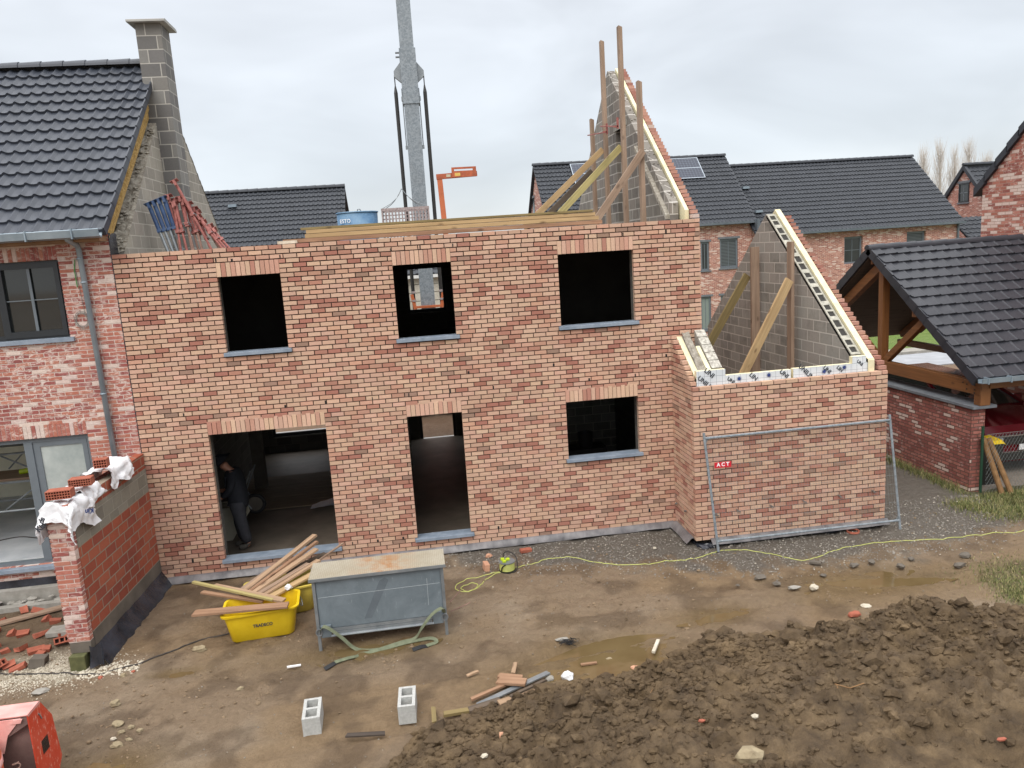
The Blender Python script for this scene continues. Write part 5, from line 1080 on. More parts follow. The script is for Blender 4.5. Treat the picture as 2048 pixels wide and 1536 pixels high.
for (a, b, z0, z1, mh_) in ((26.25, 27.25, 3.15, 4.5, True), (29.65, 30.7, 3.3, 4.55, False), (23.0, 23.5, 3.6, 4.6, False)):
    window(hB, a, b, z0, z1, 24.12, M_FRAME_GREY, M_GLASS_B if mh_ else M_BLIND, .09, mh=mh_, mv=mh_, sill=M_STONE)
    meshpart('soldier_lintel', M_HOUSE_BRICK, hB, lambda m: soldiers(m, a - .08, b + .08, z1, z1 + .2, 23.985, .05, REDS and [(c_[:3], 1) for c_ in REDS]))
def vent(m, x, y, z): m.beam((x, y, z), (x + .34, y, z + .01), .22, .12)
for (h_, x, y, z) in ((hB, 22.0, 26.45, 7.34), (hB, 22.0, 24.95, 6.05)): meshpart('roof_vent', M_ZINC, h_, lambda m: vent(m, x, y, z))
meshpart('downpipe', M_ZINC_DARK, hB, lambda m: m.tube([(32.42, 23.9, 4.85), (32.42, 23.9, 0)], .06, 8))
meshpart('valley_edge', M_ZINC_DARK, hA, lambda m: (m.box(21.60, 21.75, 23.9, 24.5, 5.1, 5.66),))
# far gabled house
hC = thing('gabled_house', 'far red brick house with one narrow gable window, right of the long roof', 'house', (38, 28, 0))
cz_ = lambda y: CZA - 1.06 * abs(y - CYA)
CYA, CZA = 28.1, 7.75
meshpart('wall', M_HOUSE_BRICK, hC, lambda m: m.prism([(CYA - 4, 0), (CYA + 4, 0), (CYA + 4, cz_(CYA + 4)), (CYA, CZA), (CYA - 4, cz_(CYA - 4))], 36, 44))
o = meshpart('window', M_FRAME, hC, lambda m: cellwall(m, 27.75, 28.55, 5.95, 7.0, [(27.82, 28.48, 6.02, 6.93)], 35.95, 35.99, axis='y'))
meshpart('pane', M_GLASS_B, o, lambda m: m.box(35.985, 35.995, 27.8, 28.5, 6.0, 6.95), origin=tuple(hC.location)); meshpart('glazing_bar', M_FRAME_GREY, o, lambda m: (m.box(35.975, 35.984, 28.13, 28.17, 6.0, 6.95), m.box(35.975, 35.984, 27.82, 28.48, 6.45, 6.49)), origin=tuple(hC.location))
meshpart('lintel', M_STONE_DARK, hC, lambda m: (m.box(35.94, 35.999, 27.65, 28.65, 7.01, 7.13), m.box(35.92, 35.999, 27.7, 28.6, 5.86, 5.94)))
meshpart('roof', M_TILE_FAR, hC, lambda m: (tile_roof(m, (35.85, CYA - 4.2, CZA + .1 - 1.06 * 4.2), (1, 0, 0), (0, 4.2, 4.2 * 1.06), 8.3, 4.2 * math.hypot(1, 1.06), .3, .36, .045, .045, 6), m.prism([(CYA, CZA + .32), (CYA + 4.3, CZA + .32 - 1.06 * 4.3), (CYA + 4.3, CZA - 1.06 * 4.3), (CYA, CZA + .02)], 35.85, 44.2), m.prism([(CYA, CZA + .25), (CYA - 4.3, CZA + .25 - 1.06 * 4.3), (CYA - 4.3, CZA - .03 - 1.06 * 4.3), (CYA, CZA - .03)], 35.84, 35.99)))
meshpart('ridge_tiles', M_TILE_FAR, hC, lambda m: ridge_tiles(m, (35.85, CYA, CZA + .27), (44, CYA, CZA + .27), .13, .42))
meshpart('low_roof', M_TILE_FAR, hC, lambda m: (tile_roof(m, (33.3, 23.2, 3.2), (1, 0, 0), (0, 2.5, 1.9), 2.65, 3.14, .3, .345, .045, .045, 6), m.box(33.4, 35.95, 23.4, 28, 0, 3.2)))
# nearer gabled house at the right edge
hD = thing('gabled_house', 'large mottled red brick gable with a black verge at the right edge of the picture', 'house', (21, 1, 0))
dz_ = lambda y: 5.72 + .935 * (4.95 - y if y >= .95 else y + 3.05)
meshpart('wall', M_DBRICK, hD, lambda m: m.prism([(-3.05, -.1), (4.95, -.1), (4.95, dz_(4.95)), (.95, dz_(.95)), (-3.05, dz_(-3.05))], 18.35, 26))
def rd(m):
    for k in range(13):
        a, b = 5.16 - .33 * k, 5.16 - .33 * (k + 1); za, zb = dz_(a), dz_(b)
        m.prism([(a, za + .20), (b - .02, zb + .17), (b - .02, zb - .02), (a, za + .0)], 18.27, 26.2)
        m.prism([(1.9 - a, za + .20), (1.9 - b + .02, zb + .17), (1.9 - b + .02, zb - .02), (1.9 - a, za + .0)], 18.27, 26.2)
meshpart('roof', M_TILE_CP, hD, rd)
# house behind on the left and the garage seen through the window
hE = house_row('terraced_house', 'house with a plain dark tiled roof behind the block chimney, left of the blue tub', -12, 1.75, 20, 24.0, 28, 4.85, 8.25, [])
meshpart('roof_vent', M_ZINC, hE, lambda m: vent(m, -3.1, 23.1, 7.62))
hF = thing('garage', 'low pale garage with horizontal panels seen through the middle upper window', 'garage', (6, 17.5, 0))
meshpart('wall', mottled('beige_panel', S(176, 170, 156), S(196, 190, 176), 3, .8), hF, lambda m: [m.box(2.2, 9.5, 17.5, 17.6, .05 + .32 * k, .05 + .32 * k + .295) for k in range(13)] and m.box(2.2, 9.5, 17.6, 22, 0, 4.2))
meshpart('post', M_CONC_DARK, hF, lambda m: (m.box(4.05, 4.28, 17.35, 17.5, 0, 4.9),))
meshpart('gutter', M_WHITEJOIN, hF, lambda m: m.box(2.0, 9.7, 17.25, 17.42, 4.12, 4.24))
meshpart('roof', M_TILE_FAR, hF, lambda m: tile_roof(m, (2.0, 17.3, 4.26), (1, 0, 0), (0, 2.6, 1.3), 7.7, 2.9, .3, .345, .034, .03, 8))
# bare poplars
def poplar(x, y, hgt, seed, label):
    random.seed(seed); t = thing('poplar_tree', label, 'tree', (x, y, 0), 0, 'bare poplars on the horizon')
    meshpart('trunk', M_BARK, t, lambda m: m.tube([(x, y, 0), (x + .2, y, hgt * .5), (x + .1, y, hgt)], [.3, .16, .02], 6))
    def crown(m):
        for k in range(110):
            z = hgt * random.uniform(.2, .93); a = random.uniform(0, 2 * PI); L_ = (hgt - z) * random.uniform(.25, .4) + .9; sp = random.uniform(.3, .62)
            p = Vector((x + .1, y, z)); pts = [p]
            for j in range(4): p = p + Vector((math.cos(a) * sp * L_ / 4, math.sin(a) * sp * L_ / 4, L_ / 4)) + Vector((random.gauss(0, .05), random.gauss(0, .05), 0)); sp *= .8; pts.append(p)
            m.tube(pts, [.02, .016, .012, .009, .005], 3, False)
            for j in range(6):
                b = pts[random.randint(1, 3)]; a2 = random.uniform(0, 2 * PI); m.tube([b, b + Vector((math.cos(a2) * .22, math.sin(a2) * .22, .7)), b + Vector((math.cos(a2) * .3, math.sin(a2) * .3, 1.3))], [.009, .007, .003], 3, False)
    meshpart('crown', M_TWIG, t, crown)
for i, (x, hh, lb) in enumerate(((56.2, 11.6, 'leftmost bare poplar, just above the long roof end'), (58.0, 12.1, 'second bare poplar from the left, the tallest'), (59.6, 11.2, 'third bare poplar from the left'), (61.2, 11.9, 'fourth bare poplar, just left of the far gable apex'), (63.2, 10.6, 'bare poplar showing over the far gable roof'))): poplar(x, 60, hh, 40 + i, lb)
random.seed(99)
meshpart('hedge', mottled('far_hedge', S(96, 96, 84), S(122, 120, 104), 1, .9), None, lambda m: [rock(m, (x, 61 + random.uniform(-1, 1), 3 + random.uniform(0, 1.6)), 2.4, (1, 1, 1.3), True, .3) for x in range(44, 74, 2)], kind='stuff')
tag(bpy.data.objects['hedge'], 'distant brush and low branches at the foot of the poplars', 'hedge', kind='stuff')

# ================================================================== carport
cp = thing('carport', 'timber framed carport with a black tiled roof on a red brick wall', 'carport', (14.5, 3.2, 0))
CY, CZ, CE = 3.2, 4.46, 2.17; CX = 14.30; RC = Vector((0, CY + .12, CZ - CE + .07))
meshpart('roof', M_TILE_CP, cp, lambda m: (tile_roof(m, (CX, -.12, CE - .02), (1, 0, 0), RC, 3.62, RC.length, .30, .30, .036, .036, 12, flat=True), m.prism([(CY, CZ + .03), (6.5, CE), (6.5, CE - .07), (CY, CZ - .05)], CX, CX + 3.62)))
def cverge(m):
    l = RC.length; n_ = 12; d = RC.normalized(); nn = Vector((0, -d.z, d.y))
    for sgn in (0, 1):
        for k in range(n_):
            base = Vector((CX - .03, -.12, CE - .02)) + d * (k * l / n_); a = base + nn * .055; b = base + d * (l / n_ + .01) + nn * .03; V = [a, b, b - nn * .17, a - nn * .19]
            if sgn: V = [Vector((v.x, 2 * CY - v.y, v.z)) for v in V]
            V2 = [v + Vector((.045, 0, 0)) for v in V]; m.add([tuple(v) for v in V + V2], [(0, 1, 2, 3), (7, 6, 5, 4), (0, 4, 5, 1), (1, 5, 6, 2), (2, 6, 7, 3), (3, 7, 4, 0)])
meshpart('verge_tiles', M_TILE_CP, cp, cverge)
meshpart('ridge_tiles', M_TILE_CP, cp, lambda m: ridge_tiles(m, (CX - .03, CY, CZ + .06), (CX + 3.62, CY, CZ + .06), .105, .36))
meshpart('gutter', M_ZINC, cp, lambda m: (m.prism([(-.26, CE + .02), (-.25, CE - .07), (-.14, CE - .08), (-.12, CE + .0), (-.135, CE + .0), (-.15, CE - .065), (-.235, CE - .055), (-.245, CE + .02)], CX, CX + 3.62), [m.box(x, x + .02, -.27, -.11, CE - .085, CE + .03) for x in np.arange(CX + .1, CX + 3.5, .45)]))
XB = 14.52
def beamo(name, mat, p0, p1, w_=.15, t_=.15, up=(1, 0, 0)): return meshpart(name, mat, cp, lambda m: m.beam(p0, p1, w_, t_, up), bevel=.006)
beamo('king_post', M_OAKZ, (XB, 2.98, 1.97), (XB, 2.98, 4.30), .16, .16)
beamo('rafter', M_OAK, (XB - .004, .12, 2.10), (XB - .004, 2.90, 4.12), .20, .15); beamo('rafter', M_OAK, (XB - .004, 3.06, 4.12), (XB - .004, 6.2, 2.10), .20, .15)
beamo('strut', M_OAK, (XB + .006, 2.90, 2.06), (XB + .006, 1.62, 3.06), .14, .12); beamo('strut', M_OAK, (XB + .006, 3.06, 2.06), (XB + .006, 4.5, 3.0), .14, .12)
beamo('tie_beam', M_OAK, (XB, -.02, 1.955), (XB, 6.3, 1.955), .25, .14)
beamo('corner_post', M_OAKZ, (XB + .04, .06, 1.64), (XB + .04, .06, 2.09), .17, .2)
beamo('eaves_beam', M_OAKX, (XB + .1, .0, 2.02), (17.9, .0, 2.02), .10, .14, (0, 0, 1)); beamo('purlin', M_OAKX, (14.34, 1.72, 3.20), (17.9, 1.72, 3.20), .14, .14, (0, 0, 1)); beamo('ridge_beam', M_OAKX, (14.36, 3.2, 4.24), (17.9, 3.2, 4.24), .08, .16, (0, 0, 1))
meshpart('beam_bolts', M_BLACK, cp, lambda m: [m.tube([(XB - .08, y, z), (XB - .066, y, z)], .014, 8) for y, z in ((.12, 1.92), (.12, 2.0), (.32, 1.9), (.42, 2.01), (.32, 1.99), (.12, 1.86))])
XB2 = 17.2
for (a, b, n_) in (((XB2, .12, 2.10), (XB2, 2.95, 4.15), 'rear_rafter'), ((XB2, 3.0, 1.9), (XB2, 3.0, 4.2), 'rear_king_post'), ((XB2, 2.95, 2.0), (XB2, 1.5, 3.0), 'rear_strut'), ((XB2, 3.05, 2.0), (XB2, 4.6, 3.0), 'rear_strut'), ((XB2, 6.2, 2.1), (XB2, 3.05, 4.15), 'rear_rafter'), ((XB2, 0, 1.9), (XB2, 6.3, 1.9), 'rear_tie_beam')): beamo(n_, M_OAK, a, b)
meshpart('roof_boarding', M_WOOD_DARK, cp, lambda m: (m.prism([(.0, CE - .07), (CY, CZ - .12), (CY, CZ - .14), (.0, CE - .10)], CX + .02, CX + 3.6), m.prism([(6.4, CE - .07), (CY, CZ - .12), (CY, CZ - .14), (6.4, CE - .10)], CX + .02, CX + 3.6)))
cw = meshpart('brick_wall', M_CARPORT_BRICK, cp, lambda m: m.box(14.38, 14.64, .07, 6.3, -.1, 1.58))
meshpart('wall_coping', M_STONE_DARK, cp, lambda m: m.box(14.33, 14.80, -.02, 6.35, 1.581, 1.635), bevel=.004)
tag(meshpart('driveway', mottled('paving', S(128, 118, 108), S(150, 140, 128), 3, .85), None, lambda m: m.box(14.65, 18.1, .1, 11.9, -.1, .02)), kind='structure')
# car
car = thing('parked_car', 'dark red car parked nose out under the carport', 'car', (16.1, 2.6, 0))
cx0, cx1, cyf = 15.12, 17.0, .62
def body(m):
    prof = [(0, .30), (-.02, .62), (.03, .80), (.12, 1.00), (.55, 1.08), (1.15, 1.14), (1.4, 1.16), (4.3, 1.16), (4.35, .6), (4.3, .3)]
    secs = [(0, .10, .9), (.06, .02, 1), (.5, .0, 1), (.94, .0, 1), (.5 + .94, .0, 1), (1.82, .02, 1), (1.88, .10, .9)]
    P = []
    for (x, ins, s_) in secs: P.append([(cx0 + x, cyf + p[0] + (ins if p[0] < 1 else -ins), p[1] * (1 if p[1] < .9 else .97 + .03 * s_) - (.03 if x in (0, 1.88) else 0)) for p in prof])
    m.grid(np.array(P)); m.add([P[0][i] for i in range(len(prof))], [tuple(range(len(prof)))]); m.add([P[-1][i] for i in range(len(prof))], [tuple(range(len(prof)))[::-1]])
    for (a, b) in ((1.2, 4.2),): m.prism([(cyf + 2.15, 1.60), (cyf + 3.9, 1.62), (cyf + 4.1, 1.56), (cyf + 4.0, 1.54), (cyf + 2.1, 1.54)], cx0 + .28, cx1 - .28)
b_ = meshpart('body', M_CARRED, car, body, smooth=True); sm = b_.modifiers.new('e', 'EDGE_SPLIT'); sm.split_angle = math.radians(40)
def glassh(m):
    lo_ = [(cx0 + .10, 1.15), (cx1 - .10, 1.15)]; q_ = [(cx0 + .1, cyf + 1.18, 1.14), (cx1 - .1, cyf + 1.18, 1.14), (cx1 - .30, cyf + 2.12, 1.56), (cx0 + .30, cyf + 2.12, 1.56), (cx0 + .1, cyf + 4.3, 1.14), (cx1 - .1, cyf + 4.3, 1.14), (cx1 - .3, cyf + 3.95, 1.56), (cx0 + .3, cyf + 3.95, 1.56)]
    m.add(q_, [(0, 1, 2, 3), (4, 7, 6, 5), (0, 3, 7, 4), (1, 5, 6, 2)])
meshpart('windows', m_glass('car_glass', (.03, .034, .03, 1), .03), car, glassh)
for a, b in (((cx0 + .08, cyf + 1.16, 1.14), (cx0 + .29, cyf + 2.12, 1.58)), ((cx1 - .08, cyf + 1.16, 1.14), (cx1 - .29, cyf + 2.12, 1.58))): meshpart('windscreen_pillar', M_CARRED, car, lambda m: m.beam(a, b, .06, .05))
meshpart('grille', M_BLACK, car, lambda m: (m.box(cx0 + .35, cx1 - .35, cyf - .055, cyf + .02, .66, .80), m.box(cx0 + .2, cx1 - .2, cyf - .05, cyf + .02, .34, .48)))
meshpart('chrome_strip', M_CHROME, car, lambda m: (m.box(cx0 + .06, cx1 - .06, cyf - .07, cyf + .03, .82, .845), m.box(cx0 + .3, cx1 - .3, cyf - .065, cyf + .02, .50, .515)))
for s_ in (0, 1):
    xa = cx0 + .06 if not s_ else cx1 - .40
    meshpart('headlight', M_HEAD, car, lambda m: m.box(xa, xa + .34, cyf - .05, cyf + .04, .70, .80), bevel=.02)
    meshpart('door_mirror', M_CARRED, car, lambda m: m.box(*((cx0 - .16, cx0 + .04) if not s_ else (cx1 - .04, cx1 + .16)), cyf + 1.45, cyf + 1.58, 1.12, 1.26), bevel=.03)
    for yw in (.85, 3.5):
        wx = cx0 + .12 if not s_ else cx1 - .12
        wl = meshpart('wheel', M_RUBBER, car, lambda m: m.tube([(wx - .11, cyf + yw, .34), (wx + .11, cyf + yw, .34)], .34, 22)); meshpart('rim', M_STEEL, wl, lambda m: m.tube([(wx - .118, cyf + yw, .34), (wx + .118, cyf + yw, .34)], .2, 14), origin=tuple(car.location))
meshpart('number_plate', M_WHITE, car, lambda m: m.box((cx0 + cx1) / 2 - .26, (cx0 + cx1) / 2 + .26, cyf - .075, cyf - .062, .54, .65))
# bin, fence post, poles, chain link
bn = thing('wheelie_bin', 'black bin with a yellow lid between the carport wall and the red car', 'bin', (14.95, .42, 0))
meshpart('bin_body', M_BLACK, bn, lambda m: m.prism([(14.76, .02), (15.14, .02), (15.19, .80), (14.71, .80)], .25, .62, 'y'), bevel=.015); meshpart('bin_lid', M_YELLOW, bn, lambda m: m.prism([(.22, .80), (.65, .80), (.63, .87), (.3, .85)], 14.70, 15.20), bevel=.012)
tag(meshpart('fence_post', M_GREENPOST, None, lambda m: (m.tube([(14.52, -.04, 0), (14.52, -.04, 1.24)], .026, 10), m.tube([(14.52, -.04, 1.24), (14.52, -.04, 1.26)], .03, 10)), origin=(14.52, -.04, 0)), 'dark green steel fence post at the end of the carport wall', 'post')
cl_ = thing('chainlink_fence', 'sagging chain link fence in front of the red car', 'fence', (16, -.12, 0))
def chain(m):
    x0, x1, z0, z1 = 14.55, 18.1, .02, 1.12; s_ = .07; k = -int(1.2 / s_)
    while x0 + k * s_ < x1:
        for sg in (1, -1):
            xa = x0 + k * s_; pts = [(xa, z0), (xa + (z1 - z0) * .62, z1)] if sg > 0 else [(xa, z1), (xa + (z1 - z0) * .62, z0)]
            (ax, az), (bx_, bz) = pts
            if ax < x0: t_ = (x0 - ax) / (bx_ - ax); az = az + (bz - az) * t_; ax = x0
            if bx_ > x1: t_ = (x1 - ax) / (bx_ - ax); bz = az + (bz - az) * t_; bx_ = x1
            if bx_ > ax: m.tube([(ax, -.12, az), ((ax + bx_) / 2, -.13, (az + bz) / 2), (bx_, -.12, bz)], .0022, 3, False)
        k += 1
    m.tube([(x0, -.12, z1), (x1, -.12, z1)], .003, 4)
meshpart('wire_mesh', M_WIRE, cl_, chain); meshpart('end_post', M_GREENPOST, cl_, lambda m: m.tube([(18.05, -.12, 0), (18.05, -.12, 1.25)], .026, 8))
for i, (a, b, lb) in enumerate((((14.80, -.24, .0), (14.58, .02, 1.02), 'left of the two brown poles leaning at the carport wall end'), ((14.97, -.26, .0), (14.70, .03, 1.0), 'right of the two brown poles leaning at the carport wall end'))):
    tag(meshpart('wooden_pole', M_POLE, None, lambda m: m.tube([a, b], .05, 10), origin=a, smooth=False), lb, 'pole', 'brown poles at the carport wall')
# grass
M_GRASS = NM('grass_blades'); _oi = M_GRASS.attr(); M_GRASS = M_GRASS.set(_oi, .8)
def grass(name, label, spots, n_, hmax):
    m = MB(); G_ = [S(108, 112, 62)[:3], S(92, 100, 52)[:3], S(128, 124, 78)[:3], S(150, 138, 96)[:3], S(80, 90, 44)[:3]]
    for k in range(n_):
        sx, sy, rx, ry = spots[random.randrange(len(spots))]; x = random.gauss(sx, rx); y = random.gauss(sy, ry)
        if x > 14.33 and y > .02 and x < 14.7: continue
        m.col = random.choice(G_); h = hmax * random.uniform(.3, 1) * (1.5 if random.random() < .08 else 1); a = random.uniform(0, 2 * PI); w_ = random.uniform(.003, .006); ln = random.uniform(.2, 1.1) * h
        z = gz(x, y); dx, dy = math.cos(a), math.sin(a)
        m.add([(x - dy * w_, y + dx * w_, z), (x + dy * w_, y - dx * w_, z), (x + dx * ln * .4 + dy * w_ * .6, y + dy * ln * .4 - dx * w_ * .6, z + h * .6), (x + dx * ln * .4 - dy * w_ * .6, y + dy * ln * .4 + dx * w_ * .6, z + h * .6), (x + dx * ln, y + dy * ln, z + h)], [(0, 1, 2, 3), (3, 2, 4)])
    return tag(m.build(name, M_GRASS), label, 'grass', kind='stuff')
grass('weeds', 'dry weeds growing along the foot of the carport wall', [(14.28, .3 + .35 * k, .09, .2) for k in range(9)], 2600, .15)
grass('rough_grass', 'patchy rough grass at the right edge by the carport', [(14.5, -.7, .35, .2), (15.2, -.65, .5, .25), (14.2, -1.1, .3, .2), (15.2, -1.2, .5, .3), (13.8, -.6, .15, .15), (14.9, -.3, .3, .08)], 7500, .09)
grass('thin_grass', 'thin yellow-green grass at the right edge above the spoil heap', [(12.5, -3.3, .35, .3), (13.0, -3.2, .5, .35), (12.2, -3.75, .2, .15)], 4200, .05)

# ================================================================== fence panel, yard objects
fp = thing('site_fence_panel', 'galvanised wire mesh site fence panel leaning on the front of the extension', 'fence panel', (10.5, -1.2, 0))
A_, B_, C_, D_ = Vector((8.93, -1.25, .0)), Vector((12.09, -1.25, .0)), Vector((8.80, -1.06, 1.93)), Vector((11.98, -1.06, 1.93))
lz = lambda P0, P1, t: P0.lerp(P1, t)
meshpart('side_tube', M_GALV, fp, lambda m: m.tube([A_, C_], .021, 10)); meshpart('side_tube', M_GALV, fp, lambda m: m.tube([B_, D_], .021, 10))
meshpart('top_tube', M_GALV, fp, lambda m: m.tube([lz(A_, C_, .955), lz(B_, D_, .955)], .021, 10)); meshpart('bottom_tube', M_GALV, fp, lambda m: m.tube([lz(A_, C_, .085), lz(B_, D_, .085)], .019, 10))
def guss(m):
    for (p, qx, t, s_) in ((A_, C_, .955, -1), (A_, C_, .085, 1), (B_, D_, .955, -1), (B_, D_, .085, 1)):
        o_ = lz(p, qx, t); sx = 1 if p is A_ else -1; u = (qx - p).normalized() * s_ * .12; v = Vector((sx * .12, 0, 0))
        m.add([tuple(o_), tuple(o_ + u), tuple(o_ + u * .35 + v * .35), tuple(o_ + v)], [(0, 1, 2, 3)])
meshpart('corner_gusset', M_STEEL, fp, guss)
def wires(m):
    for k in range(1, 64): t = k / 64; m.tube([lz(lz(A_, C_, .085), lz(B_, D_, .085), t), lz(lz(A_, C_, .955), lz(B_, D_, .955), t)], .0016, 3, False)
    for k in range(1, 11): t = .085 + .87 * k / 11; m.tube([lz(A_, C_, t), lz(B_, D_, t)], .0016, 3, False)
meshpart('wire_mesh', M_WIRE, fp, wires)
pl_ = meshpart('name_plate', M_REDPLATE, fp, lambda m: m.box(8.94, 9.22, -1.135, -1.127, 1.355, 1.445))
text('plate_letters', 'A C T', .082, (9.08, -1.137, 1.405), (PI / 2, 0, 0), M_WHITE, pl_, bold=.003)
fp_letters = bpy.data.objects.get('plate_letters')

# steel site box
bx = thing('site_box', 'grey sheet metal site box with a rust stained lid standing in the mud', 'tool box', (3.64, -2.5, 0)); 
BX0, BX1, BY0, BY1 = 2.80, 4.50, -2.79, -2.30
meshpart('front_panel', M_SHEET, bx, lambda m: (m.box(BX0 + .045, BX1 - .045, BY0 + .02, BY0 + .03, .27, .955),))
meshpart('body', M_SHEET, bx, lambda m: (m.box(BX0 + .02, BX1 - .02, BY0 + .031, BY1, .22, .94),))
lid = MB(); lid.box(0, BX1 - BX0 + .06, 0, BY1 - BY0 + .05, 0, .03); o = lid.build('lid', M_CHEQ, bx, origin=(0, 0, 0)); o.location = Vector((BX0 - .03, BY0 - .03, .958)) - bx.location
meshpart('lid_edge', M_STEEL, bx, lambda m: (m.box(BX0 - .034, BX1 + .034, BY0 - .036, BY0 - .031, .945, .985),))
for x in (BX0, BX1 - .04):
    for y in (BY0, BY1 - .04): meshpart('leg', M_STEEL, bx, lambda m: m.box(x, x + .04, y, y + .04, -.03, .957))
meshpart('bottom_rail', M_STEEL, bx, lambda m: (m.box(BX0 + .2, BX1 - .2, BY0 + .0, BY0 + .05, .175, .215), m.box(BX0 + .041, BX1 - .041, BY0 + .012, BY0 + .06, .22, .262), m.tube([(BX0 + .18, BY0 - .01, .17), (BX1 - .18, BY0 - .01, .17)], .017, 8)))
for x in (BX0 + .05, BX1 - .19): meshpart('rail_bracket', M_SHEET, bx, lambda m: m.box(x, x + .14, BY0 - .012, BY0 + .012, .15, .33), bevel=.012)
meshpart('panel_stain', mottled('damp_streak', S(84, 92, 98), S(98, 106, 112), 5, .5), bx, lambda m: m.prism([(BX0 + .62, .34), (BX0 + .72, .34), (BX0 + .98, .84), (BX0 + .93, .88), (BX0 + .86, .84)], BY0 + .0188, BY0 + .0196, 'y'))
meshpart('panel_scratches', mottled('chalk_line', S(166, 172, 174), S(178, 184, 186)), bx, lambda m: (m.beam((BX0 + .06, BY0 + .0185, .70), (BX1 - .06, BY0 + .0185, .715), .002, .004), m.beam((BX1 - .23, BY0 + .0185, .42), (BX1 - .225, BY0 + .0185, .80), .002, .004, (1, 0, 0))))
def ribbon(m, pts, wd):
    P = smooth_path(pts, 10); R_ = []
    for i, p in enumerate(P):
        a, b = Vector(P[max(i - 1, 0)]), Vector(P[min(i + 1, len(P) - 1)]); d = (b - a).normalized(); s_ = d.cross(Vector((0, -.35, 1))).normalized() * wd / 2; p = Vector(p)
        R_.append([tuple(p - s_), tuple(p - s_ + Vector((0, 0, .006))), tuple(p + s_ + Vector((0, 0, .006))), tuple(p + s_), tuple(p - s_)])
    m.grid(np.array(R_))
st = thing('lifting_strap', 'green webbing straps hanging from the site box and lying on the mud before it', 'strap', (3.6, -3.0, 0))
g3 = lambda x, y, dz=.024: (x, y, gz(x, y) + dz)
meshpart('webbing', M_STRAP, st, lambda m: (ribbon(m, [(2.84, -2.80, .25), (2.90, -2.86, .34), (3.0, -2.87, .28), (3.12, -2.86, .15), g3(3.3, -2.87, .03), g3(3.6, -2.95), g3(3.95, -2.88), g3(4.25, -2.86), g3(4.33, -2.95), g3(4.2, -3.05)], .05),
    ribbon(m, [(4.46, -2.80, .30), (4.44, -2.87, .40), (4.30, -2.88, .33), (4.15, -2.87, .15), g3(4.05, -2.83, .03), g3(3.85, -2.86), g3(3.5, -2.98), g3(3.36, -2.97), g3(3.30, -3.04), g3(3.2, -3.14), g3(3.05, -3.25)], .05)))
meshpart('strap_end', M_RUBBER, st, lambda m: ribbon(m, [g3(4.21, -3.04, .014), g3(4.12, -3.08, .016), g3(4.02, -3.12, .014)], .06)); meshpart('strap_end', M_RUBBER, st, lambda m: ribbon(m, [g3(3.08, -3.22, .014), g3(3.02, -3.28, .02), g3(2.93, -3.34, .014)], .06))
for x in (2.83, 4.47): meshpart('shackle', M_STEEL, st, lambda m: m.tube([(x + .04 * math.cos(t), BY0 - .02, .24 + .05 * math.sin(t)) for t in np.linspace(0, 2 * PI, 9)], .009, 5))
tag(meshpart('bent_rods', M_RUSTPROP, None, lambda m: (m.tube([(4.56, -2.35, .22), (4.66, -2.3, .30), (4.72, -2.24, .33)], .008, 5), m.tube([(4.56, -2.5, .16), (4.8, -2.42, .20), (4.84, -2.38, .2)], .008, 5)), origin=(4.6, -2.4, .2)), 'two rusty rod ends sticking out right of the site box', 'rods')

# yellow tubs and scrap wood
def tub(name, label, c, rz, L_=.98, Wd=.56, Hh=.42, mat=None, txt=False):
    t = thing(name, label, 'mortar tub', c, rz, 'plastic mortar tubs'); t['local'] = 1
    def rr(hx, hy, r, z, n=6):
        P = []
        for (sx, sy, a0) in ((1, 1, 0), (-1, 1, 1), (-1, -1, 2), (1, -1, 3)):
            for k in range(n + 1): a = (a0 + k / n) * PI / 2; P.append((sx * (hx - r) + r * math.cos(a), sy * (hy - r) + r * math.sin(a), z))
        return P + [P[0]]
    hx, hy = L_ / 2, Wd / 2; bx_, by_ = hx * .84, hy * .82
    outer = [rr(bx_ - .02, by_ - .02, .07, .0), rr(bx_, by_, .08, .02), rr(hx * .97, hy * .96, .09, Hh - .03), rr(hx + .02, hy + .02, .1, Hh - .028), rr(hx + .024, hy + .024, .1, Hh), rr(hx - .01, hy - .01, .09, Hh + .002), rr(bx_ - .02, by_ - .02, .07, .03)]
    mb = MB(); mb.grid(np.array(outer).transpose(1, 0, 2)[::-1]); o = mb.build('tub_shell', mat or M_YELLOW, t, origin=(0, 0, 0), smooth=True); e_ = o.modifiers.new('e', 'EDGE_SPLIT'); e_.split_angle = math.radians(50)
    mb = MB(); mb.add(outer[-1][:-1], [tuple(range(len(outer[-1]) - 1))]); mb.add([(p[0], p[1], .002) for p in outer[0][:-1]], [tuple(range(len(outer[0]) - 1))]); mb.build('tub_floor', M_YELLOW_DIRTY, t, origin=(0, 0, 0))
    mb = MB(); mb.tube([(hx + .01, -.10, Hh - .01), (hx + .04, -.09, Hh - .08), (hx + .05, 0, Hh - .13), (hx + .04, .09, Hh - .08), (hx + .01, .10, Hh - .01)], .006, 6); mb.build('wire_handle', M_STEEL, t, origin=(0, 0, 0))
    if txt:
        text('tub_name', 'TRADECO', .055, (.02, -hy * .905 - .004, Hh * .52), (math.radians(90 - 10), 0, 0), M_BLKPRINT, t, bold=.0015)
    return t
tub('mortar_tub', 'bright yellow mortar tub full of scrap wood, in front', (1.98, -2.06, gz(1.98, -2.06)), math.radians(5), txt=True)
tub('mortar_tub', 'dirty yellow mortar tub behind the bright one, mostly hidden by scrap wood', (2.15, -1.45, gz(2.15, -1.45)), math.radians(14), mat=M_YELLOW_DIRTY)
gs = 'scrap wood piled in the tubs'
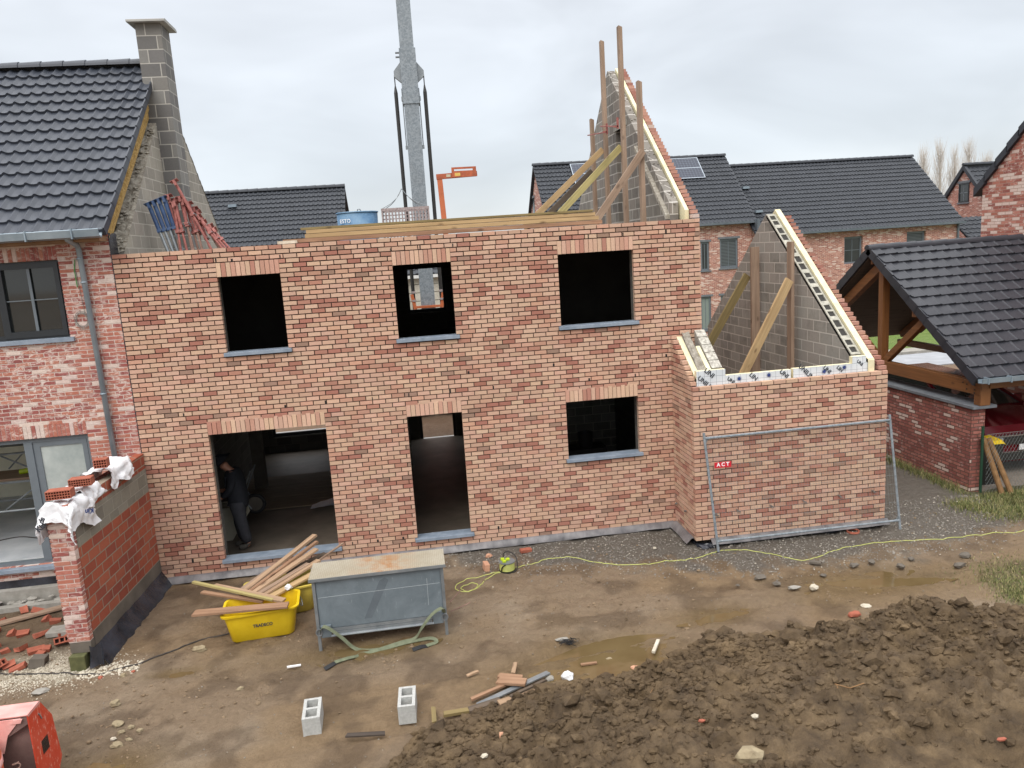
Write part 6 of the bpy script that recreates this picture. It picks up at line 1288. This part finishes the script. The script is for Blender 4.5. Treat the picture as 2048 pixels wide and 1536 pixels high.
SW = [((1.14, -2.27, .47), (2.40, -2.36, .47), .155, .030, M_WOOD_RED, 'wide reddish brown board lying across the front of the bright yellow tub'),
      ((.95, -1.50, .60), (2.15, -2.08, .44), .05, .03, M_WOOD_GREEN, 'thin greenish batten sticking out left of the yellow tub'),
      ((1.25, -1.60, .55), (2.30, -2.10, .42), .11, .03, M_WOOD_PALE, 'pale board pointing left, beneath the greenish batten'),
      ((1.10, -1.66, .50), (2.0, -2.0, .40), .07, .03, M_WOOD_RED, 'short reddish offcut under the pale board at the left of the tub'),
      ((1.62, -1.74, .42), (2.62, -.82, .86), .09, .035, M_WOOD_PALE, 'topmost long pale batten rising to the right out of the tubs'),
      ((1.58, -1.62, .42), (2.42, -.86, .72), .07, .03, M_WOOD_GREY, 'grey batten at the left of the fan of battens'),
      ((1.68, -1.80, .42), (2.66, -.96, .80), .06, .035, M_WOOD_RED, 'reddish batten second in the fan of battens'),
      ((1.74, -1.82, .42), (2.66, -1.10, .74), .10, .03, M_WOOD_PALE, 'broad pale batten in the middle of the fan of battens'),
      ((1.84, -1.86, .42), (2.55, -1.30, .60), .09, .03, M_WOOD_GREY, 'weathered grey board low in the fan of battens'),
      ((1.95, -1.84, .42), (2.70, -1.26, .62), .10, .03, M_WOOD_PALE, 'pale split board lower right in the fan of battens'),
      ((2.06, -1.88, .40), (2.76, -1.35, .52), .12, .03, M_WOOD, 'wide pine board at the right edge of the scrap wood'),
      ((2.62, -1.28, .58), (3.0, -.62, .60), .03, .02, M_WOOD_GREY, 'thin stick pointing up right over the door sill'),
      ((2.20, -1.30, .50), (2.76, -.92, .58), .10, .03, M_WOOD_DARK, 'dark board at the back of the scrap wood')]
for a, b, w_, t_, mt, lb in SW: plank('scrap_board', lb, a, b, w_, t_, mt, group=gs, cut=.01)
tag(meshpart('crumpled_tissue', M_BAG, None, lambda m: rock(m, (2.32, -1.80, .48), .05, (1, 1, .8), True, .3), origin=(2.32, -1.8, .44)), 'crumpled white scrap on the rim of the yellow tub', 'paper')

# cable reel and yellow cable
rl = thing('cable_reel', 'lime green cable reel with a black handle by the house wall', 'cable reel', (5.53, -1.02, 0))
meshpart('drum', M_LIME, rl, lambda m: (ring(m, 5.53, -1.02, .02, .14, .10, .10, .05, 20),), smooth=True)
meshpart('cable_winding', M_CABLE, rl, lambda m: [m.tube([(5.53 + .112 * math.cos(t), -1.02 + .112 * math.sin(t), z) for t in np.linspace(0, 2 * PI, 19)], .010, 6) for z in (.03, .05, .07, .09, .11, .13)], smooth=True)
meshpart('top_disc', M_STEEL, rl, lambda m: m.tube([(5.53, -1.02, .15), (5.53, -1.02, .162)], .13, 20)); meshpart('bottom_disc', M_BLACK, rl, lambda m: m.tube([(5.53, -1.02, .0), (5.53, -1.02, .015)], .14, 20))
meshpart('socket_block', M_LIME, rl, lambda m: [m.box(5.50 + .05 * math.cos(a) - .03, 5.50 + .05 * math.cos(a) + .03, -1.02 + .05 * math.sin(a) - .025, -1.02 + .05 * math.sin(a) + .025, .163, .20) for a in (0.3, 2.3, 4.4)], bevel=.008)
meshpart('handle', M_BLACK, rl, lambda m: (m.tube(smooth_path([(5.50, -.90, .02), (5.50, -.88, .22), (5.58, -.90, .26), (5.68, -.98, .20), (5.68, -1.08, .04), (5.60, -1.16, .01)], 6), .009, 6), m.tube(smooth_path([(5.42, -1.10, .01), (5.44, -1.12, .10), (5.50, -1.14, .15)], 5), .009, 6)))
tag(meshpart('extension_cable', M_CABLE, None, lambda m: (m.tube(ground_line([(5.6, -1.0), (6.0, -.86), (6.27, -.76), (6.6, -.80), (6.95, -1.1), (7.36, -1.32), (8.0, -1.38), (8.6, -1.35), (8.95, -1.22), (9.5, -1.42), (9.95, -1.9), (10.3, -1.86), (10.9, -1.62), (11.6, -1.62), (12.4, -1.75), (13.2, -1.78), (13.8, -1.82), (14.6, -1.5), (15.6, -1.3)], .006), .0062, 6), m.tube(ground_line([(5.5, -1.06), (5.2, -1.1), (4.85, -1.2), (4.68, -1.42), (4.74, -1.58), (4.9, -1.6), (5.02, -1.45), (4.98, -1.34), (4.82, -1.36), (4.76, -1.48), (4.85, -1.6), (5.02, -1.5), (5.2, -1.24), (5.45, -1.08)], .006), .0062, 6)), origin=(5.5, -1, 0), smooth=True), 'thin yellow extension cable running from the reel across the gravel to the right edge', 'cable')
bk1 = MB(); bk1.box(-.04, .04, -.09, .09, 0, .12); o = bk1.build('buff_brick', M_BUFFBRICK, origin=(0, 0, 0), bevel=.006); o.location = (5.20, -.93, gz(5.2, -.93)); o.rotation_euler = (0, .1, .12); tag(o, 'buff facing brick standing on end left of the cable reel', 'brick')
bk1 = MB(); bk1.box(-.1, .1, -.045, .045, 0, .06); o = bk1.build('red_brick', M_REDBRICK, origin=(0, 0, 0), bevel=.008); o.location = (5.93, -.32, gz(5.9, -.3)); o.rotation_euler = (.1, .1, .3); tag(o, 'red brick half under the membrane right of the cable reel', 'brick')

# hollow concrete blocks
def cblock(label, x, y, rz, tx=0):
    t = thing('hollow_block', label, 'concrete block', (x, y, gz(x, y) - .004), rz, 'hollow concrete blocks on the mud'); t['local'] = 1; t.rotation_euler = (tx, 0, rz)
    mb = MB(); mb.T = Matrix.Rotation(PI / 2, 4, 'X') @ Matrix.Identity(4); w_, l_, h_ = .19, .39, .21
    mb.T = Matrix(((1, 0, 0, 0), (0, 0, 1, 0), (0, 1, 0, 0), (0, 0, 0, 1)))      # local (a, d, z) -> (a, z, d): wall slab laid flat
    cellwall(mb, -w_ / 2, w_ / 2, -l_ / 2, l_ / 2, [(-.06, .06, -.160, -.018), (-.06, .06, .018, .160)], .0, h_); mb.build('block_body', mottled('fresh_block', S(158, 158, 154), S(184, 184, 180), 30, .92, bump=.006, bscale=90), t, origin=(0, 0, 0))
    mb = MB(); mb.box(-.09, .09, -.19, .19, .01, .03); mb.build('core_shade_plate', bpy.data.materials.get('core_shade'), t, origin=(0, 0, 0)); return t  # dark plate across the bottom, painted as shade in the hollow cores
cblock('hollow concrete block farther left in the foreground mud', 2.93, -4.48, .05); cblock('hollow concrete block nearer the spoil heap in the foreground mud', 3.96, -4.50, -.03)

# timber scraps by the heap
gt = 'timber scraps beside the spoil heap'
zz = lambda x, y, d: max(gz(x, y), heap_z(x, y) if x > 2.5 else -1) + d
for (a, b, w_, t_, mt, lb) in (((3.30, -4.79), (3.72, -4.85), .06, .02, M_WOOD_WET, 'dark wet board lying right of the left concrete block'),
    ((4.24, -4.52), (4.24, -4.78), .05, .03, M_WOOD_MOSS, 'short mossy batten upright in the mud right of the nearer concrete block'),
    ((4.34, -4.66), (4.63, -4.60), .07, .035, M_WOOD_MOSS, 'short pale offcut half buried at the edge of the heap'),
    ((4.66, -4.45), (5.15, -4.22), .05, .025, M_WOOD_RED, 'reddish lath at the left of the scrap timber pile'),
    ((4.72, -4.56), (5.62, -4.12), .07, .02, M_STEEL, 'long silvery strip laid across the scrap timber pile'),
    ((4.95, -4.68), (5.66, -4.42), .10, .03, M_WOOD_PALE, 'pale board along the front of the scrap timber pile'),
    ((5.0, -4.18), (5.32, -4.34), .13, .03, M_WOOD_RED, 'wide reddish offcut on top of the scrap timber pile'),
    ((5.02, -4.08), (5.30, -4.20), .08, .05, M_WOOD_RED, 'reddish block end at the back of the scrap timber pile'),
    ((5.08, -4.76), (5.55, -4.28), .04, .02, M_WOOD_DARK, 'dark lath crossing the scrap timber pile'),
    ((4.62, -4.62), (5.0, -4.52), .09, .03, M_WOOD_DARK, 'dark board end at the foot of the scrap timber pile'),
    ((5.20, -4.06), (5.26, -3.86), .05, .03, M_WOOD_PALE, 'small pale offcut standing behind the scrap timber pile')):
    k = gt; za, zb = zz(*a, .05 + random.uniform(0, .03)), zz(*b, .05 + random.uniform(0, .03)); plank('scrap_timber', lb, (a[0], a[1], za), (b[0], b[1], zb), w_, t_, mt, group=k, cut=.012)

# small litter and stones
def stone(name, label, x, y, r, mat, sq=(1, 1, .6), cat='stone', lift=.35, grp=None):
    m = MB(); z = zz(x, y, 0) + r * lift; rock(m, (x, y, z), r, sq, r > .05 and mat is not M_CONC_DARK, .26 if mat is M_CONC_DARK else .2); return tag(m.build(name, mat, origin=(x, y, z - r * .5)), label, cat, grp)
stone('white_rag', 'crumpled white rag at the left end of the big puddle', 5.83, -4.20, .065, M_BAG, (1.1, 1, .9), 'rag')
stone('brick_chip', 'pinkish brick chip at the right end of the big puddle', 6.66, -4.16, .06, M_BUFFBRICK, (1, .8, .8), 'brick chip')
stone('puddle_stone', 'brown stone standing in the big puddle', 6.42, -3.88, .05, M_ROCK, (1.3, .8, .5))
stone('grey_stone', 'rounded grey stone left of the big puddle', 5.62, -4.17, .055, M_CONC, (1, .8, .6)); stone('flat_stone', 'flat pale stone beside the tuft of black wire', 5.93, -3.38, .07, M_CONC, (1.2, .6, .25))
stone('clay_stone', 'brown clay stone lying left of the yellow tub', 1.20, -2.42, .075, M_ROCK, (1.3, .7, .6)); stone('round_stone', 'round pale brown stone near the mixer', .52, -3.52, .06, M_ROCK, (1, .9, .8)); stone('round_stone', 'small dark stone in the mud right of the tub row', 1.94, -3.49, .045, M_ROCK, (1.1, .7, .7))
stone('mortar_lump', 'crumbly mortar lump left of the finished wall end', .38, -2.84, .05, M_ROCK, (.9, .7, .8)); stone('flat_slab_stone', 'flat pale flagstone piece near the left edge', -.55, -2.98, .09, M_CONC, (1.1, .7, .3)); stone('brick_chip', 'small orange brick chip just right of the garden wall foot', -.02 + .1, -2.78, .035, M_REDBRICK, cat='brick chip')
stone('brick_chip', 'small orange brick chip farther right of the garden wall foot', .45, -2.72, .03, M_REDBRICK, (1.2, .7, .6), 'brick chip'); stone('brick_chip', 'salmon brick chip in front of the right hand puddle', 9.76, -3.70, .085, M_REDBRICK, (1, .6, .5), 'brick chip')
stone('white_chip', 'white board scrap beside the salmon brick chip', 10.05, -3.50, .07, M_WHITEROCK, (1, .8, .25), 'scrap'); stone('white_stone', 'rounded white stone left of the right hand puddle', 9.66, -2.86, .065, M_WHITEROCK, (1, .7, .7)); stone('grey_shard', 'grey triangular shard beside the rounded white stone', 9.40, -2.80, .08, M_CONC, (1.2, .5, .3))
stone('yellowish_boulder', 'large yellowish boulder at the bottom of the spoil heap', 6.9, -6.78, .11, M_ROCK, (1.1, .8, .8), lift=.2); stone('red_chip', 'orange brick crumb left of the white stone on the spoil heap', 6.75, -6.07, .03, M_REDBRICK, (1.2, .8, .6), 'brick chip', .8); stone('white_stone', 'small white stone on the lower left of the spoil heap', 4.68, -6.18, .04, M_WHITEROCK, (1, .7, .6)); stone('pink_chip', 'pink brick fragment upright in the left part of the spoil heap', 4.88, -5.77, .05, M_BUFFBRICK, (.7, .5, 1.2), 'brick chip', .6)
stone('white_stone', 'white stone in the lower middle of the spoil heap', 7.20, -6.24, .04, M_WHITEROCK, (1, .7, .7)); stone('brown_boulder', 'brown boulder near the crest of the spoil heap', 8.3, -4.85, .13, M_SPOIL, (1.2, .8, .6), lift=.4); stone('red_chip', 'red brick chip at the bottom right of the spoil heap', 9.04, -7.04, .04, M_REDBRICK, (1.2, .5, .4), 'brick chip', .8)
stone('buff_stone', 'buff stone at the wall foot left of the cable reel', 5.30, -.42, .06, M_BUFFBRICK, (1, .7, .6)); stone('white_stone', 'small white stone on the gravel before the membrane corner', 8.0, -.85, .035, M_WHITEROCK)
for i, (x, y) in enumerate(((9.1, -2.35), (9.25, -2.5), (10.9, -2.35), (11.2, -2.5), (11.5, -2.4), (12.0, -2.75), (12.3, -2.6), (10.0, -2.45), (8.7, -2.6), (10.6, -2.3))): stone('grey_slate_piece', 'flat grey rubble piece, ' + ORD[sorted([8.7, 9.1, 9.25, 10.0, 10.6, 10.9, 11.2, 11.5, 12.0, 12.3]).index(x)] + ' behind the right hand puddle', x, y + [.0, -.1, .05, -.06, .04, .0, .12, -.08, .1, -.04][i], random.uniform(.03, .085), M_CONC_DARK, (random.uniform(.7, 1.4), .8, .55), 'rubble', grp='rubble behind the puddle')
for i, (x, y) in enumerate(((.70, -3.95), (.78, -4.08), (.86, -4.0), (.74, -4.2), (.92, -4.25), (.83, -4.35), (.98, -4.1))): stone('pale_rubble', 'rubble stone beside the orange mixer, ' + ORD[sorted([.70, .78, .86, .74, .92, .83, .98]).index(x)] + ' of its heap', x, y, random.uniform(.03, .06), M_WHITEROCK if i == 3 else M_ROCK, (1.2, .8, .7), 'rubble', grp='rubble beside the mixer')
tag(meshpart('white_stick', M_WHITE, None, lambda m: m.beam((2.45, -3.18, .02), (2.62, -3.17, .02), .02, .02), origin=(2.5, -3.18, 0)), 'short white plastic stick on the mud below the tub', 'stick')
tag(meshpart('chalky_stick', M_WHITEROCK, None, lambda m: m.beam((6.95, -3.98, .03), (7.1, -3.72, .03), .04, .03), origin=(7, -3.9, 0)), 'chalky white stick right of the big puddle', 'stick')
tag(meshpart('small_white_offcut', M_WOOD_PALE, None, lambda m: m.beam((4.66, -3.93, .02), (4.80, -3.86, .02), .04, .02), origin=(4.7, -3.9, 0)), 'small pale offcut on the mud behind the scrap timber', 'offcut')
tag(meshpart('brown_stick', M_WOOD_RED, None, lambda m: m.beam((6.04, -3.97, gz(6.1, -3.97) + .035), (6.24, -3.97, gz(6.2, -3.97) + .035), .035, .02), origin=(6.1, -3.97, 0)), 'brown stick floating in the big puddle', 'stick')
tag(meshpart('wire_tuft', M_RUBBER, None, lambda m: [m.tube([(6.0, -3.5, .0), (6.0 + random.uniform(-.08, .08), -3.5 + random.uniform(-.05, .05), random.uniform(.04, .08)), (6.0 + random.uniform(-.15, .15), -3.5 + random.uniform(-.08, .08), random.uniform(.01, .07))], .003, 3, False) for _ in range(45)], origin=(6, -3.5, 0)), 'tuft of dark wire or roots on the mud above the big puddle', 'wire tuft')
t = thing('red_ring', 'small red plastic ring on the gravel in front of the fence panel', 'ring', (11.33, -1.12, gz(11.3, -1.1)))
meshpart('ring_band', M_REDBRICK, t, lambda m: (ring(m, 11.33, -1.12, .0, .035, .10, .10, .012, 20),), smooth=True)
tag(meshpart('dark_offcut', M_CONC_DARK, None, lambda m: m.beam((10.05, -2.05, .02), (10.18, -2.15, .03), .07, .03), origin=(10.1, -2.1, 0)), 'dark grey offcut on the gravel near the cable', 'offcut')
tag(meshpart('dry_twigs', M_POLE, None, lambda m: (m.tube([(8.1, -6.05, heap_z(8.1, -6.05) + .05), (8.25, -6.06, heap_z(8.25, -6.06) + .06), (8.36, -6.12, heap_z(8.36, -6.12) + .05)], .006, 4), m.tube([(8.12, -6.05, heap_z(8.12, -6.05) + .06), (8.04, -6.2, heap_z(8.04, -6.2) + .05)], .006, 4), m.tube([(6.5, -5.35, heap_z(6.5, -5.35) + .06), (6.42, -5.5, heap_z(6.42, -5.5) + .05)], .005, 4)), origin=(8.8, -5.2, .5)), 'dry twigs lying on the middle of the spoil heap', 'twigs')

# mixer in the corner
mxr = thing('cement_mixer', 'orange red cement mixer splashed with cement at the bottom left corner', 'cement mixer', (0, -5.1, 0))
def hood(m):
    poly = [(-4.87, .92), (-4.69, .66), (-4.64, .17), (-4.75, .05), (-5.10, .05), (-5.10, .92)]
    m.prism([(p[0], p[1]) for p in poly], .41, .42)
meshpart('side_panel', M_MIXRED, mxr, hood, bevel=.004)
meshpart('top_panel', M_MIXPINK, mxr, lambda m: m.prism([(-5.10, .905), (-4.87, .905), (-4.87, .925), (-5.11, .925)], -1.0, .425), bevel=.004)
meshpart('rear_panel', M_MIXRED, mxr, lambda m: m.prism([(-4.87, .92), (-4.69, .66), (-4.64, .17), (-4.65, .17), (-4.70, .65), (-4.88, .91)], -1.0, .40))
meshpart('front_panel', M_MIXGREY, mxr, lambda m: (m.box(-1.0, .40, -5.04, -5.02, .05, .90), m.prism([(-1.0, .90), (.41, .90), (.41, .83), (.12, .66), (-1.0, .60)], -5.105, -5.10, 'y')))
meshpart('front_flange', M_MIXPINK, mxr, lambda m: (m.prism([(-1.0, .90), (.36, .90), (.22, .74), (.16, .56), (-1.0, .5)], -5.118, -5.108, 'y'), m.prism([(.30, .90), (.38, .90), (.36, .86), (.26, .86)], -5.13, -5.12, 'y')))
meshpart('vent_grille', M_BLACK, mxr, lambda m: [m.box(.4205, .4235, -4.96 + .022 * i, -4.945 + .022 * i, .40, .54) for i in range(6)])
meshpart('panel_latch', M_STEEL, mxr, lambda m: (m.beam((.424, -4.92, .82), (.424, -4.88, .74), .006, .012), m.beam((.424, -4.92, .22), (.424, -4.88, .14), .006, .012)))
meshpart('drum', M_MIXORANGE, mxr, lambda m: (m.tube([(-.02, -5.42, z) for z in (.1, .70, .76, .80)], [.28, .29, .28, .23], 30),), smooth=True)
meshpart('drum_band', M_MIXPINK, mxr, lambda m: ring(m, -.02, -5.42, .60, .66, .295, .295, .01, 30), smooth=True)
meshpart('coil_spring', M_RUSTPROP, mxr, lambda m: m.tube([(.34 + .03 * math.cos(t), -5.28 + .03 * math.sin(t), .12 + t * .009) for t in np.linspace(0, 50, 160)], .006, 4))

# ================================================================== inside: person, wheelbarrow
def skin_mesh(name, verts, edges, mat, parent, sub=2, root=0):
    me = bpy.data.meshes.new(name); l = Vector(root_loc(parent)); me.from_pydata([tuple(Vector(v[:3])) for v in verts], edges, [])
    o = bpy.data.objects.new(name, me); COL.objects.link(o); o.parent = parent; me.materials.append(mat)
    sk_ = o.modifiers.new('skin', 'SKIN'); 
    for i, v in enumerate(verts):
        d = me.skin_vertices[0].data[i]; d.radius = (v[3], v[4] if len(v) > 4 else v[3]); d.use_root = (i == root)
    sk_.use_smooth_shade = True; sb = o.modifiers.new('s', 'SUBSURF'); sb.levels = sub; sb.render_levels = sub; return o
ps = thing('person', 'person in dark jacket, dark cap and grey trousers standing just inside the wide opening', 'person', (1.00, 1.32, .0)); ps['local'] = 1; ps.rotation_euler = (0, 0, 0)
# local frame: faces -X, z up
bodyv = [(0.02, 0, .92, .09, .09), (0.03, 0, 1.12, .09, .09), (0.00, 0, 1.34, .09, .11), (-.06, 0, 1.46, .065, .065), (-.13, 0, 1.53, .095, .08), (-.16, 0, 1.61, .085, .08),
         (0.0, .15, 1.42, .06), (-.05, .20, 1.16, .05), (-.22, .17, 1.04, .04), (-.33, .15, 1.06, .035), (0.0, -.15, 1.42, .06), (-.02, -.20, 1.16, .05), (-.20, -.19, 1.02, .04), (-.31, -.18, 1.02, .035),
         (0.02, .09, .86, .07), (-.03, .10, .48, .055), (0.03, .10, .08, .045), (0.02, -.09, .86, .07), (0.06, -.10, .48, .055), (.14, -.10, .08, .045), (-.10, .10, .05, .045), (.02, -.10, .05, .045)]
bode = [(0, 1), (1, 2), (2, 3), (3, 4), (4, 5), (2, 6), (6, 7), (7, 8), (8, 9), (2, 10), (10, 11), (11, 12), (12, 13), (0, 14), (14, 15), (15, 16), (16, 20), (0, 17), (17, 18), (18, 19), (19, 21)]
skin_mesh('body', bodyv, bode, M_SKIN, ps)
jv = [(0.03, 0, .68, .21, .21), (0.03, 0, 1.0, .20, .20), (0.03, 0, 1.2, .20, .21), (-.01, 0, 1.46, .15, .14), (0.0, .16, 1.42, .085), (-.05, .21, 1.16, .07), (-.22, .18, 1.04, .055), (0.0, -.16, 1.42, .085), (-.02, -.21, 1.16, .07), (-.20, -.20, 1.02, .055)]
skin_mesh('jacket', jv, [(0, 1), (1, 2), (2, 3), (2, 4), (4, 5), (5, 6), (2, 7), (7, 8), (8, 9)], M_JACKET, ps)
tv = [(0.02, 0, 1.05, .17, .17), (0.02, .09, .78, .14), (-.03, .10, .48, .11), (0.02, .10, .10, .095), (0.02, -.09, .78, .14), (0.06, -.10, .48, .11), (.13, -.10, .10, .095)]
skin_mesh('trousers', tv, [(0, 1), (1, 2), (2, 3), (0, 4), (4, 5), (5, 6)], M_TROUSER, ps)
for (x, y) in ((.02, .10), (.13, -.10)): skin_mesh('boot', [(x, y, .12, .062), (x, y, .05, .06), (x - .10, y, .045, .05, .055), (x - .18, y, .035, .035, .05)], [(0, 1), (1, 2), (2, 3)], M_BOOT, ps, root=1)
skin_mesh('cap', [(-.14, 0, 1.63, .115, .105), (-.14, 0, 1.70, .08, .08), (-.27, 0, 1.60, .03, .07)], [(0, 1), (0, 2)], M_JACKET, ps)
wb = thing('wheelbarrow', 'wheelbarrow tipped up behind the person, its wheel to the right', 'wheelbarrow', (1.25, 2.1, 0))
meshpart('tray', M_PLASTER, wb, lambda m: m.prism([(.55, .02), (.72, .02), (.98, .40), (.92, .62), (.5, .6)], 1.75, 2.2, 'y'), bevel=.02)
whl = meshpart('wheel', M_RUBBER, wb, lambda m: m.tube([(1.08 + .17 * math.cos(a), 2.35, .48 + .17 * math.sin(a)) for a in np.linspace(0, 2 * PI, 24)], .035, 8), smooth=True); meshpart('rim', M_CONC_DARK, whl, lambda m: m.tube([(1.08, 2.33, .48), (1.08, 2.37, .48)], .14, 18), origin=tuple(wb.location))
meshpart('handle', M_STEEL, wb, lambda m: [m.tube([(1.06, 2.1 + .45 * k, .46), (.9, 2.1 + .45 * k, .7), (1.12, 2.1 + .45 * k, 1.2)], .014, 6) for k in (0, 1)])
tag(meshpart('plastic_sheet', mottled('wet_sheet', S(150, 160, 172), S(180, 188, 198), 4, .3, bump=.01, bscale=10), None, lambda m: m.grid(np.array([[(2.0 + 1.1 * i / 14, 3.0 + .55 * j / 6 * (.5 + .5 * math.sin(i * .22)) + .02 * i, .03 + .03 * vnoise(i * .9, j * .9, 1, 3)) for j in range(7)] for i in range(15)])), origin=(2.5, 3.2, 0), smooth=True), 'pale crumpled plastic sheet on the floor inside the wide opening', 'sheet')
tag(meshpart('bucket', M_BLACK, None, lambda m: (ring(m, 7.7, 2.6, .9, 1.2, .13, .16, .008, 20), m.box(7.3, 8.1, 2.4, 2.9, 0, .89)), origin=(7.7, 2.6, 0)), 'black bucket on a crate seen through the right ground floor window', 'bucket')
# scaffold tower in the finished house
sc = thing('scaffold_tower', 'rolling aluminium scaffold tower inside the open patio door', 'scaffold', (-2.4, 1.9, .6))
for x, y in ((-2.05, 1.3), (-3.6, 1.3), (-2.05, 2.0), (-3.6, 2.0)):
    meshpart('upright', M_STEEL, sc, lambda m: m.tube([(x, y, .75), (x, y, 2.95)], .024, 8)); w_ = meshpart('castor', M_RUBBER, sc, lambda m: (m.tube([(x - .03, y, .69), (x + .03, y, .69)], .08, 14),)); meshpart('castor_fork', M_STEEL, w_, lambda m: m.box(x - .03, x + .03, y - .03, y + .03, .70, .80), origin=tuple(sc.location))
for z in (1.12, 1.62, 2.12, 2.62): meshpart('ledger', M_STEEL, sc, lambda m: (m.tube([(-2.05, 1.3, z), (-3.6, 1.3, z)], .02, 6), m.tube([(-2.05, 2.0, z), (-3.6, 2.0, z)], .02, 6), m.tube([(-2.05, 1.3, z), (-2.05, 2.0, z)], .02, 6)))
for a, b in (((-2.05, 1.3, 1.65), (-2.8, 1.3, 1.15)), ((-3.6, 1.3, 2.6), (-2.05, 1.3, 1.7)), ((-2.05, 2.0, 2.6), (-3.0, 2.0, 1.7))): meshpart('diagonal_brace', M_STEEL, sc, lambda m: m.tube([a, b], .014, 6))
meshpart('platform', M_WOOD_GREY, sc, lambda m: m.box(-3.6, -2.07, 1.32, 1.98, 1.64, 1.68))
gd = thing('folded_scissor_frame', 'rusty brown lattice frame behind the patio door, above the scaffold platform', 'frame', (-2.4, 2.6, 1.9))
meshpart('lattice', M_RUSTPROP, gd, lambda m: [m.tube([a, b], .022, 6) for a, b in (((-3.2, 2.6, 2.5), (-1.75, 2.6, 2.95)), ((-3.2, 2.6, 2.15), (-1.75, 2.6, 2.2)), ((-2.6, 2.6, 2.66), (-2.45, 2.6, 1.95)), ((-2.35, 2.6, 2.72), (-2.2, 2.6, 2.0)), ((-2.2, 2.6, 2.72), (-1.85, 2.6, 2.1)), ((-3.0, 2.6, 2.2), (-2.4, 2.6, 1.9)), ((-2.5, 2.6, 1.92), (-1.9, 2.6, 2.35)))])
tag(meshpart('power_drill', M_LIME, None, lambda m: (m.tube([(-2.42, 1.6, 1.74), (-2.62, 1.6, 1.72)], .045, 10),), origin=(-2.5, 1.6, 1.68)), 'lime tool lying on the scaffold platform inside the finished house', 'tool')
tag(meshpart('tool_bag', M_BLACK, None, lambda m: rock(m, (-2.28, 1.62, 1.79), .12, (1, .8, .8), True, .1), origin=(-2.28, 1.62, 1.68)), 'dark round bag on the scaffold platform beside the lime tool', 'bag')
tag(meshpart('floor_cable', M_DKHOSE, None, lambda m: (m.tube(smooth_path([(-3.4, 1.0, .61), (-2.8, 1.4, .61), (-2.2, 1.2, .61), (-1.7, 1.5, .61), (-1.4, 2.2, .61)], 8), .010, 5),), origin=(-2.4, 1.2, .6)), 'black cable looping over the pale floor inside the finished house', 'cable')
bpy.context.view_layer.update()
